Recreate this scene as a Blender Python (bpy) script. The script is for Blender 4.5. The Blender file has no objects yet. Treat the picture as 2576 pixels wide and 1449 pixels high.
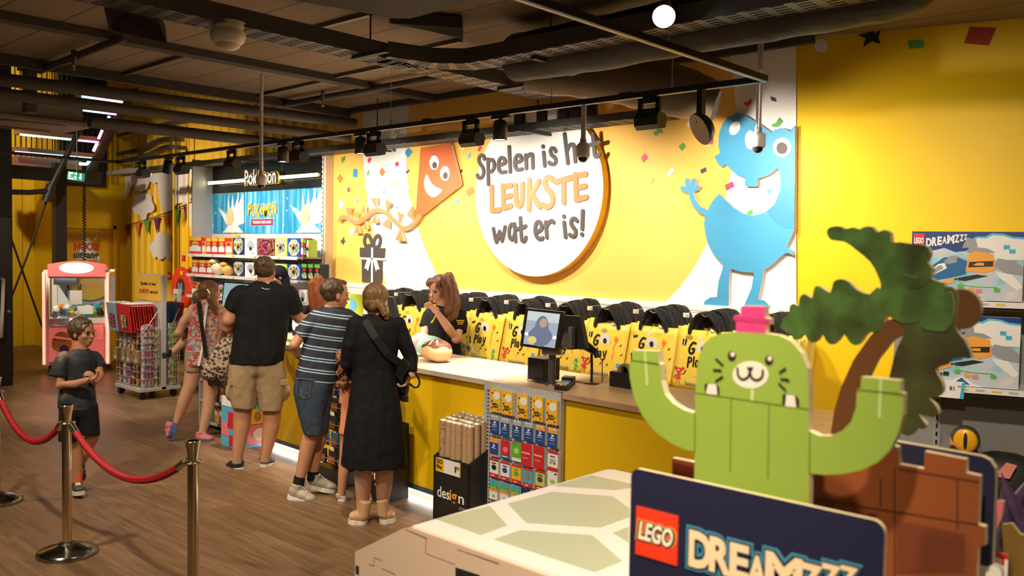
import bpy, bmesh, math, random
import numpy as np
from mathutils import Vector as V, Matrix, noise
random.seed(7)
SC = bpy.context.scene
COL = SC.collection
# ---------------------------------------------------------------- camera
IW, IH = 2576, 1449
FPX = 2195.35
YAW, PIT, ROL = [math.radians(a) for a in (-42.534, -2.4457, 0.9936)]
EYE = V((0, 0, 1.85))
_f = V((math.sin(YAW) * math.cos(PIT), math.cos(YAW) * math.cos(PIT), math.sin(PIT)))
_r = V((math.cos(YAW), -math.sin(YAW), 0)); _u = _r.cross(_f)
CR = _r * math.cos(ROL) + _u * math.sin(ROL); CU = -_r * math.sin(ROL) + _u * math.cos(ROL); CF = _f
cam = bpy.data.cameras.new('camera'); camo = bpy.data.objects.new('camera', cam); COL.objects.link(camo)
mw = Matrix((CR, CU, -CF)).transposed().to_4x4(); mw.translation = EYE
camo.matrix_world = mw
cam.sensor_width = 36; cam.lens = FPX / IW * 36; cam.clip_start = .05; cam.clip_end = 100
cam.dof.use_dof = True; cam.dof.focus_distance = 6.2; cam.dof.aperture_fstop = 3.2
SC.camera = camo
SC.view_settings.view_transform = 'Standard'; SC.view_settings.look = 'None'
SC.view_settings.gamma = 1; SC.view_settings.use_curve_mapping = False
SC.view_settings.exposure = 0.25
w = bpy.data.worlds.new('world'); SC.world = w; w.use_nodes = True
w.node_tree.nodes['Background'].inputs[0].default_value = (1, .78, .5, 1)
w.node_tree.nodes['Background'].inputs[1].default_value = .09

def spot(loc, aim, power, size=60, blend=.6, col=(1, .93, .82), rad=.05):
    l = bpy.data.lights.new('spot_lamp', 'SPOT'); l.energy = power; l.color = col
    l.spot_size = math.radians(size); l.spot_blend = blend; l.shadow_soft_size = rad
    o = bpy.data.objects.new('spot_lamp', l); COL.objects.link(o); o.location = loc
    o.rotation_euler = (V(aim) - V(loc)).to_track_quat('-Z', 'Y').to_euler()
    return o
# unseen ceiling spots added to light the sales floor, alcove, foreground and right wall
WARM = (1, .85, .64)
for x, y, ax, ay, p, sz in ((-3.2, 2.4, -4.6, 3.9, 300, 75), (-5.2, .9, -6.2, 3.0, 300, 75), (-7.4, 1.2, -8.2, 3.4, 280, 75), (-5.4, 2.9, -6.0, 4.3, 180, 70),
                            (-10.2, 2.4, -10.8, 4.4, 300, 75), (-12.6, 3.0, -13.2, 6.4, 620, 85), (-3.6, -.4, -4.2, 1.6, 260, 75),
                            (-.1, -.5, -1.0, 1.75, 300, 62), (-.9, .6, -1.7, 2.3, 280, 55), (-.6, 2.3, -1.7, 6.3, 330, 68)):
    spot((x, y, 3.3), (ax, ay, (.75 if x > -1 else 1.6) if ay > 6 else 1.3 if x > -.2 else 0), p, sz, .9, WARM, .06)

# ---------------------------------------------------------------- pixel -> world on real planes
def ray(x, y): return CR * ((x - IW / 2) / FPX) - CU * ((y - IH / 2) / FPX) + CF
def onY(x, y, Y):
    d = ray(x, y); return EYE + d * (Y / d.y)
def onX(x, y, X):
    d = ray(x, y); return EYE + d * (X / d.x)
def onZ(x, y, Z=0.0):
    d = ray(x, y); return EYE + d * ((Z - EYE.z) / d.z)
def onP(x, y, p, n):
    d = ray(x, y); return EYE + d * ((V(p) - EYE).dot(V(n)) / d.dot(V(n)))

# ---------------------------------------------------------------- materials
MATS = {}
def M(name, col=(.5, .5, .5), rough=.55, metal=0., emit=None, es=0., spec=.5, alpha=1., bump=0., bscale=40., trans=0., var=0., vscale=6.):
    if name in MATS: return MATS[name]
    m = bpy.data.materials.new(name); m.use_nodes = True; MATS[name] = m
    nt = m.node_tree; b = nt.nodes['Principled BSDF']
    b.inputs['Base Color'].default_value = (*col, 1); b.inputs['Roughness'].default_value = rough
    b.inputs['Metallic'].default_value = metal; b.inputs['Specular IOR Level'].default_value = spec
    if emit: b.inputs['Emission Color'].default_value = (*emit, 1); b.inputs['Emission Strength'].default_value = es
    if alpha < 1: b.inputs['Alpha'].default_value = alpha
    if trans: b.inputs['Transmission Weight'].default_value = trans
    if bump or var:
        tc = nt.nodes.new('ShaderNodeTexCoord'); nz = nt.nodes.new('ShaderNodeTexNoise')
        nz.inputs['Scale'].default_value = bscale if bump else vscale; nz.inputs['Detail'].default_value = 4
        nt.links.new(tc.outputs['Object'], nz.inputs['Vector'])
        if bump:
            bp = nt.nodes.new('ShaderNodeBump'); bp.inputs['Strength'].default_value = bump; bp.inputs['Distance'].default_value = .02
            nt.links.new(nz.outputs['Fac'], bp.inputs['Height']); nt.links.new(bp.outputs['Normal'], b.inputs['Normal'])
        if var:
            mx = nt.nodes.new('ShaderNodeMix'); mx.data_type = 'RGBA'
            mx.inputs[6].default_value = (*[c * (1 - var) for c in col], 1); mx.inputs[7].default_value = (*[min(1, c * (1 + var)) for c in col], 1)
            nt.links.new(nz.outputs['Fac'], mx.inputs[0]); nt.links.new(mx.outputs[2], b.inputs['Base Color'])
    return m

def ramp_mat(name, stops, tex='noise', scale=5., rough=.6, coord='Object', stretch=(1, 1, 1), detail=3., interp='LINEAR', bump=0.):
    """colour pattern: noise / voronoi / wave texture through a colour ramp"""
    if name in MATS: return MATS[name]
    m = bpy.data.materials.new(name); m.use_nodes = True; MATS[name] = m
    nt = m.node_tree; b = nt.nodes['Principled BSDF']; b.inputs['Roughness'].default_value = rough
    tc = nt.nodes.new('ShaderNodeTexCoord'); mp = nt.nodes.new('ShaderNodeMapping'); mp.inputs['Scale'].default_value = stretch
    nt.links.new(tc.outputs[coord], mp.inputs['Vector'])
    if tex == 'voronoi':
        t = nt.nodes.new('ShaderNodeTexVoronoi'); t.inputs['Scale'].default_value = scale; out = t.outputs['Color']
        sp = nt.nodes.new('ShaderNodeSeparateColor'); nt.links.new(out, sp.inputs[0]); fac = sp.outputs[0]
    elif tex == 'vdist':
        t = nt.nodes.new('ShaderNodeTexVoronoi'); t.inputs['Scale'].default_value = scale; fac = t.outputs['Distance']
    elif tex == 'wave':
        t = nt.nodes.new('ShaderNodeTexWave'); t.inputs['Scale'].default_value = scale; t.inputs['Distortion'].default_value = detail
        t.wave_type = 'BANDS'; t.bands_direction = 'DIAGONAL'; fac = t.outputs['Fac']
    else:
        t = nt.nodes.new('ShaderNodeTexNoise'); t.inputs['Scale'].default_value = scale; t.inputs['Detail'].default_value = detail; fac = t.outputs['Fac']
    nt.links.new(mp.outputs['Vector'], t.inputs['Vector'])
    r = nt.nodes.new('ShaderNodeValToRGB'); r.color_ramp.interpolation = interp
    while len(r.color_ramp.elements) < len(stops): r.color_ramp.elements.new(.5)
    for e, (p, c) in zip(r.color_ramp.elements, stops): e.position = p; e.color = (*c, 1)
    nt.links.new(fac, r.inputs['Fac']); nt.links.new(r.outputs['Color'], b.inputs['Base Color'])
    if bump:
        bp = nt.nodes.new('ShaderNodeBump'); bp.inputs['Strength'].default_value = bump; bp.inputs['Distance'].default_value = .01
        nt.links.new(fac, bp.inputs['Height']); nt.links.new(bp.outputs['Normal'], b.inputs['Normal'])
    return m

def floor_mat():
    m = bpy.data.materials.new('oak_floor'); m.use_nodes = True; nt = m.node_tree; b = nt.nodes['Principled BSDF']
    L = nt.links.new; tc = nt.nodes.new('ShaderNodeTexCoord')
    br = nt.nodes.new('ShaderNodeTexBrick'); br.inputs['Scale'].default_value = 1; br.inputs['Brick Width'].default_value = 1.25
    br.inputs['Row Height'].default_value = .19; br.inputs['Mortar Size'].default_value = .0012; br.inputs['Mortar Smooth'].default_value = .4
    br.inputs['Color1'].default_value = (.155, .088, .046, 1); br.inputs['Color2'].default_value = (.21, .126, .068, 1); br.inputs['Mortar'].default_value = (.12, .068, .036, 1)
    L(tc.outputs['Object'], br.inputs['Vector'])
    mp = nt.nodes.new('ShaderNodeMapping'); mp.inputs['Scale'].default_value = (1.1, 13, 1); L(tc.outputs['Object'], mp.inputs['Vector'])
    nz = nt.nodes.new('ShaderNodeTexNoise'); nz.inputs['Scale'].default_value = 2.2; nz.inputs['Detail'].default_value = 8; nz.inputs['Distortion'].default_value = .9
    L(mp.outputs['Vector'], nz.inputs['Vector'])
    rp = nt.nodes.new('ShaderNodeValToRGB'); rp.color_ramp.elements[0].position = .3; rp.color_ramp.elements[0].color = (.62, .58, .54, 1)
    rp.color_ramp.elements[1].position = .72; rp.color_ramp.elements[1].color = (1.15, 1.12, 1.08, 1); L(nz.outputs['Fac'], rp.inputs['Fac'])
    mx = nt.nodes.new('ShaderNodeMix'); mx.data_type = 'RGBA'; mx.blend_type = 'MULTIPLY'; mx.inputs[0].default_value = 1
    L(br.outputs['Color'], mx.inputs[6]); L(rp.outputs['Color'], mx.inputs[7]); L(mx.outputs[2], b.inputs['Base Color'])
    b.inputs['Roughness'].default_value = .42; b.inputs['Specular IOR Level'].default_value = .35
    bp = nt.nodes.new('ShaderNodeBump'); bp.inputs['Strength'].default_value = .12; bp.inputs['Distance'].default_value = .01
    L(nz.outputs['Fac'], bp.inputs['Height']); L(bp.outputs['Normal'], b.inputs['Normal'])
    return m

def slab_mat():
    m = bpy.data.materials.new('ceiling_slab'); m.use_nodes = True; nt = m.node_tree; b = nt.nodes['Principled BSDF']; L = nt.links.new
    tc = nt.nodes.new('ShaderNodeTexCoord'); br = nt.nodes.new('ShaderNodeTexBrick')
    br.inputs['Scale'].default_value = 1; br.inputs['Brick Width'].default_value = 30; br.inputs['Row Height'].default_value = .40
    br.inputs['Mortar Size'].default_value = .006; br.inputs['Mortar Smooth'].default_value = .2
    br.inputs['Color1'].default_value = (.24, .175, .115, 1); br.inputs['Color2'].default_value = (.22, .16, .105, 1); br.inputs['Mortar'].default_value = (.03, .02, .014, 1)
    L(tc.outputs['Object'], br.inputs['Vector']); L(br.outputs['Color'], b.inputs['Base Color']); b.inputs['Roughness'].default_value = .85
    return m

def corr_mat(name, col):
    """painted profiled sheet: colour only, the ribs are geometry"""
    return M(name, col, .5, spec=.3)

# ---------------------------------------------------------------- mesh helpers
ORG = {}
class MB:
    def __init__(s): s.v = []; s.f = []; s.m = []; s.s = []; s.k = 0
    def add(s, vs, fs, mi=0, smooth=False):
        k = len(s.v); s.v += [V(p) for p in vs]; s.f += [tuple(i + k for i in f) for f in fs]
        s.m += [mi] * len(fs); s.s += [smooth] * len(fs); return s
    def box(s, c, sz, mi=0, rz=0., b=0., M3=None):
        hx, hy, hz = [q / 2 for q in sz]; c = V(c)
        R3 = M3 if M3 else Matrix.Rotation(rz, 3, 'Z')
        if b <= 0:
            vs = [(x, y, z) for z in (-hz, hz) for y in (-hy, hy) for x in (-hx, hx)]
            fs = [(0, 2, 3, 1), (4, 5, 7, 6), (0, 1, 5, 4), (2, 6, 7, 3), (0, 4, 6, 2), (1, 3, 7, 5)]
            return s.add([c + R3 @ V(p) for p in vs], fs, mi)
        b = min(b, hx * .9, hy * .9, hz * .9); bm = bmesh.new(); bmesh.ops.create_cube(bm, size=1)
        for q in bm.verts: q.co = V((q.co.x * hx * 2, q.co.y * hy * 2, q.co.z * hz * 2))
        bmesh.ops.bevel(bm, geom=bm.edges[:], offset=b, segments=2, affect='EDGES', profile=.5)
        bm.verts.index_update(); vs = [c + R3 @ q.co for q in bm.verts]; fs = [[q.index for q in f.verts] for f in bm.faces]; bm.free()
        return s.add(vs, fs, mi)
    def bar(s, a, b, w, h, mi=0, up=(0, 0, 1)):
        a = V(a); b = V(b); d = (b - a); l = d.length; d.normalize(); r = d.cross(V(up))
        if r.length < 1e-5: r = d.cross(V((0, 1, 0)))
        r.normalize(); u = r.cross(d)
        return s.box((a + b) / 2, (w, l, h), mi, M3=Matrix((r, d, u)).transposed())
    def tube(s, pts, r, n=10, mi=0, cap=True, smooth=True):
        pts = [V(p) for p in pts]; rs = r if isinstance(r, (list, tuple)) else [r] * len(pts)
        vs = []; fs = []; ref = None
        for i, p in enumerate(pts):
            d = (pts[min(i + 1, len(pts) - 1)] - pts[max(i - 1, 0)]).normalized()
            if ref is None: ref = d.orthogonal().normalized()
            else:
                ref = ref - d * ref.dot(d)
                ref = ref.normalized() if ref.length > 1e-6 else d.orthogonal().normalized()
            q = d.cross(ref)
            for k in range(n):
                a = 2 * math.pi * k / n; vs.append(p + (ref * math.cos(a) + q * math.sin(a)) * rs[i])
        for i in range(len(pts) - 1):
            for k in range(n):
                k2 = (k + 1) % n; fs.append((i * n + k, i * n + k2, (i + 1) * n + k2, (i + 1) * n + k))
        s.add(vs, fs, mi, smooth)
        if cap:
            s.add(vs[:n], [tuple(range(n))[::-1]], mi); s.add(vs[-n:], [tuple(range(n))], mi)
        return s
    def lathe(s, prof, c=(0, 0, 0), n=24, mi=0, smooth=True, M3=None, sx=1., sy=1.):
        c = V(c); vs = []; fs = []
        for r, z in prof:
            for k in range(n):
                a = 2 * math.pi * k / n; p = V((r * math.cos(a) * sx, r * math.sin(a) * sy, z)); vs.append(c + (M3 @ p if M3 else p))
        for i in range(len(prof) - 1):
            for k in range(n):
                k2 = (k + 1) % n; fs.append((i * n + k, i * n + k2, (i + 1) * n + k2, (i + 1) * n + k))
        s.add(vs, fs, mi, smooth)
        if prof[0][0] > 1e-6: s.add(vs[:n], [tuple(range(n))[::-1]], mi)
        if prof[-1][0] > 1e-6: s.add(vs[-n:], [tuple(range(n))], mi)
        return s
    def ell(s, c, r, n=20, m=12, mi=0, M3=None):
        c = V(c); vs = []; fs = []
        for i in range(m + 1):
            t = math.pi * i / m
            for k in range(n):
                a = 2 * math.pi * k / n
                p = V((r[0] * math.sin(t) * math.cos(a), r[1] * math.sin(t) * math.sin(a), -r[2] * math.cos(t)))
                vs.append(c + (M3 @ p if M3 else p))
        for i in range(m):
            for k in range(n):
                k2 = (k + 1) % n; fs.append((i * n + k, i * n + k2, (i + 1) * n + k2, (i + 1) * n + k))
        return s.add(vs, fs, mi, True)
    def prism(s, poly, back, mi=0, mside=None):
        """poly: list of 3-D points (planar), back: offset vector to the rear face"""
        poly = [V(p) for p in poly]; back = V(back); n = len(poly); nrm = V((0, 0, 0))
        for i in range(n): nrm += poly[i].cross(poly[(i + 1) % n])
        if nrm.dot(back) > 0: poly.reverse()
        s.add(poly, [tuple(range(n))], mi)
        if back.length > 1e-9:
            bk = [p + back for p in poly]; s.add(bk, [tuple(range(n))[::-1]], mi if mside is None else mside)
            s.add(poly + bk, [(i, i + n, (i + 1) % n + n, (i + 1) % n) for i in range(n)], mi if mside is None else mside)
        return s
    def stroke(s, pts, w, back, mi=0, mside=None, N=None):
        """flat ribbon lettering: points on a plane with normal N, width w, thickness vector back"""
        pts = [V(p) for p in pts]; N = V(N) if N else V(back).normalized(); back = V(back)
        ws = w if isinstance(w, (list, tuple)) else [w] * len(pts)
        nv = -back.normalized() * .00003; s.k += 1
        for i, p in enumerate(pts):
            p = p + nv * (i + 9 * (s.k % 8))
            rr = ws[i] / 2; a = N.orthogonal().normalized(); b = N.cross(a)
            s.prism([p + nv * 7.5 + (a * math.cos(t) + b * math.sin(t)) * rr for t in [2 * math.pi * k / 12 for k in range(12)]], back, mi, mside)
            if i:
                q = pts[i - 1]; d = (p - q)
                if d.length < 1e-6: continue
                d.normalize(); e = d.cross(N); r0 = ws[i - 1] / 2
                s.prism([q + e * r0, p + e * rr, p - e * rr, q - e * r0], back, mi, mside)
        return s
    def text(s, txt, c, w, h, ax, up, th=.001, mi=0, mside=None, bold=0., shear=0.):
        """text centred at c, fitted to w x h, right axis ax, up axis; thickness th towards the viewer side ax x up"""
        vs, fs = glyphs(txt, bold); ax = V(ax).normalized(); up = V(up).normalized(); nn = ax.cross(up)
        xs = [p[0] for p in vs]; ys = [p[1] for p in vs]; x0, x1, y0, y1 = min(xs), max(xs), min(ys), max(ys)
        kx = w / (x1 - x0); ky = h / (y1 - y0) if h else kx; c = V(c); zs = [p[2] for p in vs]; z0, z1 = min(zs), max(zs)
        out = []
        for x, y, z in vs:
            py = (y - (y0 + y1) / 2) * ky
            out.append(c + ax * ((x - (x0 + x1) / 2) * kx + shear * py) + up * py + nn * ((z - z0) / (z1 - z0) * th))
        return s.add(out, fs, mi)
    def build(s, name, mats, parent=None, at=None):
        me = bpy.data.meshes.new(name)
        if parent is not None: org = ORG[parent.name]
        elif at is not None: org = V(at)
        else:
            lo = [min(p[i] for p in s.v) for i in range(3)]; hi = [max(p[i] for p in s.v) for i in range(3)]
            org = V(((lo[0] + hi[0]) / 2, (lo[1] + hi[1]) / 2, lo[2]))
        me.from_pydata([p - org for p in s.v], [], s.f)
        mats = mats if isinstance(mats, (list, tuple)) else [mats]
        for m in mats: me.materials.append(m)
        me.polygons.foreach_set('material_index', s.m); me.polygons.foreach_set('use_smooth', s.s); me.update()
        o = bpy.data.objects.new(name, me); COL.objects.link(o)
        if parent is not None: o.parent = parent
        else: o.location = org
        ORG[o.name] = org
        return o

_GL = {}
def glyphs(txt, bold=0.):
    k = (txt, bold)
    if k in _GL: return _GL[k]
    cu = bpy.data.curves.new('t', 'FONT'); cu.body = txt; cu.size = 1; cu.extrude = .01; cu.offset = bold; cu.resolution_u = 3; cu.align_x = 'CENTER'
    o = bpy.data.objects.new('t', cu); COL.objects.link(o)
    dg = bpy.context.evaluated_depsgraph_get(); me = bpy.data.meshes.new_from_object(o.evaluated_get(dg))
    _GL[k] = ([tuple(p.co) for p in me.vertices], [tuple(p.vertices) for p in me.polygons])
    bpy.data.objects.remove(o); bpy.data.curves.remove(cu); bpy.data.meshes.remove(me)
    return _GL[k]

def tag(o, label, cat, group=None):
    o['label'] = label; o['category'] = cat
    if group: o['group'] = group
    return o
def thing(name, label, cat, loc, group=None):
    o = bpy.data.objects.new(name, None); COL.objects.link(o); o.location = loc; o.empty_display_size = .1
    ORG[o.name] = V(loc); return tag(o, label, cat, group)
def struct(o): o['kind'] = 'structure'; return o
def dup(root, loc, label=None, group=None, rz=None, mats=None):
    """copy of a thing with copies of its parts and sub-parts"""
    def cp(o, par):
        c = o.copy(); COL.objects.link(c)
        if par is not None: c.parent = par
        for ch in o.children: cp(ch, c)
        return c
    r = cp(root, None); r.location = loc
    if rz is not None: r.rotation_euler = (0, 0, rz)
    if label: r['label'] = label
    if group: r['group'] = group
    ORG[r.name] = V(loc)
    return r
def smooth_poly(pts, k=4, closed=True):
    """Catmull-Rom through 2-D points"""
    n = len(pts); out = []
    rng = range(n) if closed else range(n - 1)
    for i in rng:
        p = [pts[(i + j) % n] if closed else pts[min(max(i + j, 0), n - 1)] for j in (-1, 0, 1, 2)]
        for t in [j / k for j in range(k)]:
            q = []
            for a in range(len(pts[0])):
                p0, p1, p2, p3 = [pp[a] for pp in p]
                q.append(.5 * (2 * p1 + (p2 - p0) * t + (2 * p0 - 5 * p1 + 4 * p2 - p3) * t * t + (3 * p1 - p0 - 3 * p2 + p3) * t ** 3))
            out.append(tuple(q))
    if not closed: out.append(tuple(pts[-1]))
    return out
def oval(cx, cy, rx, ry, n=28, rot=0.):
    c, s = math.cos(rot), math.sin(rot)
    return [(cx + rx * math.cos(a) * c - ry * math.sin(a) * s, cy + rx * math.cos(a) * s + ry * math.sin(a) * c) for a in [2 * math.pi * k / n for k in range(n)]]

# colours
YEL = (.86, .55, .006)
M('yellow_paint', YEL, .45, spec=.3); M('mural_yellow', (.90, .535, .115), .5, spec=.25); M('white_paint', (.86, .83, .80), .55, spec=.3)
M('black_metal', (.016, .015, .014), .45, spec=.4); M('dark_grey', (.045, .043, .042), .55); M('white_plastic', (.8, .78, .75), .35)
M('grey_metal', (.42, .42, .42), .4, .4); M('chrome', (.78, .76, .72), .12, 1.); M('black_plastic', (.012, .012, .013), .35)
M('ceiling_dark', (.05, .045, .04), .8); M('duct_wrap', (.026, .021, .017), .62, bump=.7, bscale=7)
M('orange_board', (.90, .30, .08), .5); M('letter_dark', (.075, .06, .055), .55); M('board_edge', (.82, .66, .42), .6)
for n, c in dict(conf_red=(.62, .06, .03), conf_pink=(.75, .06, .14), conf_green=(.11, .36, .06), conf_lime=(.42, .62, .16), conf_blue=(.02, .28, .62), conf_sky=(.14, .48, .78),
                 conf_orange=(.80, .20, .04), conf_purple=(.14, .03, .16), conf_black=(.02, .018, .018), red=(.62, .025, .015), navy=(.012, .014, .05), white_print=(.85, .83, .8)).items(): M(n, c, .55)
mt = MATS
# ================================================================ SHELL
WY = 6.0            # mural wall
AX = math.radians(15.8); RD = V((math.cos(AX), math.sin(AX), 0)); RN = V((math.sin(AX), -math.cos(AX), 0)); RC = V((-2.80, WY, 0))   # right wall direction / normal to the room / corner
ZC = 3.40
o = MB().box((-7, 1.5, -.05), (24, 14, .1)).build('floor', floor_mat(), at=(0, 0, 0)); struct(o)
mb = MB().box((-2.5, 1.0, ZC + .1), (11, 11, .2)); o = mb.build('ceiling', slab_mat(), at=(0, 0, 0)); struct(o)
o = MB().box((-13, 1.5, 5.6), (10.2, 14, .1)).build('ceiling_high', M('ceiling_dark'), at=(0, 0, 0)); struct(o)
wb = MB().box((-5.56, WY + .06, 2.75), (5.52, .12, 5.5)).build('wall_back', mt['mural_yellow'], at=(-5.56, WY, 0)); struct(wb)
# dark slab-edge angle over the mural and slab front edge
o = MB().box((-8.02, 1.2, 3.46), (.05, 9.6, .30)).box((-5.3, WY - .03, ZC - .03), (5.3, .06, .05)).build('trim_1', M('ceiling_dark')); struct(o)

def rib_sheet(name, a, b, z0, z1, nrm, mat, pitch=.25, depth=.035):
    """profiled steel sheet between plan points a and b"""
    a = V(a); b = V(b); d = (b - a); L = d.length; d.normalize(); nrm = V(nrm); n = int(L / pitch); vs = []; prof = []
    for i in range(n + 1):
        x = i * pitch
        for q, dd in ((0, 0), (.12, 0), (.15, -depth), (.22, -depth)):
            if x + q <= L: prof.append((x + q, dd))
    prof.append((L, 0))
    for x, dd in prof: p = a + d * x + nrm * dd; vs += [(p.x, p.y, z0), (p.x, p.y, z1)]
    m = MB().add(vs, [(2 * i, 2 * i + 2, 2 * i + 3, 2 * i + 1) for i in range(len(prof) - 1)])
    return m.build(name, mat)
# corrugated wall behind the card shelves, seven metres in
wl = rib_sheet('wall_alcove', (-16.05, 7.0, 0), (-8.3, 7.0, 0), 0, 5.55, (0, -1, 0), M('yellow_sheet', (.86, .52, .012), .5)); struct(wl)
o = MB().box((-8.29, 6.56, 2.75), (.06, .88, 5.5)).build('wall_return', mt['yellow_paint']); struct(o)
o = MB().box((-16.1, 6.4, 2.8), (.1, 1.25, 5.6)).build('wall_end', mt['yellow_paint']); struct(o); we = o
o = rib_sheet('wall_left', (-17.0, 5.82, 0), (-17.0, -1, 0), 0, 5.55, (1, 0, 0), M('yellow_sheet')); struct(o)
o = MB().box((-16.55, 5.8, 2.8), (.9, .06, 5.6)).build('wall_nib', mt['yellow_paint']); struct(o)
p0 = RC; p1 = RC + RD * 6.2
m = MB(); m.prism([(p0.x, p0.y, 0), (p1.x, p1.y, 0), (p1.x, p1.y, 5.5), (p0.x, p0.y, 5.5)], -RN * .12)
wr = m.build('wall_right', mt['yellow_paint']); struct(wr)

# ================================================================ MURAL
def zy(pts, ox, oy, k, Y): return [onY(ox + x * k, oy + y * k, Y) for x, y in pts]
K5 = .31746; K6 = .40029; K4 = .24161
def z5(pts, Y=WY): return zy(pts, 820, 280, K5, Y)      # kite / sign part
def z6(pts, Y=WY): return zy(pts, 1540, 220, K6, Y)     # blue figure part
def z4(pts, Y=WY): return zy(pts, 820, 380, K4, Y)      # left confetti
BK = lambda d: (0, d, 0)
pm = ['white_print', 'conf_red', 'conf_pink', 'conf_green', 'conf_lime', 'conf_blue', 'conf_sky', 'conf_orange', 'conf_purple', 'letter_dark']
m = MB(); E1 = WY - .003; E2 = WY - .006
sw = [(295, -230), (665, -230), (652, 60), (632, 290), (642, 500), (668, 700), (720, 900), (790, 1100), (875, 1290), (940, 1400), (478, 1372), (400, 1080), (350, 830), (318, 620), (300, 450), (293, 300)]
m.prism(z5(sw, E1), BK(.002), 0)
sr = [(1156, -330), (1156, 1420), (325, 1357), (420, 1262), (520, 1125), (592, 985), (660, 830), (710, 690), (748, 535), (772, 350), (776, 160), (766, 0), (745, -180), (700, -330)]
m.prism(z6(sr, E1), BK(.002), 0)
def conf(pts, c, f): m.prism(f(pts, E2), BK(.002), pm.index(c))
def dia(x, y, w, h, s=0.): return [(x - w, y + s * h), (x, y - h), (x + w, y - s * h), (x, y + h)]
for c, p in (('conf_green', [(120, 370), (150, 355), (148, 385), (125, 412)]), ('conf_red', [(240, 318), (282, 318), (262, 352)]), ('conf_blue', [(217, 455), (245, 458), (243, 525), (213, 518)]),
             ('conf_pink', [(330, 375), (352, 362), (360, 378), (342, 412), (330, 402)]), ('conf_green', [(452, 312), (478, 288), (478, 310), (455, 332)]), ('conf_blue', [(628, 318), (655, 290), (684, 322), (650, 368), (628, 340)]),
             ('conf_orange', dia(110, 533, 24, 36)), ('conf_pink', [(545, 410), (573, 397), (579, 425), (556, 440)]), ('conf_orange', dia(445, 482, 25, 38)), ('conf_green', [(323, 490), (340, 465), (346, 480), (330, 515)]),
             ('conf_purple', [(632, 482), (655, 460), (660, 475), (637, 496)]), ('conf_lime', [(530, 565), (543, 550), (561, 578), (548, 592)]), ('conf_pink', dia(178, 622, 13, 24)), ('conf_sky', [(450, 625), (471, 622), (467, 655), (447, 657)]),
             ('conf_sky', dia(242, 708, 11, 21)), ('white_print', dia(121, 733, 24, 42)), ('white_print', dia(205, 945, 22, 42)), ('conf_lime', [(312, 655), (328, 615), (334, 625), (322, 662)]), ('conf_sky', [(552, 762), (574, 742), (577, 760), (556, 776)]),
             ('conf_lime', [(638, 650), (650, 618), (665, 622), (650, 660)]), ('conf_pink', [(1200, 305), (1222, 265), (1238, 288), (1212, 322)]), ('white_print', [(1062, 290), (1080, 262), (1110, 268), (1085, 308)]),
             ('conf_sky', [(1118, 350), (1140, 328), (1147, 350), (1125, 380)]), ('conf_purple', [(1052, 480), (1076, 457), (1083, 472), (1060, 500)]), ('conf_orange', [(1105, 632), (1155, 597), (1175, 638), (1125, 673)]),
             ('conf_sky', [(1020, 712), (1035, 692), (1057, 707), (1040, 733)]), ('conf_lime', [(895, 745), (915, 720), (945, 742), (925, 763)]), ('conf_lime', [(1172, 432), (1195, 428), (1200, 480), (1178, 486)])):
    conf(p, c, z5)
for c, p in (('conf_red', [(823, 95), (855, 88), (872, 68), (878, 92), (855, 114), (835, 114)]), ('conf_purple', [(992, 55), (1027, 65), (1033, 91), (1000, 82)]), ('conf_green', [(998, 235), (1030, 222), (1050, 186), (1076, 212), (1050, 245), (1015, 251)]),
             ('white_print', [(466, 235), (490, 198), (508, 205), (500, 240), (478, 252)]), ('conf_green', [(255, 288), (285, 263), (305, 262), (317, 287), (295, 285), (275, 307)]), ('conf_pink', [(598, 305), (632, 305), (636, 330), (630, 358), (600, 355), (604, 330)]),
             ('conf_green', [(416, 370), (445, 346), (463, 370), (438, 399)]), ('conf_pink', [(180, 440), (205, 415), (221, 440), (196, 472)]), ('white_print', [(345, 540), (380, 500), (392, 525), (360, 563)]), ('conf_purple', [(553, 518), (588, 501), (593, 525), (560, 542)]),
             ('conf_lime', [(225, 590), (245, 566), (260, 580), (240, 605)]), ('conf_pink', [(708, 612), (758, 591), (766, 623), (718, 648)]), ('conf_sky', [(967, 655), (990, 631), (1008, 650), (988, 678)]), ('conf_green', [(847, 782), (878, 767), (886, 792), (853, 804)])):
    conf(p, c, z6)
star = [(112, 1015), (128, 1018), (142, 990), (143, 1020), (155, 1032), (142, 1038), (134, 1063), (127, 1040), (112, 1042), (120, 1028)]
conf(star, 'letter_dark', z5)
o = m.build('mural_print', [mt[k] for k in pm], wb)
# right wall prints
m = MB(); pn = [p + 0 for p in (0,)]
def onR(x, y, d=.004): return onP(x, y, RC + RN * d, RN)
def rwp(pts, mi): m.prism([onR(*p) for p in pts], -RN * .003, mi)
rwp(oval(2065.5, 115, 17.5, 17.5), 0)
rwp([(2158, 88), (2182, 82), (2196, 60), (2201, 85), (2220, 67), (2209, 93), (2215, 110), (2193, 104), (2171, 118), (2178, 97)], 1)
rwp([(2283, 103), (2321, 99), (2325, 119), (2287, 123)], 2)
rwp([(2440, 67), (2506, 70), (2487, 114), (2425, 109)], 3)
rwp([(2432, 0), (2440, 3), (2428, 6)], 0)
m.build('wall_print', [mt['white_print'], mt['conf_black'], mt['conf_green'], M('conf_darkred', (.40, .03, .012), .55)], wr)

# --- white display rail shelf under the mural
o = MB().box((-5.55, WY - .035, 1.435), (5.45, .07, .05), 0, b=.006).build('trim_2', mt['white_paint']); struct(o)

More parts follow.
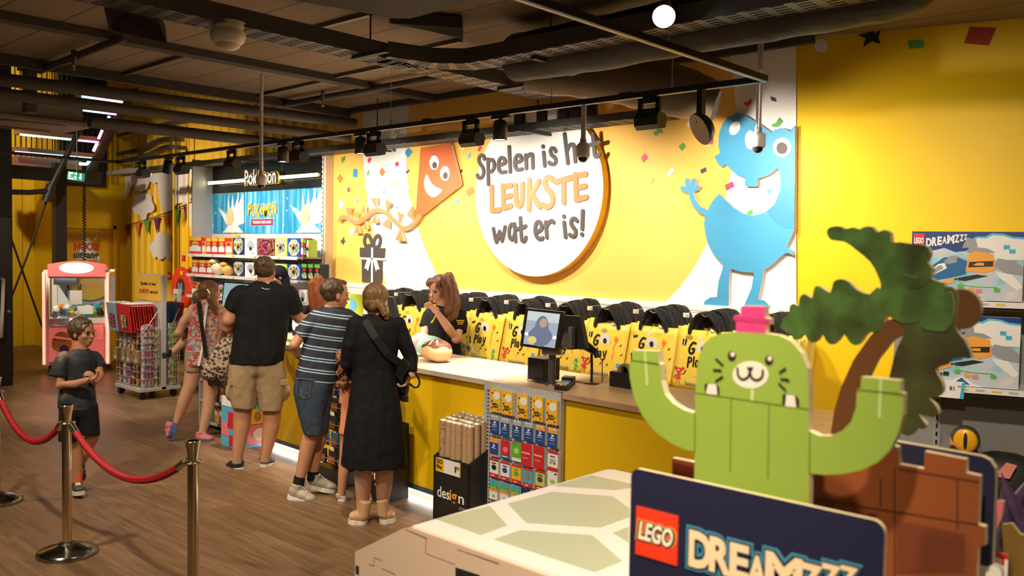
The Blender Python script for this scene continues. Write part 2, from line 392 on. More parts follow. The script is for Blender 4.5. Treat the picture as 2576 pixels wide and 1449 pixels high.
# --- kite cut-out
kt = thing('kite_cutout', 'orange smiling kite cut-out with bow tail on the mural', 'wall decoration', onY(1110, 460, WY))
yk = WY - .05
kite = [(748, 305), (752, 290), (765, 285), (972, 252), (984, 254), (993, 266), (1064, 560), (1066, 580), (1058, 594), (745, 832), (728, 838), (716, 826), (712, 800)]
MB().prism(z5(kite, yk), BK(.03), 0, 1).build('kite_panel', [M('kite_orange', (.64, .13, .03), .5), mt['board_edge']], kt)
m = MB()
tail = [(735, 832), (700, 880), (650, 922), (602, 925), (550, 880), (482, 812), (425, 787), (372, 790), (312, 840), (250, 880), (200, 866), (145, 838), (118, 843), (102, 866)]
tp = [z5([q], yk)[0] for q in smooth_poly(tail, 4, False)]
m.stroke(tp, .046, BK(.028), 0, 1, N=(0, -1, 0)); m.build('kite_tail', [M('bow_orange', (.66, .24, .09), .5), mt['board_edge']], kt)
for tri in ([(155, 768), (196, 765), (176, 836)], [(216, 815), (247, 790), (243, 858)], [(274, 790), (306, 737), (312, 822)], [(350, 688), (402, 685), (397, 770)], [(470, 698), (512, 735), (480, 795)], [(565, 790), (593, 815), (580, 880)],
            [(638, 818), (682, 756), (688, 862)], [(385, 812), (362, 890), (405, 885)], [(490, 850), (444, 895), (496, 932)], [(585, 930), (546, 1022), (618, 1030)], [(312, 870), (295, 936), (329, 930)], [(248, 900), (222, 963), (270, 968)]):
    MB().prism(z5(tri, yk - .006), BK(.028), 0, 1).build('tail_bow', [mt['bow_orange'], mt['board_edge']], kt)
m = MB(); yf = yk - .004
m.prism(z5(oval(857, 407, 37, 57), yf), BK(.003), 0); m.prism(z5(oval(942, 492, 38, 58), yf), BK(.003), 0)
m.prism(z5(smooth_poly([(799, 500), (778, 552), (783, 612), (812, 662), (850, 680), (888, 664), (920, 622), (868, 598), (830, 558)], 3), yf), BK(.003), 0)
m.prism(z5(oval(860, 428, 18, 27), yf - .003), BK(.003), 1); m.prism(z5(oval(945, 510, 18, 27), yf - .003), BK(.003), 1)
m.build('face', [mt['white_print'], mt['letter_dark']], kt)

# --- gift box board
gb = thing('gift_box_cutout', 'black gift box cut-out with white ribbon below the kite tail', 'wall decoration', onY(936, 712, WY))
yg = WY - .012
m = MB(); m.prism(z4([(351, 1005), (615, 1011), (606, 1114), (352, 1103)], yg), BK(.012)); m.prism(z4([(371, 1128), (588, 1142), (578, 1377), (374, 1362)], yg), BK(.012)); m.build('box_panel', mt['letter_dark'], gb)
m = MB()
for lp in ([(475, 1005), (450, 985), (420, 1000), (400, 960), (398, 915), (415, 878), (440, 880), (462, 915), (478, 965), (482, 1003)], [(482, 1003), (492, 960), (510, 905), (540, 882), (562, 905), (562, 955), (540, 1000), (505, 1004)]):
    m.stroke([z4([q], yg)[0] for q in smooth_poly(lp, 2, False)], .045, BK(.012), 0, N=(0, -1, 0))
m.build('bow', mt['letter_dark'], gb)
m = MB(); yr = yg - .003
m.prism(z4([(471, 1005), (489, 1005), (486, 1372), (468, 1370)], yr), BK(.003)); m.prism(z4([(352, 1106), (620, 1117), (618, 1140), (352, 1126)], yr), BK(.003))
m.prism(z4([(428, 1130), (466, 1134), (436, 1250), (424, 1225), (398, 1222)], yr), BK(.003)); m.prism(z4([(488, 1134), (528, 1140), (558, 1232), (532, 1230), (520, 1254)], yr), BK(.003))
m.build('ribbon', mt['white_print'], gb)

# --- round slogan sign
sg = thing('slogan_sign', 'large round white slogan sign standing off the yellow mural', 'sign', onY(1358, 500, WY))
ys = WY - .09
ctr = onY(1358, 505, ys); c0 = onY(1198, 490, ys); c1 = onY(1516, 480, ys); rad = (c1.x - c0.x) / 2 + .005; bot = onY(1370, 696.5, ys)
cen = V(((c0.x + c1.x) / 2, ys, bot.z + rad * 1.01))
MB().prism([(cen.x + rad * math.cos(t), ys, cen.z + rad * 1.01 * math.sin(t)) for t in [2 * math.pi * k / 90 for k in range(90)]], BK(.08), 0, 1).build('disc', [M('sign_white', (.86, .83, .79), .5), M('disc_edge', (.85, .48, .02), .5)], sg)
WORDS = {
 'word_spelen': (26, 0, [[(1252, 378), (1248, 358), (1232, 348), (1214, 360), (1208, 388), (1220, 418), (1240, 446), (1247, 482), (1238, 515), (1218, 530), (1202, 520), (1197, 506)],
   [(1280, 380), (1284, 578)], [(1284, 402), (1300, 384), (1322, 392), (1330, 430), (1322, 462), (1304, 478), (1286, 474)],
   [(1366, 428), (1416, 408), (1410, 380), (1392, 368), (1372, 382), (1362, 420), (1368, 462), (1388, 484), (1420, 480)],
   [(1447, 283), (1457, 480)], [(1494, 410), (1545, 390), (1540, 360), (1522, 348), (1502, 364), (1492, 402), (1498, 442), (1518, 464), (1550, 458)],
   [(1580, 348), (1586, 452)], [(1583, 372), (1604, 346), (1626, 340), (1634, 362), (1636, 448)]]),
 'word_is': (26, 0, [[(1722, 325), (1731, 432)], [(1717, 277), (1719, 281)], [(1818, 318), (1806, 296), (1786, 294), (1776, 318), (1786, 346), (1812, 368), (1820, 396), (1806, 418), (1780, 418), (1766, 406)]]),
 'word_het': (26, 0, [[(1888, 180), (1915, 412)], [(1905, 320), (1922, 278), (1948, 262), (1964, 284), (1974, 398)], [(2000, 318), (2062, 296), (2058, 264), (2036, 248), (2012, 262), (1998, 310), (2006, 352), (2030, 374), (2060, 366)],
   [(2112, 180), (2124, 320), (2134, 356), (2152, 358), (2164, 334)], [(2086, 268), (2164, 246)]]),
 'word_leukste': (36, 1, [[(1310, 600), (1312, 786), (1374, 780)], [(1400, 590), (1404, 766), (1464, 748)], [(1400, 598), (1462, 586)], [(1402, 680), (1460, 668)],
   [(1500, 588), (1502, 690), (1514, 738), (1534, 746), (1550, 716), (1556, 578)], [(1608, 548), (1606, 776)], [(1684, 556), (1628, 656), (1690, 756)],
   [(1792, 545), (1772, 526), (1744, 532), (1730, 566), (1746, 610), (1780, 650), (1796, 700), (1780, 744), (1746, 756), (1716, 742)], [(1816, 560), (1946, 524)], [(1880, 548), (1882, 722)],
   [(1974, 502), (1982, 700), (2058, 680)], [(1974, 512), (2054, 498)], [(1980, 606), (2050, 592)]]),
 'word_wat': (26, 0, [[(1324, 930), (1348, 1036), (1372, 952), (1392, 1026), (1416, 916)], [(1492, 908), (1468, 896), (1450, 930), (1450, 985), (1466, 1014), (1484, 998), (1496, 950)], [(1490, 892), (1500, 1030)],
   [(1538, 846), (1546, 1000), (1558, 1028), (1576, 1020), (1582, 998)], [(1516, 932), (1580, 910)]]),
 'word_er': (26, 0, [[(1660, 958), (1706, 934), (1702, 896), (1682, 874), (1660, 894), (1654, 948), (1668, 994), (1690, 1010), (1714, 1004)], [(1738, 878), (1748, 1000)], [(1744, 918), (1762, 880), (1786, 868), (1802, 880)]]),
 'word_is_end': (26, 0, [[(1884, 880), (1896, 996)], [(1882, 832), (1884, 834)], [(1986, 868), (1968, 850), (1946, 858), (1940, 890), (1958, 922), (1976, 950), (1972, 980), (1950, 990), (1930, 978)], [(2032, 790), (2028, 930)], [(2025, 974), (2027, 976)]])}
yl = ys - .014
for nme, (wd, mi, strokes) in WORDS.items():
    m = MB(); pxm = (onY(1400, 500, yl) - onY(1300, 500, yl)).length / 100 * K5
    for st in strokes:
        st = smooth_poly(st, 3, False) if len(st) > 4 else st
        m.stroke([z5([q], yl)[0] for q in st], wd * pxm * .93, BK(.012), 0, N=(0, -1, 0))
    m.build('lettering', M('slogan_orange', (.62, .20, .07), .5) if mi else mt['letter_dark'], sg)

# --- blue figure cut-out
bf = thing('monster_cutout', 'big light blue waving monster cut-out at the right end of the mural', 'wall decoration', onY(1900, 780, WY))
ym = WY - .045
fig = [(643, 435), (655, 425), (678, 412), (668, 370), (669, 300), (690, 232), (730, 185), (780, 163), (840, 178), (905, 218), (1000, 282), (1020, 265), (1060, 255), (1100, 264), (1122, 278), (1127, 258), (1150, 238),
       (1146, 888), (1128, 935), (1094, 1005), (1118, 1014), (1134, 1032), (1136, 1056), (1110, 1042), (1084, 1042), (1050, 1070), (1005, 1112), (952, 1148), (944, 1200), (918, 1330), (958, 1340), (984, 1368), (986, 1404),
       (822, 1386), (846, 1330), (876, 1260), (892, 1164), (820, 1160), (742, 1140), (734, 1220), (732, 1388), (568, 1376), (582, 1342), (618, 1318), (658, 1316), (668, 1220), (700, 1118), (640, 1050), (600, 980), (582, 900), (578, 860), (583, 803),
       (545, 786), (510, 745), (488, 700), (482, 664), (446, 656), (426, 632), (434, 618), (466, 628), (456, 588), (468, 569), (482, 582), (490, 612), (502, 575), (516, 569), (527, 584), (520, 624), (544, 612), (552, 626), (538, 645), (508, 656),
       (522, 706), (552, 748), (602, 773), (610, 750), (630, 716), (668, 669), (705, 702), (760, 755), (828, 795), (890, 805), (960, 785), (1020, 735), (1052, 655), (1059, 582), (1042, 505), (985, 548), (912, 575), (913, 610), (905, 624), (836, 622), (833, 602), (840, 570), (780, 548), (712, 482), (686, 501), (668, 485)]
MB().prism(z6(fig, ym), BK(.035), 0, 1).build('body_panel', [M('monster_blue', (.06, .33, .56), .5), M('edge_pink', (.80, .62, .56), .6)], bf)
m = MB(); ye = ym - .004
m.prism(z6(oval(770, 256, 31, 46, rot=.5), ye), BK(.003), 0); m.prism(z6(oval(868, 330, 34, 60), ye), BK(.003), 0); m.prism(z6(oval(1068, 377, 58, 61), ye), BK(.003), 0)
m.prism(z6(oval(1066, 382, 34, 37), ye - .003), BK(.003), 1); m.build('face_print', [mt['white_print'], mt['letter_dark']], bf)
MB().prism(z6([(1143, 885), (1080, 880), (1020, 845), (985, 805), (975, 780), (1020, 735), (1052, 660), (1090, 640), (1147, 600)], ye + .001), BK(.002), 0).build('arm_panel', M('monster_blue_deep', (.045, .27, .50), .5), bf)
# ================================================================ TRACKS, LAMPS, CEILING SERVICES
TY, TZ = 4.6, 2.84
M('lens_glow', (1, 1, 1), .3, emit=(1, .93, .85), es=14)
M('track_black', (.010, .010, .012), .4)
def xtrack(px):   # X on the long track seen at pixel column px
    return onY(px, 275 - .129 * (px - 1300), TY).x
XL, XR = xtrack(300), xtrack(1925)
tr = thing('light_track', 'black L-shaped lighting track hanging in front of the mural', 'lighting track', ((XL + XR) / 2, TY, TZ))
MB().box(((XL + XR) / 2, TY, TZ), (XR - XL, .036, .034)).box(((XL + XR) / 2, TY, TZ - .0175), (XR - XL, .012, .002), 1).build('rail', [mt['track_black'], mt['grey_metal']], tr)
MB().box((XR, TY - 1.45, TZ), (.036, 2.9, .034)).box((XR, TY - 1.45, TZ - .0175), (.012, 2.9, .002), 1).build('rail', [mt['track_black'], mt['grey_metal']], tr)
for px in (983, 1387, 1690, 658, 470):
    MB().tube([(xtrack(px), TY, TZ + .02), (xtrack(px), TY, ZC)], .0025, 6).lathe([(.012, TZ + .017), (.012, TZ + .03), (.004, TZ + .07)], (xtrack(px), TY, 0), 10).build('hanger', mt['grey_metal'], tr)
for x, y in ((XR, 3.6), (XR, 2.4)): MB().tube([(x, y, TZ + .02), (x, y, ZC)], .0025, 6).build('hanger', mt['grey_metal'], tr)
MB().box((xtrack(1074), TY, TZ + .022), (.09, .03, .012)).build('feed_box', mt['track_black'], tr)
MB().box((xtrack(1575), TY, TZ + .022), (.09, .03, .012)).build('feed_box', mt['track_black'], tr)
t2 = thing('light_track', 'black lighting track running from the far end of the long track toward the stairs', 'lighting track', (XL, 3.0, TZ))
MB().box((XL, 2.8, TZ), (.036, 3.56, .034)).build('rail', mt['track_black'], t2)

def washer(x, nm, lab, aim):
    t = thing(nm, lab, 'spotlight', (x, TY, TZ - .02), 'box wall washers on the long track')
    MB().box((x, TY, TZ - .022), (.10, .03, .012)).build('adapter', mt['track_black'], t)
    m = MB()
    for s in (-1, 1): m.box((x + s * .065, TY - .01, TZ - .085), (.03, .022, .115))
    m.box((x, TY - .01, TZ - .045), (.16, .022, .035)).box((x, TY - .01, TZ - .118), (.16, .022, .05))
    m.build('bracket', M('lamp_black', (.018, .016, .014), .42), t)
    prof = [(-.055, .0), (-.03, .035), (.04, .03), (.06, .0), (.045, -.055), (-.02, -.07), (-.05, -.045)]
    m = MB(); zc = TZ - .155
    m.prism([(x - .085, TY + dy, zc + dz) for dy, dz in prof], (.17, 0, 0)); m.build('housing', mt['lamp_black'], t)
    MB().box((x, TY + .058, zc - .028), (.14, .004, .05), M3=Matrix.Rotation(-.3, 3, 'X')).build('lens', M('lens_soft', (1, 1, 1), .3, emit=(1, .92, .82), es=6), t)
    for k in range(3): MB().box((x, TY - .045 + .008 * k, zc + .006 + .012 * k), (.165, .005, .005)).build('fin', mt['lamp_black'], t)
    spot((x, TY + .13, zc - .03), (x, WY, aim), POW, 105, .75, (1, .90, .76), .05)
POW = 60
for i, (px, lab) in enumerate(((360, 'black box spotlight farthest left on the long track'), (457, 'black box spotlight beside the lit cylinder spot left of the dark card display'), (585, 'black box spotlight above the left end of the dark card display'),
                    (752, 'black box spotlight beside a cylinder spot above the card display'), (943, 'black box spotlight above the kite tail'), (1187, 'black box spotlight between the kite and the slogan'), (1637, 'black box spotlight right of the round slogan sign'))):
    POW = (70, 75, 105, 112, 110, 122, 112)[i]
    washer(xtrack(px), 'box_spotlight', lab, 1.9)
POW = 64
def can(x, lab, tilt, px, pw, aim):
    t = thing('cylinder_spotlight', lab, 'spotlight', (x, TY, TZ - .02), 'cylinder spots on the long track')
    MB().box((x, TY, TZ - .03), (.16, .03, .02)).build('adapter', mt['track_black'], t)
    MB().tube([(x, TY, TZ - .02), (x, TY, TZ - .075)], .012, 8).build('stem', mt['track_black'], t)
    d = Matrix.Rotation(tilt, 3, 'Y'); c = V((x, TY, TZ - .05))
    MB().lathe([(.03, 0), (.047, -.012), (.052, -.04), (.052, -.145), (.046, -.145), (.046, -.137)], c, 24, M3=d).build('housing', mt['lamp_black'], t)
    MB().lathe([(.046, -.138), (.0, -.138)], c, 24, M3=d).build('lens', mt['lens_glow'], t)
    p = c + d @ V((0, 0, -.16)); spot(p, aim(p), pw, 50, .5, (1, .90, .74), .04)
can(xtrack(425), 'tilted black cylinder spot at the left of the dark card display, lens lit', .35, 425, 120, lambda p: (p.x - .6, p.y - .3, 0))
can(xtrack(712), 'black cylinder spot over the card display, lens lit', 0, 712, 260, lambda p: (p.x + .2, p.y + .1, .9))
can(xtrack(908), 'black cylinder spot over the kite tail, lens lit', 0, 908, 300, lambda p: (p.x + .1, p.y + .12, .9))
can(xtrack(1259), 'black cylinder spot left of the slogan sign, lens lit', 0, 1259, 340, lambda p: (p.x, p.y + .1, .9))
# disc washer at the right
x = xtrack(1765); t = thing('disc_spotlight', 'black disc-shaped spotlight seen edge-on near the cut duct', 'spotlight', (x, TY, TZ))
MB().box((x, TY, TZ - .11), (.035, .045, .2)).build('stem', mt['track_black'], t)
D3 = Matrix.Rotation(-1.0, 3, 'X') @ Matrix.Rotation(.5, 3, 'Y')
MB().lathe([(.0, .05), (.07, .04), (.10, .0), (.10, -.02)], (x, TY + .02, TZ - .24), 28, M3=D3).build('housing', mt['lamp_black'], t)
MB().lathe([(.097, -.021), (0, -.021)], (x, TY + .02, TZ - .24), 28, M3=D3).build('lens', M('lens_ring', (.75, .6, .35), .3), t)
spot((x, TY + .14, TZ - .3), (x + .6, WY, 2.0), 55, 100, .7, (1, .90, .76), .05)
# round lamp facing the camera
c = onZ(1670, 42, 3.12); t = thing('round_spotlight', 'round white glowing spotlight below the ceiling at the top of the picture', 'spotlight', c)
dv = (V((-.3, .9, .9)) - V(c)).normalized(); dv = (V((EYE.x, EYE.y, .6)) - c).normalized(); q = dv.to_track_quat('-Z', 'Y').to_matrix()
MB().lathe([(.035, .13), (.055, .12), (.066, .02), (.066, 0), (.06, 0), (.06, .008)], c, 28, M3=q).build('housing', mt['lamp_black'], t)
MB().lathe([(.0605, .006), (0, .006)], c, 28, M3=q).build('lens', M('lens_bright', (1, 1, 1), .3, emit=(.95, .97, 1), es=30), t)
MB().tube([c + q @ V((0, 0, .12)), c + V((0, .05, .2)), (c.x, c.y + .05, ZC)], .012, 8).build('stem', mt['lamp_black'], t)
spot(c + dv * .02, (-1.0, 2.2, 1.0), 60, 80, .6, (1, .93, .84), .05)

# --- cable trays
def tray(name, lab, pts, wdt, z, side, mat, loc, hang=()):
    """perforated U tray: slotted bottom and lip on both sides; pts plan polyline"""
    t = thing(name, lab, 'cable tray', loc)
    pts = [V((p[0], p[1], 0)) for p in pts]; m = MB(); L = []; Rr = []
    for i, p in enumerate(pts):
        d = (pts[min(i + 1, len(pts) - 1)] - pts[max(i - 1, 0)]).normalized(); e = V((d.y, -d.x, 0)) * wdt / 2; L.append(p - e); Rr.append(p + e)
    for i in range(len(pts) - 1):
        n = max(1, int((pts[i + 1] - pts[i]).length / .125)); w5 = 5
        for k in range(n):
            for j in range(w5):    # strips between slots
                def q(a, b):
                    s = (k + a) / n; A = L[i].lerp(L[i + 1], s); B = Rr[i].lerp(Rr[i + 1], s); r = A.lerp(B, (j + b) / w5); return (r.x, r.y, z)
                o = .5 if j % 2 else 0
                m.add([q(0, 0), q(1, 0), q(1, .62), q(0, .62)], [(0, 1, 2, 3)]); m.add([q(.0, .62), q(.38, .62), q(.38, 1), q(.0, 1)], [(0, 1, 2, 3)])
        for S in (L, Rr):
            a, b = S[i], S[i + 1]; m.prism([(a.x, a.y, z), (b.x, b.y, z), (b.x, b.y, z + side), (a.x, a.y, z + side)], (b - a).cross(V((0, 0, 1))).normalized() * .004)
    m.build('tray', mat, t)
    for h in hang:
        MB().tube([(h[0], h[1], z + .06), (h[0], h[1], ZC)], .006, 6).build('rod', mt['dark_grey'], t)
        MB().box((h[0] - .0, h[1], z - .012), (wdt + .12 if h[2] else .04, .04 if h[2] else wdt + .12, .02)).build('bracket', mt['dark_grey'], t)
    return t
M('tray_grey', (.075, .068, .06), .5, .3)
zt = 3.10; a = onZ(600, 90, zt); b = onZ(600, 64, zt); xc = (a.x + b.x) / 2; wt = abs(b.x - a.x)
tray('cable_tray', 'grey perforated cable tray crossing the ceiling toward the mural', [(xc, .2), (xc, 5.5)], wt, zt, .10, mt['tray_grey'], (xc, 2.5, zt), [(xc + wt / 2 + .05, onZ(910, 137, zt).y, 1), (xc + wt / 2 + .05, 4.9, 1)])
jy = onZ(1130, 150, zt).y; y2 = onZ(1600, 95, zt).y
tray('cable_tray', 'grey perforated cable tray branching right beneath the big duct', [(xc + .05, y2 - .55), (xc + .15, y2 - .22), (xc + .35, y2 - .03), (xc + .6, y2), (xc + 4.2, y2)], wt, zt, .10, mt['tray_grey'], (xc + 2, y2, zt), [(onZ(1190, 100, zt).x, y2 + .15, 0)])
wtx0 = onY(290, 430, 5.75).x; wtx1 = onY(1690, 290, 5.75).x
wt_ = tray('cable_tray', 'dark grey cable tray with sockets running along the top of the mural', [(wtx0, 5.74), (wtx1, 5.74)], .24, 2.885, .06, M('tray_dark', (.05, .048, .045), .5, .3), (-6, 5.74, 2.9), [(-7.2, 5.74, 0), (-5.0, 5.74, 0), (-9.5, 5.74, 0)])
for px, dk in ((1335, 0), (1385, 0), (1300, 1), (1357, 1), (1412, 1), (1440, 1), (1480, 1)):
    p = onY(px, 285, 5.66)
    tag(MB().box((p.x, 5.70, 3.0), (.10, .05, .10), b=.008).build('socket_box', mt['black_plastic'] if dk else mt['white_plastic']), ('black' if dk else 'white') + ' junction box on the wall tray, ' + {1335: 'left of the white pair', 1385: 'right of the white pair', 1300: 'leftmost of the black ones', 1357: 'between the two white boxes', 1412: 'just right of the white boxes', 1440: 'second right of the white boxes', 1480: 'by the camera pole'}[px], 'junction box', 'boxes on the wall tray')
p = onY(1005, 322, 5.7)
tag(MB().lathe([(.055, 0), (.06, .03), (.04, .035), (.04, .028), (.0, .028)], (p.x, 5.66, 3.02), 20, M3=Matrix.Rotation(math.pi / 2, 3, 'X'), sx=.9, sy=1.5).build('alarm_sounder', mt['white_plastic']), 'white oval sounder on the tray above the kite tail', 'alarm')

# --- insulated ducts
def duct(name, lab, pts, r, mat, n=20, rough=.012):
    pts = [V(p) for p in smooth_poly([tuple(p) for p in pts], 8, False)]
    rs = [r * (1 + rough * math.sin(i * 2.1) + rough * random.uniform(-1, 1)) for i in range(len(pts))]
    m = MB().tube(pts, rs, n)
    for q in m.v:
        nn = noise.noise(q * 6.); q.z += nn * .012; q.y += noise.noise(q * 5. + V((9, 0, 0))) * .01
    return tag(m.build(name, mat), lab, 'duct')
zb = 3.17; e = onZ(1900, 112, zb - .16)
dy = e.y; x0 = onY(1300, 165, dy).x
duct('air_duct', 'thick dark insulated duct running along the ceiling above the slogan', [(x0, dy, zb + .01), (x0 + .5, dy, zb), (-3.6, dy, zb), (-2.6, dy, zb + .01), (-1.75, dy + .02, zb + .02)], .165, mt['duct_wrap'])
e2 = onY(2270, 20, dy)
duct('air_duct', 'bent end piece of the dark insulated duct at the top right', [(-1.80, dy + .02, zb + .02), (-1.5, dy, zb + .06), (e2.x + .1, dy - .35, zb + .22)], .17, mt['duct_wrap'])
M('duct_foil', (.17, .115, .065), .55, bump=1.0, bscale=9)
duct('flexible_duct', 'crumpled brown flexible duct ending open beside the mural top', [onY(1330, 185, 4.75), onY(1480, 200, 4.95), onY(1600, 222, 5.15), onY(1720, 250, 5.35), onY(1800, 272, 5.45)], .135, mt['duct_foil'], 20, .03)
duct('flexible_duct', 'second crumpled brown duct behind the open-ended one', [onY(1440, 185, 5.2), onY(1600, 188, 5.4), onY(1700, 205, 5.55), onY(1790, 240, 5.7)], .12, mt['duct_foil'], 20, .03)
# black box duct by the ceiling, top centre
q = [onZ(*k, 3.24) for k in ((690, -8), (860, 22), (935, 36), (975, 46), (1030, 47), (1068, 38), (1130, 18), (1190, -4), (1190, -60), (690, -60))]
tag(MB().prism(q, (0, 0, .14)).build('air_duct', mt['ceiling_dark']), 'black box duct against the ceiling at the top centre', 'duct')
q = [onZ(*k, 3.31) for k in ((980, 58), (1080, 78), (1165, 98), (1162, 70), (1100, 66))]
tag(MB().prism(q, (0, 0, .07)).build('air_duct', mt['ceiling_dark']), 'black flat curved duct section left of the big duct', 'duct')

# --- pipes over the left half
def pipe(lab, a, b, r, mat='pipe_dark', name='pipe', n=12):
    return tag(MB().tube([a, b], r, n).build(name, M('pipe_dark', (.06, .052, .042), .6)), lab, 'pipe')
for (ex, ey, Y), (sx, sy), r, lab in (((893, 310, 5.85), (-40, 194), .052, 'top one of the three thick dark pipes leading to the stairs'),
                                      ((878, 347, 5.6), (-40, 230), .045, 'middle one of the three thick dark pipes leading to the stairs'),
                                      ((700, 360, 5.3), (225, 306), .055, 'lowest of the three thick dark pipes, ending near the hanging post')):
    e = onY(ex, ey, Y); s = onX(sx, sy, e.x - .02); pipe(lab, e, s, r, 'pipe_dark', 'ceiling_pipe')
pl = 3.335
pipe('grey sprinkler pipe crossing the ceiling at the upper left', onZ(100, 178, pl), onZ(318, 92, pl), .03, name='sprinkler_pipe')
pipe('grey sprinkler pipe crossing the ceiling above the wall tray', onZ(690, 268, pl), onZ(1275, 163, pl), .03, name='sprinkler_pipe')
for (x0, y0, x1, y1), lab in (((625, 246, 824, 201), 'thin steel rail on the ceiling left of the beam'), ((836, 194, 985, 163), 'thin steel rail on the ceiling right of the beam'), ((775, 75, 931, 34), 'thin steel rail next to the black box duct'),
                              ((1032, 129, 1160, 101), 'thin steel rail beside the tray bend'), ((292, 193, 475, 137), 'thin steel rail at the left of the ceiling')):
    a, b = onZ(x0, y0, 3.385), onZ(x1, y1, 3.385); tag(MB().bar(a, b, .035, .03).build('strut_rail', M('rail_grey', (.14, .13, .12), .45, .6)), lab, 'rail')
b0 = onZ(650, 167, 3.36)
tag(MB().box((b0.x, 2.6, 3.37), (.13, 7, .06)).build('ceiling_beam', mt['ceiling_dark']), 'dark flat steel beam across the ceiling toward the mural', 'beam')
for (px, py), lab in (((186, 168), 'small brass sprinkler head under the pipe at the upper left'), ((812, 262), 'small brass sprinkler head hanging above the kite side'), ((502, 62), 'small sprinkler head beside the white sensor')):
    p = onZ(px, py, 3.24 if px != 502 else 3.36); t = thing('fire_sprinkler', lab, 'sprinkler', p)
    MB().lathe([(.02, .13), (.02, .03), (.012, .028), (.012, .018)], p, 12).build('socket', mt['dark_grey'], t)
    MB().lathe([(.012, .018), (.014, .012), (.006, -.008), (.005, -.018), (.018, -.02), (.018, -.023), (0, -.023)], p, 12).build('nozzle', M('brass', (.75, .45, .2), .25, 1.), t)
# motion sensor
p = onZ(573, 66, 3.1); t = thing('motion_sensor', 'white domed ceiling sensor under the cable tray', 'sensor', p)
MB().lathe([(.085, .0), (.085, .035), (.10, .06), (.10, .06), (.085, .035)], p - V((0, 0, .04)), 28).lathe([(.082, -.003), (.082, -.02), (.097, -.035), (.099, -.06), (.09, -.085), (.075, -.10), (.07, -.10)], p, 32).build('body', M('sensor_white', (.78, .70, .58), .4), t)
MB().lathe([(.072, -.098), (.064, -.118), (.04, -.132), (0, -.137)], p, 28).build('lens', M('sensor_lens', (.62, .55, .46), .2), t)
# hanging projector-like speaker
c = onZ(345, 58, 3.05); t = thing('ceiling_speaker', 'black angular speaker hanging from the ceiling at the upper left', 'speaker', c)
k = [onZ(262, 18, 3.15), onZ(275, 75, 3.0), onZ(420, 108, 3.0), onZ(400, 60, 3.12)]
m = MB(); m.prism([k[0], k[1], k[2], k[3]], (-.12, .05, .12)); m.build('cabinet', mt['black_plastic'], t)
m = MB(); k2 = [onZ(262, 18, 3.151), onZ(275, 75, 3.0), onZ(285, 78, 2.98), onZ(312, 30, 3.1)]; m.prism(k2, (-.02, 0, .03)); m.build('side_panel', M('blue_grey', (.06, .065, .08), .5), t)
MB().tube([(c.x - .05, c.y, 3.2), (c.x - .05, c.y, ZC)], .02, 8).build('mount', mt['black_plastic'], t)
# air conditioning cassette + hanging post
X0 = -8.9; a = onX(-40, 300, X0); b = onX(235, 305, X0 + .1)
t = thing('air_conditioner', 'flat grey ceiling air conditioner hanging at the far left', 'air conditioner', a)
zz = onX(120, 318, X0).z; ya, yb = a.y, onX(228, 303, X0).y
m = MB(); m.box((X0 - .35, (ya + yb) / 2, zz + .05), (.8, yb - ya, .05), b=.015).box((X0 - .35, (ya + yb) / 2, zz + .16), (.66, (yb - ya) * .86, .2)); m.build('casing', M('ac_grey', (.20, .165, .13), .5), t)
MB().box((X0 - .04, (ya + yb) / 2 - .05, zz + .024), (.12, (yb - ya) * .6, .012)).build('air_outlet', mt['black_plastic'], t)
MB().box((X0 - .6, (ya + yb) / 2, zz + .024), (.12, (yb - ya) * .6, .012)).build('air_outlet', mt['black_plastic'], t)
pz = onX(75, 285, -8.6); pt = onX(75, 172, -8.6)
t = thing('hanging_post', 'dark steel post hanging from the ceiling at the far left', 'post', pz)
MB().box((pz.x, pz.y, (pz.z + ZC + .3) / 2), (.10, .10, ZC + .3 - pz.z), b=.012).build('post', M('post_blue', (.035, .042, .06), .4), t)
m = MB().box((pz.x + .02, pz.y, pt.z), (.16, .17, .05)); m.box((pz.x + .04, pz.y, pt.z - .12), (.03, .16, .05)); m.build('clamp', mt['dark_grey'], t)

# --- security cameras on poles
def seccam(px, py, top, Y, lab, ztop=None):
    p = onY(px, py, Y); t = thing('security_camera', lab, 'camera', p, 'white dome cameras on poles')
    MB().tube([(p.x, Y, p.z + .03), (p.x, Y, ztop if ztop else onY(px, top, Y).z)], .017, 14).build('pole', M('pole_white', (.72, .70, .68), .3, .3), t)
    MB().lathe([(.022, .06), (.022, .02)], p, 16).build('collar', mt['grey_metal'], t)
    MB().lathe([(.024, .03), (.042, .02), (.046, .01), (.046, -.055), (.04, -.062), (.034, -.062)], p, 28).build('housing', mt['white_plastic'], t)
    MB().lathe([(.033, -.062), (.031, -.078), (.02, -.092), (0, -.097)], p, 24).build('dome', M('dome_glass', (.02, .02, .022), .06), t)
seccam(1467, 372, 262, 4.58, 'white dome camera on a pole in front of the slogan sign', TZ - .02)
seccam(1907, 345, 100, 4.9, 'white dome camera on a pole before the blue monster', ZC)
seccam(657, 448, 260, 4.3, 'white dome camera on a pole in front of the card display', ZC)
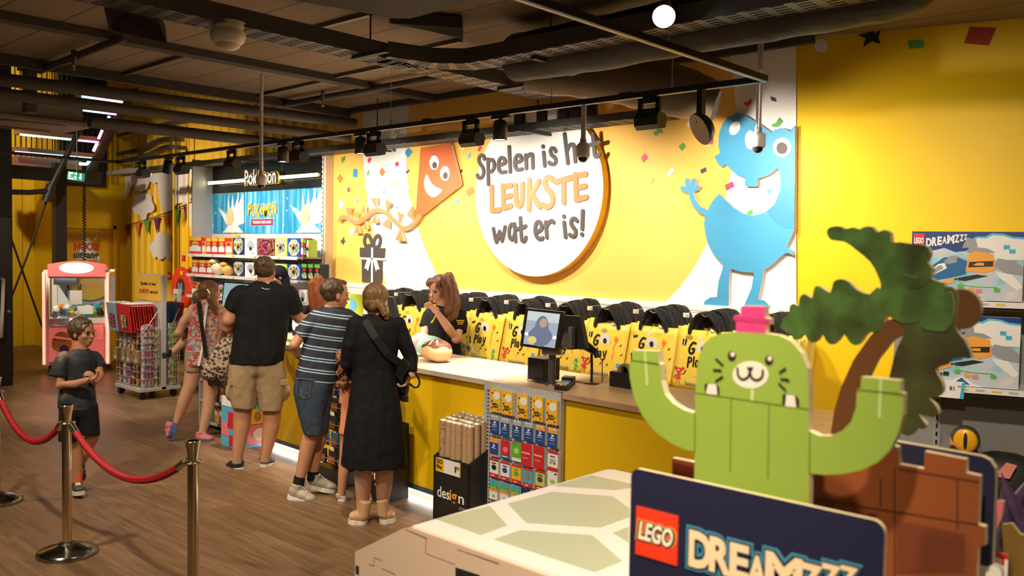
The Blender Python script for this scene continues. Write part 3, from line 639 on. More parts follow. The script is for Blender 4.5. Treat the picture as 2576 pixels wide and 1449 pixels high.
# ================================================================ COUNTER
CA = math.radians(-3.3); CD = V((math.cos(CA), math.sin(CA), 0)); CN = V((-math.sin(CA), math.cos(CA), 0))
CZ = .98; C0 = onZ(1228, 955, CZ); C0.z = 0; RCN = Matrix.Rotation(CA, 3, 'Z')
def cp(s, d, z): return C0 + CD * s + CN * d + V((0, 0, z))
def cs(px, py, z=CZ):        # along / depth coordinates of a point seen on the height z
    q = onZ(px, py, z) - C0; return q.dot(CD), q.dot(CN)
def cbox(m, s0, s1, d0, d1, z0, z1, mi=0, b=0.):
    return m.box(cp((s0 + s1) / 2, (d0 + d1) / 2, (z0 + z1) / 2), (s1 - s0, d1 - d0, z1 - z0), mi, M3=RCN, b=b)
def oak(name, a, b):
    return ramp_mat(name, [(.3, a), (.7, b)], 'noise', 2.2, .4, stretch=(1.2, 14, 14), detail=6)
W1 = oak('worktop_pale', (.50, .38, .27), (.62, .50, .38)); W2 = oak('worktop_oak', (.36, .22, .12), (.47, .31, .18))
M('counter_yellow', (.80, .50, .006), .38, spec=.4); M('kick_grey', (.10, .13, .15), .4, .3)
sL = cs(560, 845)[0]; s1 = cs(1425, 988)[0]; s2 = s1 + 1.75; DEP = .74
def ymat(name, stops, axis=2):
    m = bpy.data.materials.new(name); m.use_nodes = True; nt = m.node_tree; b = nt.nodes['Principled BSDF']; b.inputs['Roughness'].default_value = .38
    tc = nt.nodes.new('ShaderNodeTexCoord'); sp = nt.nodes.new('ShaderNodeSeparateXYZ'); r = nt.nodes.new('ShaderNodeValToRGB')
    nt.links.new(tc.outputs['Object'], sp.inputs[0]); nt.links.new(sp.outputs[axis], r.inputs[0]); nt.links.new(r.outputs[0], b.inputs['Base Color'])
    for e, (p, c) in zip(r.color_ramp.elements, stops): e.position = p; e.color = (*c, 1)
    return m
def unit(s0, s1, lab, front, top, over=.02):
    t = thing('counter_unit', lab, 'counter', cp((s0 + s1) / 2, 0, 0))
    cbox(MB(), s0, s1 - .003, .015, DEP - .05, .10, CZ - .036).build('body', front, t)
    cbox(MB(), s0, s1 - .003, .012, .03, .062, .10).build('kick_band', mt['kick_grey'], t)
    cbox(MB(), s0, s1 - .003, .10, DEP - .08, 0, .098).build('plinth', mt['white_paint'], t)
    cbox(MB(), s0, s1 - .003, .055, .075, .082, .098).build('light_strip', M('led_cool', (1, 1, 1), .4, emit=(.78, .88, 1), es=30), t)
    cbox(MB(), s0, s1 - .002, -over, DEP, CZ - .036, CZ, b=.002).build('worktop', top, t)
    return t
sM = cs(759, 873)[0]
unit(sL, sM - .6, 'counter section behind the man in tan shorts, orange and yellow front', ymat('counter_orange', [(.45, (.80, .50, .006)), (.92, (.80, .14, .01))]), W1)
unit(sM - .6, 0, 'yellow counter section with pale worktop in front of the cashier', mt['counter_yellow'], W1)
unit(0, s1, 'counter section carrying the grey card panel and the till', mt['counter_yellow'], W2)
unit(s1, s2, 'yellow counter section with oak worktop at the right, behind the cactus', mt['counter_yellow'], W2)

# --- perforated panel with hanging cards
def perf_mat(name, col, pitch=.025, r=.28):
    m = bpy.data.materials.new(name); m.use_nodes = True; nt = m.node_tree; b = nt.nodes['Principled BSDF']; b.inputs['Roughness'].default_value = .45; L = nt.links.new
    tc = nt.nodes.new('ShaderNodeTexCoord'); mp = nt.nodes.new('ShaderNodeMapping'); mp.inputs['Scale'].default_value = (1 / pitch, 0, 1 / pitch); L(tc.outputs['Object'], mp.inputs[0])
    vf = nt.nodes.new('ShaderNodeVectorMath'); vf.operation = 'FRACTION'; L(mp.outputs[0], vf.inputs[0])
    vd = nt.nodes.new('ShaderNodeVectorMath'); vd.operation = 'DISTANCE'; L(vf.outputs[0], vd.inputs[0]); vd.inputs[1].default_value = (.5, 0, .5)
    lt = nt.nodes.new('ShaderNodeMath'); lt.operation = 'LESS_THAN'; L(vd.outputs['Value'], lt.inputs[0]); lt.inputs[1].default_value = r
    mx = nt.nodes.new('ShaderNodeMix'); mx.data_type = 'RGBA'; mx.inputs[6].default_value = (*col, 1); mx.inputs[7].default_value = (.015, .015, .015, 1); L(lt.outputs[0], mx.inputs[0]); L(mx.outputs[2], b.inputs['Base Color'])
    return m
PD = -.03
pg = thing('peg_panel', 'grey perforated metal panel full of gift cards on the counter front', 'display panel', cp(s1 / 2, PD, 0))
cbox(MB(), .02, s1 - .05, PD, PD + .012, .12, CZ - .06).build('panel', perf_mat('perforated_grey', (.40, .40, .41)), pg)
m = MB(); cbox(m, .0, .02, PD - .004, PD + .03, .1, CZ); cbox(m, s1 - .05, s1, PD - .004, PD + .03, .1, CZ); cbox(m, .02, s1 - .05, PD - .004, PD + .03, CZ - .06, CZ); m.build('frame', M('panel_grey', (.42, .42, .43), .45), pg)
m = MB()
for k in range(16): cbox(m, s1 - .03, s1 - .018, PD - .006, PD, .16 + k * .05, .185 + k * .05)
m.build('slots', mt['black_plastic'], pg); pg.children[-1]['kind'] = 'stuff'
PP = cp(0, PD - .03, 0)
def zD(x, y): return onP(1080 + x * .3037, 880 + y * .3037, PP, CN)
def card(x, y, w, h, lab, bands, txt=(), n=5, grp='gift cards on the grey peg panel'):
    """pack of hanging cards: bands = (z0,z1,colour) fractions of the height, txt = (string, x, z, w, h, colour)"""
    c = zD(x, y); t = thing('gift_card', lab, 'gift card', c + V((0, 0, -h / 2)), grp)
    mats = []; 
    def mi(col):
        mm = mt[col]
        if mm not in mats: mats.append(mm)
        return mats.index(mm)
    m = MB()
    for k in range(1, n): m.box(c + CN * (.006 * k) + V((0, 0, -.0015 * k)), (w, .003, h), mi('card_back'), M3=RCN)
    for a, b, col in bands: m.box(c + V((0, 0, (a + b) / 2 * h - h / 2)), (w, .003, h * (b - a)), mi(col), M3=RCN)
    m.build('card_pack', mats, t)
    if txt:
        mats = []; m = MB()
        for s, tx, tz, tw, th, col in txt:
            if s == 'O': m.prism([c + CD * (tx * w + tw * w * math.cos(a)) + V((0, 0, tz * h + th * h * math.sin(a))) - CN * .003 for a in [k * .3142 for k in range(20)]], CN * .001, mi(col))
            elif s == 'R': m.box(c + CD * tx * w + V((0, 0, tz * h)) - CN * .0025, (tw * w, .001, th * h), mi(col), M3=RCN)
            else: m.text(s, c + CD * tx * w + V((0, 0, tz * h)) - CN * .0045, tw * w, th * h, CD, (0, 0, 1), .001, mi(col), bold=.02)
        m.build('print', mats, t)
    MB().tube([c - CN * .012 + V((0, 0, h * .47)), c + CN * .03 + V((0, 0, h * .47))], .0015, 6).build('hook', mt['grey_metal'], t)
    return t
for n_, c_ in dict(card_back=(.7, .68, .66), card_yellow=(.85, .48, .03), card_white=(.82, .8, .77), card_blue=(.015, .07, .30), card_navy=(.01, .03, .12), card_red=(.62, .025, .03), card_green=(.12, .42, .06), card_cyan=(.05, .42, .62), card_grey=(.42, .44, .47), card_orange=(.85, .36, .05), card_black=(.02, .02, .02), card_lime=(.45, .68, .1), card_brown=(.35, .2, .1), card_pink=(.8, .2, .25)).items(): M(n_, c_, .35)
NUM = ['first', 'second', 'third', 'fourth', 'fifth', 'sixth']
for i, (x, y) in enumerate(((548, 418), (645, 440), (770, 464), (895, 488), (1012, 514))):
    card(x, y, .098, .155, 'yellow present card with a white circle, %s from left in the top row' % NUM[i], [(0, 1, 'card_yellow')],
         [('O', .12, .2, .33, .17, 'card_white'), ('kado', -.02, -.14, .5, .1, 'card_black'), ('kaart', .04, -.25, .5, .1, 'card_black'), ('O', -.28, .3, .08, .05, 'card_red'), ('O', -.33, -.05, .08, .04, 'card_blue'), ('O', -.33, -.34, .07, .05, 'conf_purple'), ('O', .36, -.2, .08, .05, 'card_green'), ('O', .3, -.38, .09, .04, 'card_red')])
for i, (x, y) in enumerate(((542, 615), (627, 640), (725, 662), (822, 680), (918, 703), (1020, 728))):
    top = 'card_grey' if i < 4 else 'card_orange'
    card(x, y, .078, .122, 'blue game credit card with a %s top strip, %s in the second row' % ('grey' if i < 4 else 'orange', NUM[i] + ' from left'), [(0, .72, 'card_blue'), (.72, 1, top)],
         [('R', -.04, .08, .08, .2, 'card_white'), ('O', .06, .1, .12, .05, 'card_white'), ('R', 0, -.04, .5, .04, 'card_white'), ('PlayStation', 0, -.14, .62, .05, 'card_white'), ('R', 0, -.3, .6, .02, 'card_grey'), ('R', 0, .42, .7, .05, 'card_white')])
card(535, 806, .078, .122, 'blue game credit card with an orange top strip, first in the third row', [(0, .1, 'card_orange'), (.1, .75, 'card_blue'), (.75, 1, 'card_orange')], [('R', -.04, .08, .08, .2, 'card_white'), ('O', .06, .1, .12, .05, 'card_white'), ('R', 0, -.04, .5, .04, 'card_white')])
card(628, 826, .082, .122, 'red game card with a grey corner, second from left in the third row', [(0, .2, 'card_blue'), (.2, 1, 'card_red')], [('O', .05, .0, .28, .16, 'card_pink'), ('R', 0, -.38, .7, .06, 'card_white')])
card(723, 846, .082, .122, 'green game card, third from left in the third row', [(0, .18, 'card_white'), (.18, 1, 'card_green')], [('O', .0, .05, .3, .16, 'card_lime'), ('R', -.3, .45, .3, .05, 'card_red')])
for i, (x, y, w_) in enumerate(((803, 870, 'left'), (906, 892, 'right'))):
    card(x, y, .088, .145, 'plain red online card, the %s one of the red pair' % w_, [(0, 1, 'card_red')], [('ONLINE', .08, .08, .62, .07, 'card_white'), ('O', -.36, .08, .07, .035, 'card_white'), ('R', -.08, -.15, .5, .02, 'card_white')], 8)
card(1023, 922, .085, .128, 'white and red racing game card at the right end of the third row', [(0, .2, 'card_red'), (.2, .85, 'card_white'), (.85, 1, 'card_red')], [('O', 0, .02, .3, .1, 'card_grey'), ('R', 0, .22, .5, .05, 'card_blue'), ('O', -.2, -.1, .1, .05, 'card_green'), ('O', .2, -.1, .1, .05, 'card_red')])
R4 = [((537, 980), 'white game card with a dark figure shape, first', 'card_white', 'card_black'), ((627, 1006), 'white and blue game card, second', 'card_white', 'card_blue'), ((722, 1032), 'yellow game card, third', 'card_yellow', 'card_green'), ((815, 1060), 'light blue island game card, fourth', 'card_cyan', 'card_brown'), ((918, 1082), 'green and purple game card, fifth', 'card_lime', 'conf_purple')]
for (x, y), l, a, b in R4:
    card(x, y, .082, .122, l + ' from left in the fourth row', [(0, .22, 'card_red'), (.22, .88, a), (.88, 1, 'card_red')], [('O', 0, .05, .28, .14, b), ('R', .0, .27, .5, .06, b), ('R', -.1, -.4, .4, .05, 'card_white')])
card(1020, 1088, .085, .125, 'white music card with a green disc at the right of the fourth row', [(0, 1, 'card_white')], [('O', .02, -.02, .24, .12, 'card_lime'), ('R', .02, .02, .28, .025, 'card_black'), ('R', .02, -.04, .22, .02, 'card_black'), ('O', .3, .38, .1, .05, 'card_black')])
for i, (x, y) in enumerate(((532, 1160), (620, 1184), (712, 1206))):
    card(x, y, .078, .128, 'green and orange app store card, %s from left in the lowest visible row' % NUM[i], [(0, .42, 'card_white'), (.42, .55, 'card_orange'), (.55, .8, 'card_green'), (.8, 1, 'card_cyan')], [('Google Play', 0, .12, .7, .06, 'card_white'), ('O', .05, -.3, .12, .07, 'card_cyan'), ('O', .12, -.32, .07, .05, 'card_red')])
card(798, 1222, .08, .122, 'navy game card, fourth from left in the lowest visible row', [(0, 1, 'card_navy')], [('R', 0, .2, .5, .04, 'card_white')])

# --- till
def cz(px, py, z=CZ): q = onZ(px, py, z); return V((q.x, q.y, z))
till = thing('till_screen', 'black till with a lit customer screen and a second monitor behind it', 'till', cz(1388, 965))
b = cz(1388, 968)
MB().tube([b, b + V((0, 0, .20))], .024, 18).lathe([(.05, 0), (.05, .008), (.025, .01)], b, 24).build('pole', M('pole_grey', (.10, .10, .105), .35, .6), till)
MB().box(b + V((0, .0, .225)), (.13, .07, .05), M3=Matrix.Rotation(.5, 3, 'Z'), b=.006).build('arm', M('arm_grey', (.33, .31, .29), .35, .7), till)
# customer screen: plane through its four seen corners at the pole's depth
dpl = b + V((0, -.02, 0)); nv = V((-.25, 1, 0)).normalized()
cor = [onP(x, y, dpl - nv * .07, nv) for x, y in ((1322, 775), (1418, 785), (1402, 884), (1308, 870))]
m = MB(); nb = (cor[1] - cor[0]).cross(cor[3] - cor[0]).normalized(); nb = nb if nb.y > 0 else -nb
m.prism(cor, nb * .03); m.build('screen_housing', mt['black_plastic'], till)
ins = lambda u, v, d=-.001: (cor[0].lerp(cor[1], u)).lerp(cor[3].lerp(cor[2], u), v) + nb * d
def sq(u0, v0, u1, v1, d): return [ins(u0, v0, d), ins(u1, v0, d), ins(u1, v1, d), ins(u0, v1, d)]
m = MB(); m.prism(sq(.08, .06, .92, .93, -.001), nb * .001, 0)
m.prism(sq(.08, .62, .92, .70, -.002), nb * .001, 1); m.prism(sq(.08, .06, .92, .30, -.0015), nb * .001, 2)
m.prism([ins(.5 + .22 * math.cos(a) * .8, .45 + .3 * math.sin(a), -.0022) if math.sin(a) < .2 else ins(.5 + .5 * math.cos(a) * .7, .5 + .45 * math.sin(a), -.0022) for a in [k * .314 for k in range(20)]], nb * .0005, 3)
m.prism([ins(.53 + .10 * math.cos(a), .33 + .12 * math.sin(a), -.003) for a in [k * .314 for k in range(20)]], nb * .0005, 4)
m.prism([ins(.3 + .12 * math.cos(a), .8 + .1 * math.sin(a), -.003) for a in [k * .314 for k in range(20)]], nb * .0005, 5)
def glow(n_, c_, e_): return M(n_, (.02, .02, .02), .25, emit=c_, es=e_)
m.build('screen', [glow('scr_base', (.36, .40, .46), .9), glow('scr_band', (.75, .78, 1.), 1.1), glow('scr_top', (.55, .62, .60), .9), glow('scr_person', (.16, .17, .26), .9), glow('scr_face', (.48, .32, .25), .9), glow('scr_gold', (.85, .65, .2), .8)], till)
cor2 = [onP(x, y, dpl + V((.10, .10, 0)), V((.1, 1, 0)).normalized()) for x, y in ((1416, 793), (1458, 796), (1474, 878), (1404, 880))]
n2 = V((.1, 1, 0)).normalized(); MB().prism(cor2, n2 * .035).build('rear_monitor', M('monitor_black', (.02, .018, .017), .4), till)
p = onP(1424, 856, dpl + V((.06, .04, 0)), CN); MB().lathe([(.05, -.03), (.055, 0), (.05, .03)], p, 24, M3=Matrix.Rotation(1.57, 3, 'Y') @ Matrix.Rotation(.4, 3, 'X')).box(p + V((0, .02, .02)), (.09, .05, .14), b=.01).build('hinge', M('hinge_grey', (.16, .15, .145), .35, .4), till)
# printer box
pb = cz(1326, 958); pr = cz(1372, 966)
w_ = (pr - pb).length; t = thing('receipt_printer', 'black boxy receipt printer with cables left of the till pole', 'printer', pb)
ctr_ = pb + CD * .075 + CN * .08
MB().box(ctr_ + V((0, 0, .085)), (.15, .16, .15), M3=RCN, b=.006).build('casing', mt['black_plastic'], t)
m = MB()
for k in range(5): m.tube([ctr_ + V((-.06 + .03 * k, -.085, .03)), ctr_ + V((-.05 + .035 * k, -.11, .012 + .01 * (k % 2))), ctr_ + V((.02 + .03 * k, -.10, .006)), ctr_ + V((.05 + .03 * k, -.07, .006))], .003, 6)
m.build('cables', mt['black_plastic'], t)
# payment terminal
c = cz(1421, 979); t = thing('payment_terminal', 'black card payment terminal with coloured keys on the oak worktop', 'card terminal', c)
R_ = Matrix.Rotation(.25, 3, 'Z') @ Matrix.Rotation(.18, 3, 'X')
MB().box(c + V((0, 0, .025)), (.085, .15, .035), M3=R_, b=.008).box(c + R_ @ V((0, .06, .03)) + V((0, 0, .02)), (.08, .05, .03), M3=R_, b=.006).build('casing', mt['black_plastic'], t)
m = MB()
for i in range(3):
    for j in range(4): m.box(c + V((0, 0, .025)) + R_ @ V((-.025 + .025 * i, -.055 + .016 * j, .02)), (.018, .011, .005), 0 if j else i + 1, M3=R_)
m.build('keypad', [mt['card_grey'], mt['card_red'], mt['card_orange'], mt['card_green']], t)
m = MB(); m.box(c + V((0, 0, .025)) + R_ @ V((0, .035, .019)), (.06, .04, .002), M3=R_); m.build('display', M('lcd', (.25, .28, .26), .3), t)
# scanner on stand
c = cz(1488, 965); h = onP(1488, 872, c, CN); t = thing('barcode_scanner', 'black and blue barcode scanner on a thin stand right of the till', 'scanner', c)
MB().lathe([(.055, 0), (.05, .008), (.012, .012)], c, 24).tube([c + V((0, 0, .01)), c + V((0, 0, .10)), h], .009, 10).build('stand', mt['black_plastic'], t)
g = onP(1460, 862, c, CN); e = onP(1500, 884, c, CN)
MB().tube([g + V((0, -.02, .0)), g.lerp(e, .4), e + V((0, 0, -.01)), e + V((.01, 0, -.04))], [.035, .032, .022, .018], 14).build('body', mt['black_plastic'], t)
MB().tube([onP(1458, 852, c, CN) + V((0, -.02, 0)), onP(1472, 860, c, CN)], [.026, .03], 14).build('nose', M('scanner_blue', (.01, .05, .55), .35), t)
MB().tube([e, e + V((.05, 0, -.06)), e + V((.055, 0, -.2)), c + V((.07, -.02, .01)), c + V((-.02, -.05, .005)), c + V((-.12, -.02, .005))], .003, 6).build('cable', mt['black_plastic'], t)
# tape dispenser
c = cz(1552, 975); t = thing('tape_dispenser', 'black tape dispenser with a brown tape roll next to the cactus arm', 'tape dispenser', c)
MB().box(c + CD * .03 + V((0, .05, .05)), (.20, .09, .10), M3=RCN, b=.01).build('base', mt['black_plastic'], t)
p = c + CD * .03 + V((0, .05, .105)); Q = Matrix.Rotation(math.pi / 2, 3, 'X')
MB().lathe([(.03, -.02), (.05, -.02), (.05, .02), (.03, .02), (.03, -.02)], p, 28, M3=Q).build('tape_roll', M('tape_brown', (.22, .13, .07), .3), t)
tag(MB().lathe([(.03, 0), (.03, .002), (0, .002)], cz(1253, 956) + V((0, 0, 0)), 20).build('cable_grommet', M('grommet', (.33, .25, .17), .5)), 'round cable grommet in the oak worktop corner', 'grommet')

# --- squishy toys on the worktop
c = cz(1081, 912); t = thing('plush_doughnut', 'round bun-shaped plush with brown icing on the pale worktop', 'plush toy', c)
m = MB().ell(c + V((0, .07, .085)), (.135, .11, .085), 32, 18)
for q in m.v: q.z += .006 * math.sin(q.x * 40)
m.build('bun', M('bun_peach', (.80, .47, .25), .7), t)
cc = c + V((0, .07, .088)); vs = []; N_ = 40
m = MB()
ringn = 7
for i in range(ringn + 1):
    for k in range(N_):
        a = 2 * math.pi * k / N_; tmax = 1.12 + .13 * math.sin(5 * a) + .08 * math.sin(3 * a + 1); th = tmax * i / ringn
        vs.append(cc + V((.138 * math.sin(th) * math.cos(a), .113 * math.sin(th) * math.sin(a), .088 * math.cos(th))))
m.add(vs, [(i * N_ + k, i * N_ + (k + 1) % N_, (i + 1) * N_ + (k + 1) % N_, (i + 1) * N_ + k) for i in range(ringn) for k in range(N_)], 0, True); m.build('icing', M('icing_brown', (.17, .05, .03), .5), t)
def oncap(a, th, k=1.03): return cc + V((.138 * k * math.sin(th) * math.cos(a), .113 * k * math.sin(th) * math.sin(a), .088 * k * math.cos(th)))
m = MB()
for a0 in (-2.6, -2.0, -1.4, -.8): m.tube([oncap(a0 + j * .09 * (1 if i % 2 else -1), .35 + .1 * i) for i in range(7) for j in (1,)], .005, 6)
m.build('drizzle', mt['white_print'], t)
m = MB(); random.seed(3)
for k in range(14): m.ell(oncap(random.uniform(0, 6.28), random.uniform(.3, 1.0), 1.02), (.005, .005, .005), 8, 5)
m.build('sprinkles', M('sprinkle', (.85, .6, .1), .5), t); t.children[-1]['kind'] = 'stuff'
c = cz(1042, 902); t = thing('plush_roll', 'mint green and pink plush roll behind the brown-iced bun plush', 'plush toy', c + V((-.02, .17, 0)))
c = c + V((-.03, .19, .085)); MB().ell(c, (.15, .10, .085), 28, 16).build('body', M('mint', (.42, .74, .62), .7), t)
MB().ell(c + V((-.09, -.01, .02)), (.085, .092, .082), 24, 14).build('end', M('blush', (.85, .52, .52), .7), t)

# --- left part of the counter: monitor, label scanner, notice
q0 = onZ(600, 845, CZ); t = thing('till_monitor', 'black monitor with a pale blue screen between the ponytail woman and the man', 'monitor', V((q0.x, q0.y + .3, CZ)))
Yp = V((q0.x, q0.y + .25, 0)); nn = V((.1, 1, 0)).normalized()
k = [onP(x, y, Yp, nn) for x, y in ((563, 707), (640, 712), (632, 822), (552, 808))]
MB().prism(k, nn * .03).build('housing', mt['black_plastic'], t)
def ip(u, v, d): return k[0].lerp(k[1], u).lerp(k[3].lerp(k[2], u), v) - nn * d
m = MB(); m.prism([ip(.04, .04, .002), ip(.97, .04, .002), ip(.97, .95, .002), ip(.04, .95, .002)], nn * .001, 0); m.prism([ip(.08, .58, .003), ip(.34, .58, .003), ip(.32, .9, .003), ip(.06, .9, .003)], nn * .001, 1)
for j in range(5): m.prism([ip(.45, .12 + .1 * j, .003), ip(.8, .12 + .1 * j, .003), ip(.8, .15 + .1 * j, .003), ip(.45, .15 + .1 * j, .003)], nn * .001, 2)
m.build('screen', [glow('scr_blue', (.30, .45, .50), .8), glow('scr_yel', (.75, .68, .2), .8), glow('scr_line', (.18, .32, .38), .8)], t)
MB().tube([(q0.x, q0.y + .3, CZ), (q0.x, q0.y + .3, CZ + .3)], .025, 12).lathe([(.1, 0), (.1, .012), (.03, .015)], (q0.x, q0.y + .3, CZ), 20).build('stand', mt['black_plastic'], t)
c = cz(727, 846); t = thing('label_scanner', 'small black and white hand scanner standing beside the man', 'scanner', c + V((0, .1, 0)))
MB().box(c + V((0, .1, .05)), (.08, .09, .10), b=.012).build('base', mt['black_plastic'], t); MB().lathe([(.03, .06), (.038, .10), (.034, .15), (.0, .165)], c + V((0, .08, 0)), 20).build('window', M('scan_white', (.9, .9, .9), .3, emit=(1, 1, 1), es=1.), t)
c = cz(732, 860); tag(MB().box(c + V((0, .08, .015)), (.16, .2, .025), M3=RCN, b=.004).build('book', M('book_green', (.28, .42, .08), .5)), 'green book lying on the worktop by the man', 'book')
q1 = cz(893, 862); Yq = V((q1.x, q1.y + .12, 0))
t = thing('counter_notice', 'lime green counter notice with a blue figure beside the woman in black', 'sign', V((q1.x, Yq.y, CZ)))
k = [onP(x, y, Yq, CN) for x, y in ((872, 738), (916, 742), (908, 812), (866, 806))]; MB().prism(k, CN * .01).build('panel', M('lime', (.50, .58, .04), .5), t)
def iq(u, v, d=.001): return k[0].lerp(k[1], u).lerp(k[3].lerp(k[2], u), v) - CN * d
m = MB(); m.prism([iq(.45 + .22 * math.cos(a), .42 + .2 * math.sin(a)) for a in [j * .42 for j in range(15)]], CN * .0008, 0); m.prism([iq(.3 + .1 * math.cos(a), .2 + .1 * math.sin(a)) for a in [j * .42 for j in range(15)]], CN * .0008, 0)
m.text('GESCHOTEN?', iq(.5, .74, .003), .12, .022, CD, (0, 0, 1), .001, 1); m.build('print', [mt['conf_sky'], mt['card_navy']], t)
MB().tube([V((q1.x, Yq.y + .02, CZ)), (k[2] + k[3]) / 2 + CN * .012], .01, 8).box((q1.x, Yq.y + .02, CZ + .005), (.14, .1, .01)).build('stand', mt['black_plastic'], t)
q = cz(985, 872); k = [onP(x, y, V((q.x, q.y + .02, 0)), CN) for x, y in ((972, 745), (988, 748), (1000, 800), (982, 812))]
tag(MB().prism(k, CN * .03).prism([k[3] + V((0, .01, 0)), k[2] + V((0, .01, 0)), V((k[2].x, k[2].y + .01, CZ)), V((k[3].x, k[3].y + .01, CZ))], CN * .02).build('till_monitor', mt['black_plastic']), 'edge of a black monitor behind the shoulder of the woman in black', 'monitor')

# --- wrapping paper bin
def at_px(px, d):     # floor point d in front of the counter seen at column px
    def col(s): q = cp(s, d, 0) - EYE; return IW / 2 + FPX * q.dot(CR) / q.dot(CF)
    a, b = -5., 2.
    for _ in range(50):
        m_ = (a + b) / 2
        if col(m_) < px: a = m_
        else: b = m_
    return cp(a, d, 0)
def bin_at(f, wdt, dep, lab, full=True):
    t = thing('paper_bin', lab, 'display bin', f + CD * wdt / 2 + CN * dep / 2, 'black cardboard roll bins')
    zf, zb_ = .44, .56; m = MB(); th = .012
    P = lambda s, d, z: f + CD * s + CN * d + V((0, 0, z))
    def wall(a, b, za, zb2, off): m.prism([P(*a, 0), P(*b, 0), P(*b, zb2), P(*a, za)], off)
    wall((0, 0), (wdt, 0), zf, zf, CN * th); wall((0, dep), (wdt, dep), zb_, zb_, -CN * th); wall((0, 0), (0, dep), zf, zb_, CD * th); wall((wdt, 0), (wdt, dep), zf, zb_, -CD * th)
    m.prism([P(.01, .01, .01), P(wdt - .01, .01, .01), P(wdt - .01, dep - .01, .01), P(.01, dep - .01, .01)], (0, 0, .01)); m.build('carton', M('carton_black', (.012, .012, .012), .5), t)
    m = MB(); z_ = .20
    m.text('des', P(wdt * .30, -.002, z_), .13, .075, CD, (0, 0, 1), .001, 0, bold=.01); m.text('ig', P(wdt * .58, -.002, z_ - .012), .075, .095, CD, (0, 0, 1), .001, 1, bold=.02); m.text('n', P(wdt * .80, -.002, z_ - .012), .055, .05, CD, (0, 0, 1), .001, 0, bold=.01); m.text('group', P(wdt * .86, -.002, z_ - .07), .08, .02, CD, (0, 0, 1), .001, 2)
    m.build('lettering', [mt['white_print'], mt['card_orange'], mt['card_grey']], t)
    return t, P
f = onZ(1089, 1303); ff = onZ(1170, 1330); wdt = (ff - f).dot(CD); wdt = .37
tb, P = bin_at(f, wdt, .27, 'black cardboard bin of kraft wrapping rolls left of the card panel')
m = MB(); m.box(P(wdt * .45, -.004, .385), (.235, .003, .095), 0, M3=RCN); m.box(P(wdt * .2, -.006, .385), (.085, .002, .095), 1, M3=RCN); m.text('GO', P(wdt * .2, -.009, .41), .06, .03, CD, (0, 0, 1), .001, 2, bold=.02); m.text('Play', P(wdt * .2, -.009, .37), .06, .03, CD, (0, 0, 1), .001, 2, bold=.02); m.text('1', P(wdt * .65, -.009, .385), .012, .04, CD, (0, 0, 1), .001, 2); m.text('99', P(wdt * .71, -.009, .395), .026, .022, CD, (0, 0, 1), .001, 2); m.box(P(wdt * .765, -.006, .385), (.012, .002, .095), 1, M3=RCN)
m.build('price_tag', [mt['card_white'], mt['card_yellow'], mt['card_black']], tb)
def kraft(name, dots):
    return ramp_mat(name, dots, 'voronoi', 95, .6, interp='CONSTANT')
K1 = kraft('kraft_dots', [(0, (.42, .27, .14)), (.62, (.50, .05, .04)), (.72, (.05, .22, .08)), (.8, (.42, .27, .14))]); K2 = kraft('kraft_lines', [(0, (.44, .28, .15)), (.7, (.55, .15, .12)), (.78, (.2, .35, .15)), (.85, (.46, .3, .16))])
proto = None; random.seed(11); n_ = 0
for j in range(4):
    for i in range(6):
        b = P(.04 + i * .058, .045 + j * .055, .02); hgt = .66 + .012 * j
        lab = 'kraft paper roll standing in the bin, %s column from left, %s' % (NUM[i], ['front row', 'second row', 'third row', 'back row'][j])
        t = thing('wrapping_roll', lab, 'wrapping paper roll', b, 'kraft rolls in the bin by the card panel')
        lean = V((random.uniform(-.008, .008), random.uniform(-.008, .012), 0))
        MB().tube([b, b + V((0, 0, hgt * .5)) + lean * .5, b + V((0, 0, hgt)) + lean], .026, 14).build('paper', K1 if i == 0 else K2, t)
        tp_ = b + V((0, 0, hgt)) + lean; MB().lathe([(.0265, -.006), (.026, .004), (.016, .005), (.015, -.01), (0, -.01)], tp_, 14).build('wrap_end', M('foil_end', (.55, .48, .38), .2, .5), t)
        if j == 0 and i in (1, 3): MB().lathe([(.0268, .30 * 1), (.0268, .42)], b + lean * .5, 14).build('paper_band', mt['carton_black'], t)
        n_ += 1
b2 = onZ(868, 1196); b2 = at_px(893, -.27); t, P2 = bin_at(b2, .34, .24, 'black cardboard bin behind the girl and the woman in black')

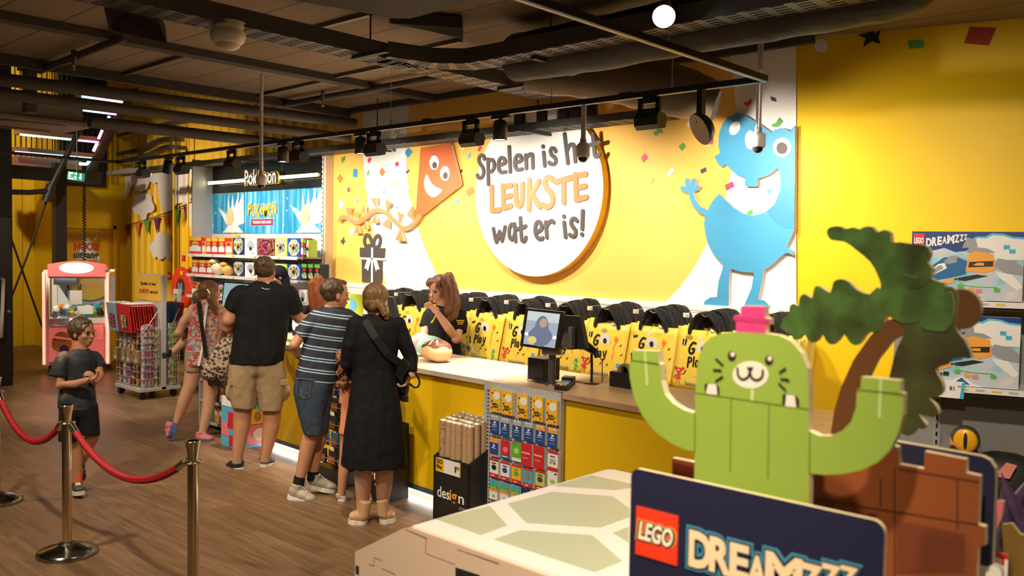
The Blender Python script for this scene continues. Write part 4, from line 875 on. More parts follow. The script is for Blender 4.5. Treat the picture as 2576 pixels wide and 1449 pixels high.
# --- battery rack
q = onZ(790, 1190); f2 = at_px(797, -.22); rk = thing('battery_rack', 'wire rack of battery packs between the striped shirt boy and the girl in peach', 'rack', f2 + CD * .2)
def RP(s, d, z): return f2 + CD * s + CN * d + V((0, 0, z))
m = MB(); m.box(RP(.2, .16, .5), (.42, .02, .9), M3=RCN).box(RP(.2, .08, .06), (.42, .2, .1), M3=RCN); m.build('back_panel', mt['black_plastic'], rk)
m = MB()
for r in range(6):
    for s in (.0, .4): m.tube([RP(s, .15, .18 + .14 * r), RP(s, .0, .18 + .14 * r)], .003, 6)
    m.tube([RP(0, .0, .18 + .14 * r), RP(.4, .0, .18 + .14 * r)], .003, 6)
m.build('wires', mt['grey_metal'], rk); rk.children[-1]['kind'] = 'stuff'
M('pack_blue', (.01, .04, .22), .4); M('copper', (.55, .22, .06), .3, .6)
for r in range(6):
    for s in range(3):
        c = RP(.06 + .14 * s, .02 + .02 * (r % 2), .19 + .14 * r); col = ['copper_black', 'pack_cyan', 'pack_black', 'pack_black', 'pack_blue', 'pack_blue'][r]
        M('copper_black', (.02, .018, .016), .4); M('pack_cyan', (.02, .16, .36), .4); M('pack_black', (.03, .03, .025), .4)
        t = thing('battery_pack', '%s battery pack, %s hook of the rack row %s' % ({'copper_black': 'black and copper', 'pack_cyan': 'light blue', 'pack_black': 'black and gold', 'pack_blue': 'dark blue'}[col], ['left', 'middle', 'right'][s], ['at the floor', 'second from the floor', 'third from the floor', 'fourth from the floor', 'fifth from the floor', 'at the top'][r]), 'battery pack', c - V((0, 0, .055)), 'battery packs on the wire rack')
        MB().box(c, (.11, .006, .12), M3=RCN).build('card', mt[col], t)
        for k in range(4): MB().tube([c - CN * .012 + CD * (-.036 + .024 * k) - V((0, 0, .045)), c - CN * .012 + CD * (-.036 + .024 * k) + V((0, 0, .01))], .0095, 8).build('battery', mt['copper'], t)
        MB().box(c - CN * .005 + V((0, 0, .07)), (.05, .003, .03), M3=RCN).build('price_label', mt['card_white'], t)

# --- character-book display box and magazine rack at the left end of the counter
qc = onZ(598, 1131); ql = onZ(555, 1118); qr = onZ(645, 1123)
w_ = abs(qc.x - ql.x); dd = .40; db = thing('cardboard_display', 'light blue cardboard book display with coloured picture squares', 'display bin', (qc.x - w_ / 2, qc.y + dd / 2, 0))
Q_ = lambda s, d, z: V((qc.x + s, qc.y + d, z))
m = MB(); m.box(Q_(-w_ / 2, dd / 2, .19), (w_, dd, .38)); m.box(Q_(-w_ / 2, dd - .02, .62), (w_, .04, .48)); m.box(Q_(-.01, dd / 2 + .08, .55), (.02, dd - .16, .34)); m.build('carton', M('carton_blue', (.10, .42, .66), .5), db)
m = MB(); m.box(Q_(.003, dd / 2 + .02, .47), (.004, dd - .1, .16), 5); m.text('Disney', Q_(.006, dd / 2 + .02, .47), .13, .05, (0, 1, 0), (0, 0, 1), .001, 4, shear=.2)
m.box(Q_(.003, dd * .5, .28), (.004, .2, .14), 1); m.box(Q_(.003, dd * .55, .11), (.004, .26, .18), 0); m.box(Q_(-w_ * .3, -.002, .25), (.16, .004, .15), 2); m.box(Q_(-w_ * .75, -.002, .16), (.13, .004, .12), 0); m.box(Q_(-w_ * .3, -.002, .06), (.12, .004, .1), 2); m.box(Q_(-w_ * .5, -.002, .42), (w_ * .9, .004, .09), 4)
m.ell(Q_(.004, dd * .55, .11), (.004, .07, .06), 16, 8, 4); m.ell(Q_(.004, dd * .5, .28), (.004, .04, .05), 16, 8, 3)
m.build('print', [mt['card_pink'], mt['card_yellow'], mt['card_red'], mt['card_brown'], mt['white_print'], M('teal', (.06, .2, .26), .5)], db)
for i in range(5):
    c = Q_(-w_ + .06 + i * (w_ - .08) / 4, .10 + .02 * (i % 2), .50); tag(MB().box(c, (.085, .03, .24), b=.002).build('picture_book', M('book_%d' % i, [(.55, .08, .2), (.1, .12, .4), (.75, .35, .4), (.15, .3, .5), (.6, .1, .08)][i], .4)), '%s picture book in the blue cardboard display, %s from left' % (['crimson', 'indigo', 'pink', 'steel blue', 'red'][i], NUM[i]), 'book', 'books in the cardboard display')
qm = onZ(560, 1092); ml = onZ(503, 1073); mw_ = abs(qm.x - ml.x)
rk = thing('magazine_rack', 'grey metal rack of small boxed games and books beneath the counter end', 'rack', (qm.x - mw_ / 2, qm.y + .15, 0))
G_ = lambda s, d, z: V((ml.x + s, qm.y + .02 + d, z))
m = MB(); m.box(G_(0, .14, .46), (.02, .30, .88)).box(G_(mw_, .14, .46), (.02, .30, .88)).box(G_(mw_ / 2, .28, .46), (mw_, .02, .88)); m.build('frame', mt['panel_grey'], rk)
for r in range(4): MB().box(G_(mw_ / 2, .13, .06 + .21 * r), (mw_, .28, .015)).box(G_(mw_ / 2, -.01, .07 + .21 * r), (mw_, .006, .03)).build('shelf', mt['panel_grey'], rk)
bc = [(.03, .03, .035), (.16, .16, .17), (.5, .06, .05), (.1, .3, .12), (.65, .62, .55), (.12, .2, .5), (.6, .3, .08)]
bn = ['black', 'dark grey', 'red', 'green', 'white', 'blue', 'orange']
for r in range(4):
    for i in range(5):
        k = (i * 3 + r * 2) % 7; x_ = .05 + i * (mw_ - .1) / 4
        tag(MB().box(G_(x_, .07, .07 + .21 * r + .085), (mw_ / 5.6, .05, .16), b=.002).box(G_(x_, .044, .07 + .21 * r + .1), (mw_ / 9, .002, .05), 1).build('boxed_game', [M('game_%d' % k, bc[k], .4), mt['card_white'] if k != 4 else mt['card_red']]), '%s boxed game, %s on the %s shelf of the grey rack' % (bn[k], NUM[i] + ' from left', ['lowest', 'second', 'third', 'top'][r]), 'game box', 'games in the grey metal rack')

# ================================================================ SHOPPING BAGS
sl = thing('slat_panel', 'white slatted back panel behind the row of yellow shopping bags', 'wall panel', (-5.5, 5.97, .5))
MB().box((-5.5, 5.965, 1.2), (5.4, .06, .47)).build('board', mt['white_paint'], sl)
MB().box((-5.5, 5.93, 1.315), (5.4, .012, .028)).box((-5.5, 5.93, 1.12), (5.4, .012, .02)).build('rail', M('rail_brown', (.16, .13, .11), .4, .5), sl)
lc = thing('bag_shade_block', 'added brown-orange block standing in for shaded lower bags under the hanging yellow bags', 'cabinet', (-5.5, 5.72, 0))
MB().box((-5.5, 5.72, .39), (5.4, .42, .74)).build('body', M('shaded_bag_brown', (.46, .24, .06), .5), lc)  # added block, its brown-orange stands for the shade on the lower bags
BAGW, BAGH = .44, .43
m_bag = M('bag_yellow', (.88, .62, .07), .42, bump=.25, bscale=14); M('bag_edge', (.80, .44, .02), .5)
def bag_mesh():
    m = MB(); nx, nz = 8, 8; vs = []
    for sgn in (-1, 1):
        for j in range(nz + 1):
            for i in range(nx + 1):
                u, v = i / nx - .5, j / nz
                bul = .009 * (1 - (2 * u) ** 2) * (1 - abs(2 * v - 1) ** 2) + .004; taper = 1 - .02 * (1 - v)
                vs.append((u * BAGW * taper, sgn * bul - .10 * (1 - v), v * BAGH))
    n = (nx + 1) * (nz + 1); fs = []
    for sgn, o in ((0, 0), (1, n)):
        for j in range(nz):
            for i in range(nx):
                a = o + j * (nx + 1) + i; q = (a, a + 1, a + nx + 2, a + nx + 1); fs.append(q if sgn == 0 else q[::-1])
    bd = [(0, i) for i in range(nx)] + [(j, nx) for j in range(nz)] + [(nz, nx - i) for i in range(nx)] + [(nz - j, 0) for j in range(nz)]
    idx = [j * (nx + 1) + i for j, i in bd]
    for k in range(len(idx)): a, b = idx[k], idx[(k + 1) % len(idx)]; fs.append((b, a, a + n, b + n))
    return m.add(vs, fs, 0, True)
def bag_print(kind):
    """printed picture in bag coordinates, sits 4 mm in front of the cloth"""
    m = MB(); S = lambda x, z: V((x, -.10 * (1 - z / BAGH) - .009 * (1 - (2 * x / BAGW) ** 2) * (1 - abs(2 * z / BAGH - 1) ** 2) - .009, z))
    bk = (0, .002, 0); N = (0, -1, 0)
    def st(pts, w, mi): m.stroke([S(*p) for p in pts], w, bk, mi, N=N)
    def ov(x, z, rx, rz, mi, d=0.): m.prism([S(x, z) + V((rx * math.cos(a), -d, rz * math.sin(a) * 1)) + V((0, .10 * 0, 0)) for a in [k * .2618 for k in range(24)]], bk, mi)
    W_, K_, R_, B_, O_, P_, G_, Y_ = range(8)
    st(smooth_poly([(-.055, .335), (-.075, .34), (-.095, .315), (-.10, .28), (-.085, .262), (-.065, .27), (-.06, .295), (-.075, .295)], 2, False), .016, K_)
    ov(.01, .30, .052, .055, W_); ov(.01, .30, .018, .022, K_, .002); 
    st([(-.095, .235), (-.095, .165)], .013, K_); st(smooth_poly([(-.095, .23), (-.075, .232), (-.07, .212), (-.092, .198)], 3, False), .012, K_); st([(-.052, .24), (-.05, .175)], .012, K_)
    st(smooth_poly([(-.012, .215), (-.03, .215), (-.032, .18), (-.015, .178), (-.01, .21), (-.008, .175)], 2, False), .011, K_); st([(.012, .22), (.024, .185)], .011, K_); st([(.04, .225), (.03, .165), (.012, .15)], .011, K_)
    st([(-.035, .385), (-.028, .365)], .008, W_); st([(-.015, .395), (-.012, .372)], .008, W_)
    m.text('Intertoys', S(.0, .05) + V((0, -.004, 0)), .185, .036, (1, 0, 0), (0, -.22, .97), .001, K_, bold=.05); m.text('Intertoys', S(.0, .05) + V((0, -.006, .002)), .175, .032, (1, 0, 0), (0, -.22, .97), .001, W_, bold=.02)
    # kite
    m.prism([S(.105, .345), S(.135, .325), S(.115, .285), S(.095, .315)], bk, O_); st(smooth_poly([(.112, .282), (.10, .25), (.112, .22), (.10, .19), (.108, .165)], 3, False), .004, O_)
    for x, z in ((-.15, .22), (.165, .14), (-.03, .11), (.10, .4)): ov(x, z, .008, .008, W_)
    for x, z in ((.16, .27), (.18, .20), (.06, .115), (-.005, .12)): st([(x, z), (x + .012, z + .012)], .006, K_)
    if kind == 0:
        m.prism([S(-.165, .36), S(-.13, .36), S(-.132, .32), S(-.162, .32)], bk, K_); st([(-.148, .36), (-.147, .32)], .006, W_)
        ov(-.16, .135, .022, .02, R_); ov(-.19, .15, .012, .012, R_); ov(-.13, .15, .012, .012, R_); m.prism([S(-.17, .115), S(-.15, .115), S(-.138, .075), S(-.182, .075)], bk, R_)
        for a, b in (((-.168, .075), (-.17, .045)), ((-.15, .075), (-.148, .045)), ((-.172, .108), (-.195, .085)), ((-.148, .108), (-.12, .115))): st([a, b], .005, R_)
        st([(-.118, .115), (-.105, .14)], .006, K_); ov(-.163, .137, .007, .007, W_, .002)
        m.prism([S(*p) for p in ((.13, .10), (.135, .075), (.15, .062), (.175, .07), (.19, .085), (.185, .055), (.17, .04), (.145, .04), (.13, .05), (.122, .075))], bk, B_); ov(.17, .12, .02, .022, B_); st([(.15, .042), (.14, .02)], .006, B_); st([(.165, .042), (.17, .02)], .006, B_)
    else:
        ov(-.155, .105, .02, .032, P_); ov(-.153, .118, .008, .008, W_, .002); st([(-.165, .092), (-.145, .092)], .006, W_)
        for a, b in (((-.172, .11), (-.19, .135)), ((-.138, .11), (-.118, .128)), ((-.162, .075), (-.168, .05)), ((-.148, .075), (-.14, .05))): st([a, b], .004, P_)
        st([(-.16, .215), (-.145, .165)], .016, K_); st([(-.135, .15), (-.08, .08), (-.04, .07)], .014, W_)
        m.prism([S(-.17, .35), S(-.13, .36), S(-.132, .345), S(-.168, .335)], bk, K_)
        m.prism([S(.145, .09), S(.17, .09), S(.17, .05), S(.145, .05)], bk, G_); ov(.157, .112, .016, .016, G_)
        for a, b in (((.15, .05), (.15, .02)), ((.165, .05), (.167, .02)), ((.17, .08), (.188, .06)), ((.145, .08), (.13, .10))): st([a, b], .005, G_)
    return m
pmats = [mt['white_print'], mt['card_black'], M('toy_red', (.75, .06, .06), .5), mt['conf_sky'], mt['conf_orange'], mt['conf_purple'], M('toy_green', (.10, .5, .1), .5), M('bag_pale', (.88, .66, .15), .45)]
M('strap_black', (.014, .013, .012), .75, bump=.5, bscale=60)
def strap(m, dx, back, hh, w_=.045):
    pts = [(-.125 + dx, 0, BAGH - .03), (-.11 + dx, 0, BAGH + .04), (-.05 + dx, back * .5, BAGH + hh), (.03 + dx, back, BAGH + hh + .005), (.09 + dx, back * .7, BAGH + .05), (.115 + dx, 0, BAGH - .03)]
    pts = [V(p) for p in smooth_poly(pts, 4, False)]
    for i in range(len(pts) - 1): m.bar(pts[i], pts[i + 1] + (pts[i + 1] - pts[i]) * .1, w_ * .3, w_, 0, up=(0, 1, 0))
random.seed(21)
front = {}; 
for kd in (0, 1):
    t = thing('shopping_bag', 'x', 'shopping bag', (0, 0, 0)); bag_mesh().build('bag_body', m_bag, t); bag_print(kd).build('print', pmats, t)
    m = MB(); strap(m, 0, -.02, .115); m.build('handle', mt['strap_black'], t); m = MB(); strap(m, .012, .03, .12); m.build('handle', mt['strap_black'], t)
    m = MB(); m.box((.06, -.012, BAGH + .005), (.03, .004, .018), M3=Matrix.Rotation(.4, 3, 'Y')); m.build('care_tag', mt['white_print'], t); front[kd] = t
t = thing('shopping_bag', 'x', 'shopping bag', (0, 0, 0)); bag_mesh().build('bag_body', m_bag, t); m = MB(); strap(m, 0, 0, .12); m.build('handle', mt['strap_black'], t); m = MB(); strap(m, .015, .03, .115); m.build('handle', mt['strap_black'], t); backp = t
BZ = .862
BX = [(930, 'hidden behind the boy and the woman'), (1000, 'behind the woman in black'), (1065, 'behind the cashier, left side'), (1180, 'behind the cashier, right side'), (1257, 'right of the cashier'), (1347, 'left of the till screen'), (1453, 'behind the till monitor'), (1560, 'behind the barcode scanner'), (1677, 'left of the cactus head'), (1805, 'behind the cactus head'), (1950, 'behind the palm leaf')]
used = {0: False, 1: False, 2: False}
for i, (px, where) in enumerate(BX):
    x = onY(px, 770, 5.72).x
    if px == 930: continue
    kd = (i + 1) % 2
    for k in range(8):
        loc = (x + random.uniform(-.016, .016) + .006 * k, 5.58 + .030 * k, BZ + .004 * k + random.uniform(-.008, .008)); rz = random.uniform(-.04, .04)
        if k == 0: src, key = front[kd], kd
        else: src, key = backp, 2
        lab = 'printed front yellow shopping bag of the stack ' + where if k == 0 else '%s bag back in the yellow stack %s' % (['', 'second', 'third', 'fourth', 'fifth', 'sixth', 'seventh', 'rearmost'][k], where)
        if not used[key]:
            src.location = loc; src.rotation_euler = (0, 0, rz); src['label'] = lab; src['group'] = 'yellow shopping bags in hanging stacks'; used[key] = True
        else: dup(src, loc, lab, 'yellow shopping bags in hanging stacks', rz)
    t = thing('bag_hook', 'wire hook with a price tag holding the bag stack ' + where, 'hook', (x, 5.93, 1.41), 'hooks above the bags')
    MB().tube([(x + .02, 5.935, 1.40), (x + .02, 5.5, 1.405), (x + .02, 5.47, 1.42)], .004, 6).build('prong', mt['grey_metal'], t)
    MB().tube([(x + .02, 5.935, 1.425), (x - .09, 5.5, 1.428), (x - .10, 5.46, 1.425)], .002, 6).build('tag_arm', mt['grey_metal'], t)
    MB().box((x - .10, 5.455, 1.41), (.05, .003, .032)).box((x - .088, 5.452, 1.408), (.018, .002, .012), 1).build('price_tag', [mt['card_white'], mt['card_yellow']], t)
# ================================================================ CARD SHELVES
GY = 5.896; GXL, GXR = -10.89, -8.335; SF = 5.56
cd = thing('card_shelving', 'tall black-topped shelving for trading cards left of the mural', 'shelving', ((GXL + GXR) / 2, GY, 0))
MB().box(((GXL + GXR) / 2, GY + .04, 2.77), (GXR - GXL, .05, .46)).build('top_panel', M('gloss_black', (.012, .015, .016), .18), cd)
m = MB()
for x in (onY(615, 500, GY).x, onY(708, 500, GY).x): m.box((x, GY + .012, 2.5), (.008, .008, 1.0))
m.build('joint', mt['dark_grey'], cd)
MB().box((GXL - .012, 5.78, 1.5), (.025, .30, 3.0 - .05)).build('side_panel', M('side_grey', (.46, .45, .44), .5), cd)
MB().box((GXR + .012, 5.945, 1.45), (.025, .10, 2.9)).build('side_panel', M('side_beige', (.72, .60, .44), .5), cd)
m = MB(); m.box((GXR - .012, GY - .005, 1.45), (.022, .03, 2.9))
for k in range(50): m.box((GXR - .012, GY - .022, .2 + k * .054), (.008, .006, .022), 1)
m.build('upright', [M('upright_grey', (.62, .6, .57), .4), mt['black_plastic']], cd)
MB().box(((GXL + GXR) / 2, GY + .03, 1.0), (GXR - GXL, .04, 2.02)).build('back_panel', M('back_white', (.72, .69, .65), .5), cd)
def ray_mat(name, rot):
    m = bpy.data.materials.new(name); m.use_nodes = True; nt = m.node_tree; b = nt.nodes['Principled BSDF']; b.inputs['Roughness'].default_value = .35; L = nt.links.new
    tc = nt.nodes.new('ShaderNodeTexCoord'); mp = nt.nodes.new('ShaderNodeMapping'); mp.inputs['Rotation'].default_value = (0, rot, 0); mp.inputs['Scale'].default_value = (9, 1, .5); L(tc.outputs['Object'], mp.inputs[0])
    nz = nt.nodes.new('ShaderNodeTexNoise'); nz.inputs['Scale'].default_value = 1.6; nz.inputs['Detail'].default_value = 3; L(mp.outputs[0], nz.inputs['Vector'])
    r = nt.nodes.new('ShaderNodeValToRGB'); L(nz.outputs['Fac'], r.inputs[0]); L(r.outputs[0], b.inputs['Base Color'])
    while len(r.color_ramp.elements) < 4: r.color_ramp.elements.new(.5)
    for e, (p, c) in zip(r.color_ramp.elements, [(.3, (.02, .16, .36, 1)), (.48, (.02, .32, .58, 1)), (.58, (.14, .50, .70, 1)), (.68, (.55, .78, .85, 1))]): e.position = p; e.color = c
    return m
PZ0, PZ1 = 2.01, 2.535
xs = [GXL, onY(615, 520, GY).x, onY(708, 520, GY).x, GXR - .02]
for i in range(3):
    t = thing('poster_panel', ['left blue ray poster with a white burst above the card shelves', 'middle blue poster with the yellow game lettering above the card shelves', 'right blue ray poster with a white burst above the card shelves'][i], 'poster', ((xs[i] + xs[i + 1]) / 2, GY, PZ0), 'posters above the card shelves')
    MB().box(((xs[i] + xs[i + 1]) / 2, GY + .008, (PZ0 + PZ1) / 2), (xs[i + 1] - xs[i] - .008, .012, PZ1 - PZ0)).build('panel', ray_mat('ray_%d' % i, (-.35, -.25, -.4)[i]), t)
    cx = (xs[i] + xs[i + 1]) / 2; wd = xs[i + 1] - xs[i]
    if i != 1:
        m = MB(); f = lambda u, v: V((xs[i] + u * wd, GY - .002, PZ0 + v * (PZ1 - PZ0)))
        for ln in ([(.45, .1), (.98, .98), (.99, .25)], [(.55, .35), (.30, .62), (.5, .45)], [(.5, .4), (.52, .95), (.6, .5)], [(.6, .5), (.66, .98), (.72, .5)], [(.66, .5), (.85, .99), (.8, .4)], [(.35, .02), (.7, .3), (.99, .02)], [(.5, .2), (.22, .66), (.6, .36)]):
            m.prism([f(*p) - V((0, .0004 * len(m.v) / 6, 0)) for p in ln], (0, .0004, 0), 0)
        for u, v in ((.15, .8), (.14, .52), (.06, .2)):
            m.prism([f(u + .02 * math.cos(a) * (1 if k % 2 else .3) , v + .04 * math.sin(a) * (1 if k % 2 else .3)) for k, a in [(k, k * .7854) for k in range(8)]], (0, .001, 0), 0)
        m.prism([f(.45 + .1 * math.cos(a), .42 + .22 * math.sin(a)) + V((.14 * wd, -.008, 0)) for a in [k * .35 for k in range(18)]], (0, .001, 0), 1)
        m.build('print', [mt['white_print'], M('burst_cream', (.86, .62, .30), .5)], t)
    else:
        m = MB(); zc = PZ0 + (PZ1 - PZ0) * .56; w0 = wd * .74
        for b_, d_, mi, k in ((.10, .004, 0, 1.12), (.06, .006, 1, 1.06), (.015, .009, 2, 1.0)):
            for j, ch in enumerate('POKéMON'):
                u = j / 6 - .5; z = zc - .035 + .22 * u * u * .5 + (.02 if ch == 'é' else 0)
                m.text(ch, (cx + u * w0 * .9, GY - d_ - .0002 * j, z + .02), (.085 if ch != 'M' else .105) * k, (.15 if ch != 'é' else .13) * k, (1, 0, .04), (-.12 * u, 0, 1), .0015, mi, bold=b_)
        m.box((cx - .0, GY - .004, PZ0 + .14), (wd * .62, .003, .09), 0); m.box((cx, GY - .006, PZ0 + .14), (wd * .6, .003, .08), 1); m.box((cx, GY - .008, PZ0 + .14), (wd * .57, .003, .06), 3)
        m.text('TRADING CARD GAME', (cx, GY - .010, PZ0 + .14), wd * .5, .034, (1, 0, 0), (0, 0, 1), .001, 0, bold=.03)
        m.build('print', [mt['white_print'], M('logo_blue', (.02, .05, .35), .4), M('logo_yellow', (.9, .62, .03), .4), mt['card_red']], t)
# lettering with the light bar
lb = thing('light_bar', 'glowing warm white light bar across the black panel', 'lamp', (-9.6, 5.82, 2.67))
MB().box(((GXL + GXR) / 2 + .0, 5.845, 2.675), (GXR - GXL - .06, .03, .035)).build('housing', M('bar_yellow', (.7, .55, .05), .4), lb)
MB().box(((GXL + GXR) / 2 + .0, 5.828, 2.675), (GXR - GXL - .07, .004, .038)).build('diffuser', M('bar_glow', (1, 1, 1), .4, emit=(1, .88, .50), es=9), lb)
xl = onY(613, 450, 5.80).x; xr = onY(700, 450, 5.80).x; lt = thing('letter_sign', 'raised white and yellow lettering sign on the light bar', 'sign', ((xl + xr) / 2, 5.81, 2.6))
m = MB(); c = ((xl + xr) / 2, 5.82, 2.70); W_ = xr - xl
for b_, d_, mi, k in ((.12, .0, 0, 1.), (.075, .012, 1, .955), (.01, .018, 2, .9)): m.text('Pokémon', (c[0], c[1] - d_, c[2]), W_ * k, .20 * k, (1, 0, 0), (0, 0, 1), .012, mi, bold=b_)
m.build('lettering', [M('sign_gold', (.85, .48, .03), .4), mt['black_plastic'], M('letter_white', (.8, .74, .74), .4)], lt)
# shelves
SX = [-10.92] + [onY(x, 640, 5.55).x for x in (552, 643.5, 747)] + [GXR - .03]
SH = [1.735, 1.475, 1.20]
for r, z in enumerate(SH):
    for i in range(4):
        y0 = SF if i < 3 else 5.62
        MB().box(((SX[i] + SX[i + 1]) / 2, (y0 + GY) / 2, z - .008), (SX[i + 1] - SX[i] - .006, GY - y0, .016)).box(((SX[i] + SX[i + 1]) / 2, y0 - .003, z - .012), (SX[i + 1] - SX[i] - .006, .006, .036), 1 if i < 3 else 2).build('shelf', [M('shelf_white', (.75, .72, .69), .45), mt['white_plastic'], mt['side_beige']], cd)
    if r < 2:
        m = MB()
        for k in range(9): m.box((SX[0] + .2 + k * .25, SF - .008, z - .012), (.05, .002, .014), k % 2)
        m.build('price_strip', [mt['card_yellow'], mt['card_white']], cd)
MB().box((SX[0] + 1.2, 5.78, .3), (2.3, .2, .1)).build('base', mt['shelf_white'], cd)

random.seed(5)
def conf_mat(name, cols, sc=30.): return ramp_mat(name, [(k / len(cols), c) for k, c in enumerate(cols)], 'voronoi', sc, .35, interp='CONSTANT')
CM1 = conf_mat('foil_mix', [(.6, .45, .05), (.05, .05, .05), (.15, .3, .45), (.5, .08, .06), (.65, .6, .5), (.1, .3, .08)], 45)
CM2 = conf_mat('maroon_mix', [(.25, .02, .05), (.4, .2, .05), (.05, .02, .03), (.5, .06, .2)], 45)
def prod(kind, p0, p1, ztop, zs, lab, dep=.12, y=5.60, grp='boxed toys on the card shelves', name='toy_box'):
    x0 = onY(p0, 620, y).x; x1 = onY(p1, 620, y).x; h = ztop - zs; cx = (x0 + x1) / 2; wd = x1 - x0 - .006
    t = thing(name, lab, 'toy box', (cx, y + dep / 2, zs), grp)
    body, win, acc = dict(red=('card_red', 'card_white', 'card_yellow'), white=('card_white', 'card_grey', 'card_grey'), navy=('card_navy', CM1, 'card_grey'), maroon=(CM2, CM2, 'card_black'), green=('card_lime', CM1, 'card_white'), blue=('card_blue', CM1, 'card_white'), orange=('card_orange', 'card_white', 'card_red'), black=('card_black', CM1, 'card_green'), pink=('card_pink', 'card_white', 'card_black'))[kind]
    g = lambda q: mt[q] if isinstance(q, str) else q
    MB().box((cx, y + dep / 2, zs + h / 2 + .001), (wd, dep, h - .002), b=.003).build('carton', g(body), t)
    m = MB(); P = lambda u, v, d=.002: V((cx + u * wd, y - d, zs + v * h))
    if kind in ('navy', 'green', 'blue', 'maroon'):
        oc = [P(.42 * math.cos(a), .5 + .42 * math.sin(a)) for a in [k * .7854 + .39 for k in range(8)]]
        if kind == 'navy': oc = [P(-.4, .75), P(-.25, .93), P(.25, .93), P(.4, .75), P(.36, .35), P(0, .04), P(-.36, .35)]
        m.prism(oc, (0, .001, 0), 0); m.stroke(oc + oc[:1], .012, (0, .001, 0), 1, N=(0, -1, 0)); m.ell(P(0, .5, .006), (.022, .008, .022), 14, 8, 2)
    elif kind == 'white':
        m.prism([P(.3 * math.cos(a), .62 + .25 * math.sin(a)) for a in [k * .42 for k in range(15)]], (0, .001, 0), 0); m.ell(P(0.02, .42, .006), (.025, .008, .025), 14, 8, 2); m.box(P(.2, .15), (wd * .4, .001, .012), 1)
    else:
        m.box(P(0, .88), (wd * .96, .002, h * .2), 1); m.box(P(0, .3), (wd * .9, .002, h * .28), 0)
        m.prism([P(.3 * math.cos(a), .55 + .2 * math.sin(a), .004) for a in [k * .42 for k in range(15)]], (0, .001, 0), 0); m.prism([P(.3 * math.cos(a), .55 + .2 * math.sin(a), .005) for a in [k * .35 for k in range(10)]], (0, .001, 0), 3)
        m.box(P(0, .55, .006), (wd * .6, .001, .008), 2)
    m.build('print', [g(win), g(acc), mt['card_black'], mt['card_red'] if kind != 'red' else mt['card_orange']], t)
    return t
z1, z2, z3 = SH; hh = z1 + .215
for kind, a, b, top, lab in (('red', 476, 507, hh + .01, 'wide red and white toy box at the left end of the top shelf'), ('orange', 508, 518, hh + .005, 'narrow red and white toy box next to the wide one on the top shelf'), ('red', 519, 531, hh, 'first red ball toy box on the top shelf'), ('red', 532, 548, hh, 'second red ball toy box on the top shelf'),
                             ('red', 549, 566, hh, 'third red ball toy box on the top shelf'), ('orange', 567, 584, hh, 'red and orange toy box before the dark blue box on the top shelf'), ('navy', 586, 614, hh, 'dark blue card box with a shield window on the top shelf'), ('white', 615, 646, hh - .005, 'plain white card box with a black dot on the top shelf'),
                             ('maroon', 648, 690, hh - .005, 'maroon card box on the top shelf'), ('green', 691, 722, hh, 'green and white card box on the top shelf'), ('blue', 723, 756, hh, 'blue card box at the right on the top shelf'), ('red', 757, 764, hh, 'thin red-edged card box, right of the blue one on the top shelf'), ('black', 765, 770, hh - .01, 'thin black card box on the top shelf'), ('green', 771, 776, hh - .02, 'thin green card box at the right end of the top shelf')):
    prod(kind, a, b, top, z1, lab)
h2 = z2 + .19
for kind, a, b, top, lab in (('red', 483, 499, h2, 'red bubble pack toy at the left end of the second shelf'), ('red', 500, 519, h2, 'red bubble pack toy, second on the second shelf'), ('red', 520, 535, h2, 'red bubble pack toy, third on the second shelf'), ('navy', 586, 615, h2 + .005, 'dark blue card box with a shield window on the second shelf'), ('white', 616, 646, h2 - .005, 'plain white card box with a black dot on the second shelf'),
                             ('maroon', 648, 688, h2, 'maroon card box behind the head of the man on the second shelf'), ('green', 689, 722, h2, 'green and white card box on the second shelf'), ('blue', 723, 757, h2, 'blue card box at the right on the second shelf'), ('black', 759, 773, h2, 'black card box right of the blue one on the second shelf'), ('black', 775, 789, h2, 'black card box, second from the right end of the second shelf'), ('black', 791, 806, h2, 'black card box at the right end of the second shelf')):
    prod(kind, a, b, top, z2, lab)
h3 = z3 + .17
for kind, a, b, top, lab in (('orange', 482, 497, h3, 'white and orange toy box at the left end of the third shelf'), ('red', 498, 509, h3, 'red toy box, second on the third shelf'), ('white', 511, 528, h3, 'white toy box, third on the third shelf'), ('pink', 530, 546, h3, 'pink toy box on the third shelf behind the ponytail'), ('blue', 548, 566, h3, 'blue toy box on the third shelf beside the monitor'),
                             ('blue', 712, 733, h3, 'blue toy box on the third shelf right of the man'), ('pink', 736, 752, h3, 'pink toy box on the third shelf left of the red-haired cashier'), ('white', 753, 772, h3, 'white toy box on the third shelf beside the red-haired cashier')):
    prod(kind, a, b, top, z3, lab)
# plain plush stand-ins
def plush(px, py, r, lab, col, zs):
    p = onY(px, py, 5.66); t = thing('plush_toy', lab, 'plush toy', (p.x, 5.66, zs), 'plush toys on the card shelves')
    MB().ell((p.x, 5.66, zs + r[2]), r, 24, 14).build('body', col, t); MB().ell((p.x - r[0] * .3, 5.62, zs + r[2] * 2.0), (r[0] * .7, r[1] * .7, r[2] * .45), 20, 12).build('head', col, t)
    return t
plush(550, 665, (.10, .09, .085), 'round cream plush on the second shelf', M('plush_cream', (.82, .70, .45), .8, bump=.3, bscale=90), z2)
plush(574, 665, (.075, .08, .07), 'small orange plush on the second shelf', M('plush_orange', (.85, .48, .13), .8, bump=.3, bscale=90), z2)
p = onY(592, 585, 5.80); tag(MB().ell((p.x, 5.80, hh + .0), (.09, .06, .05), 20, 12).build('plush_toy', M('plush_gold', (.80, .42, .06), .8)), 'golden plush peeping over the boxes on the top shelf', 'plush toy', 'plush toys on the card shelves')
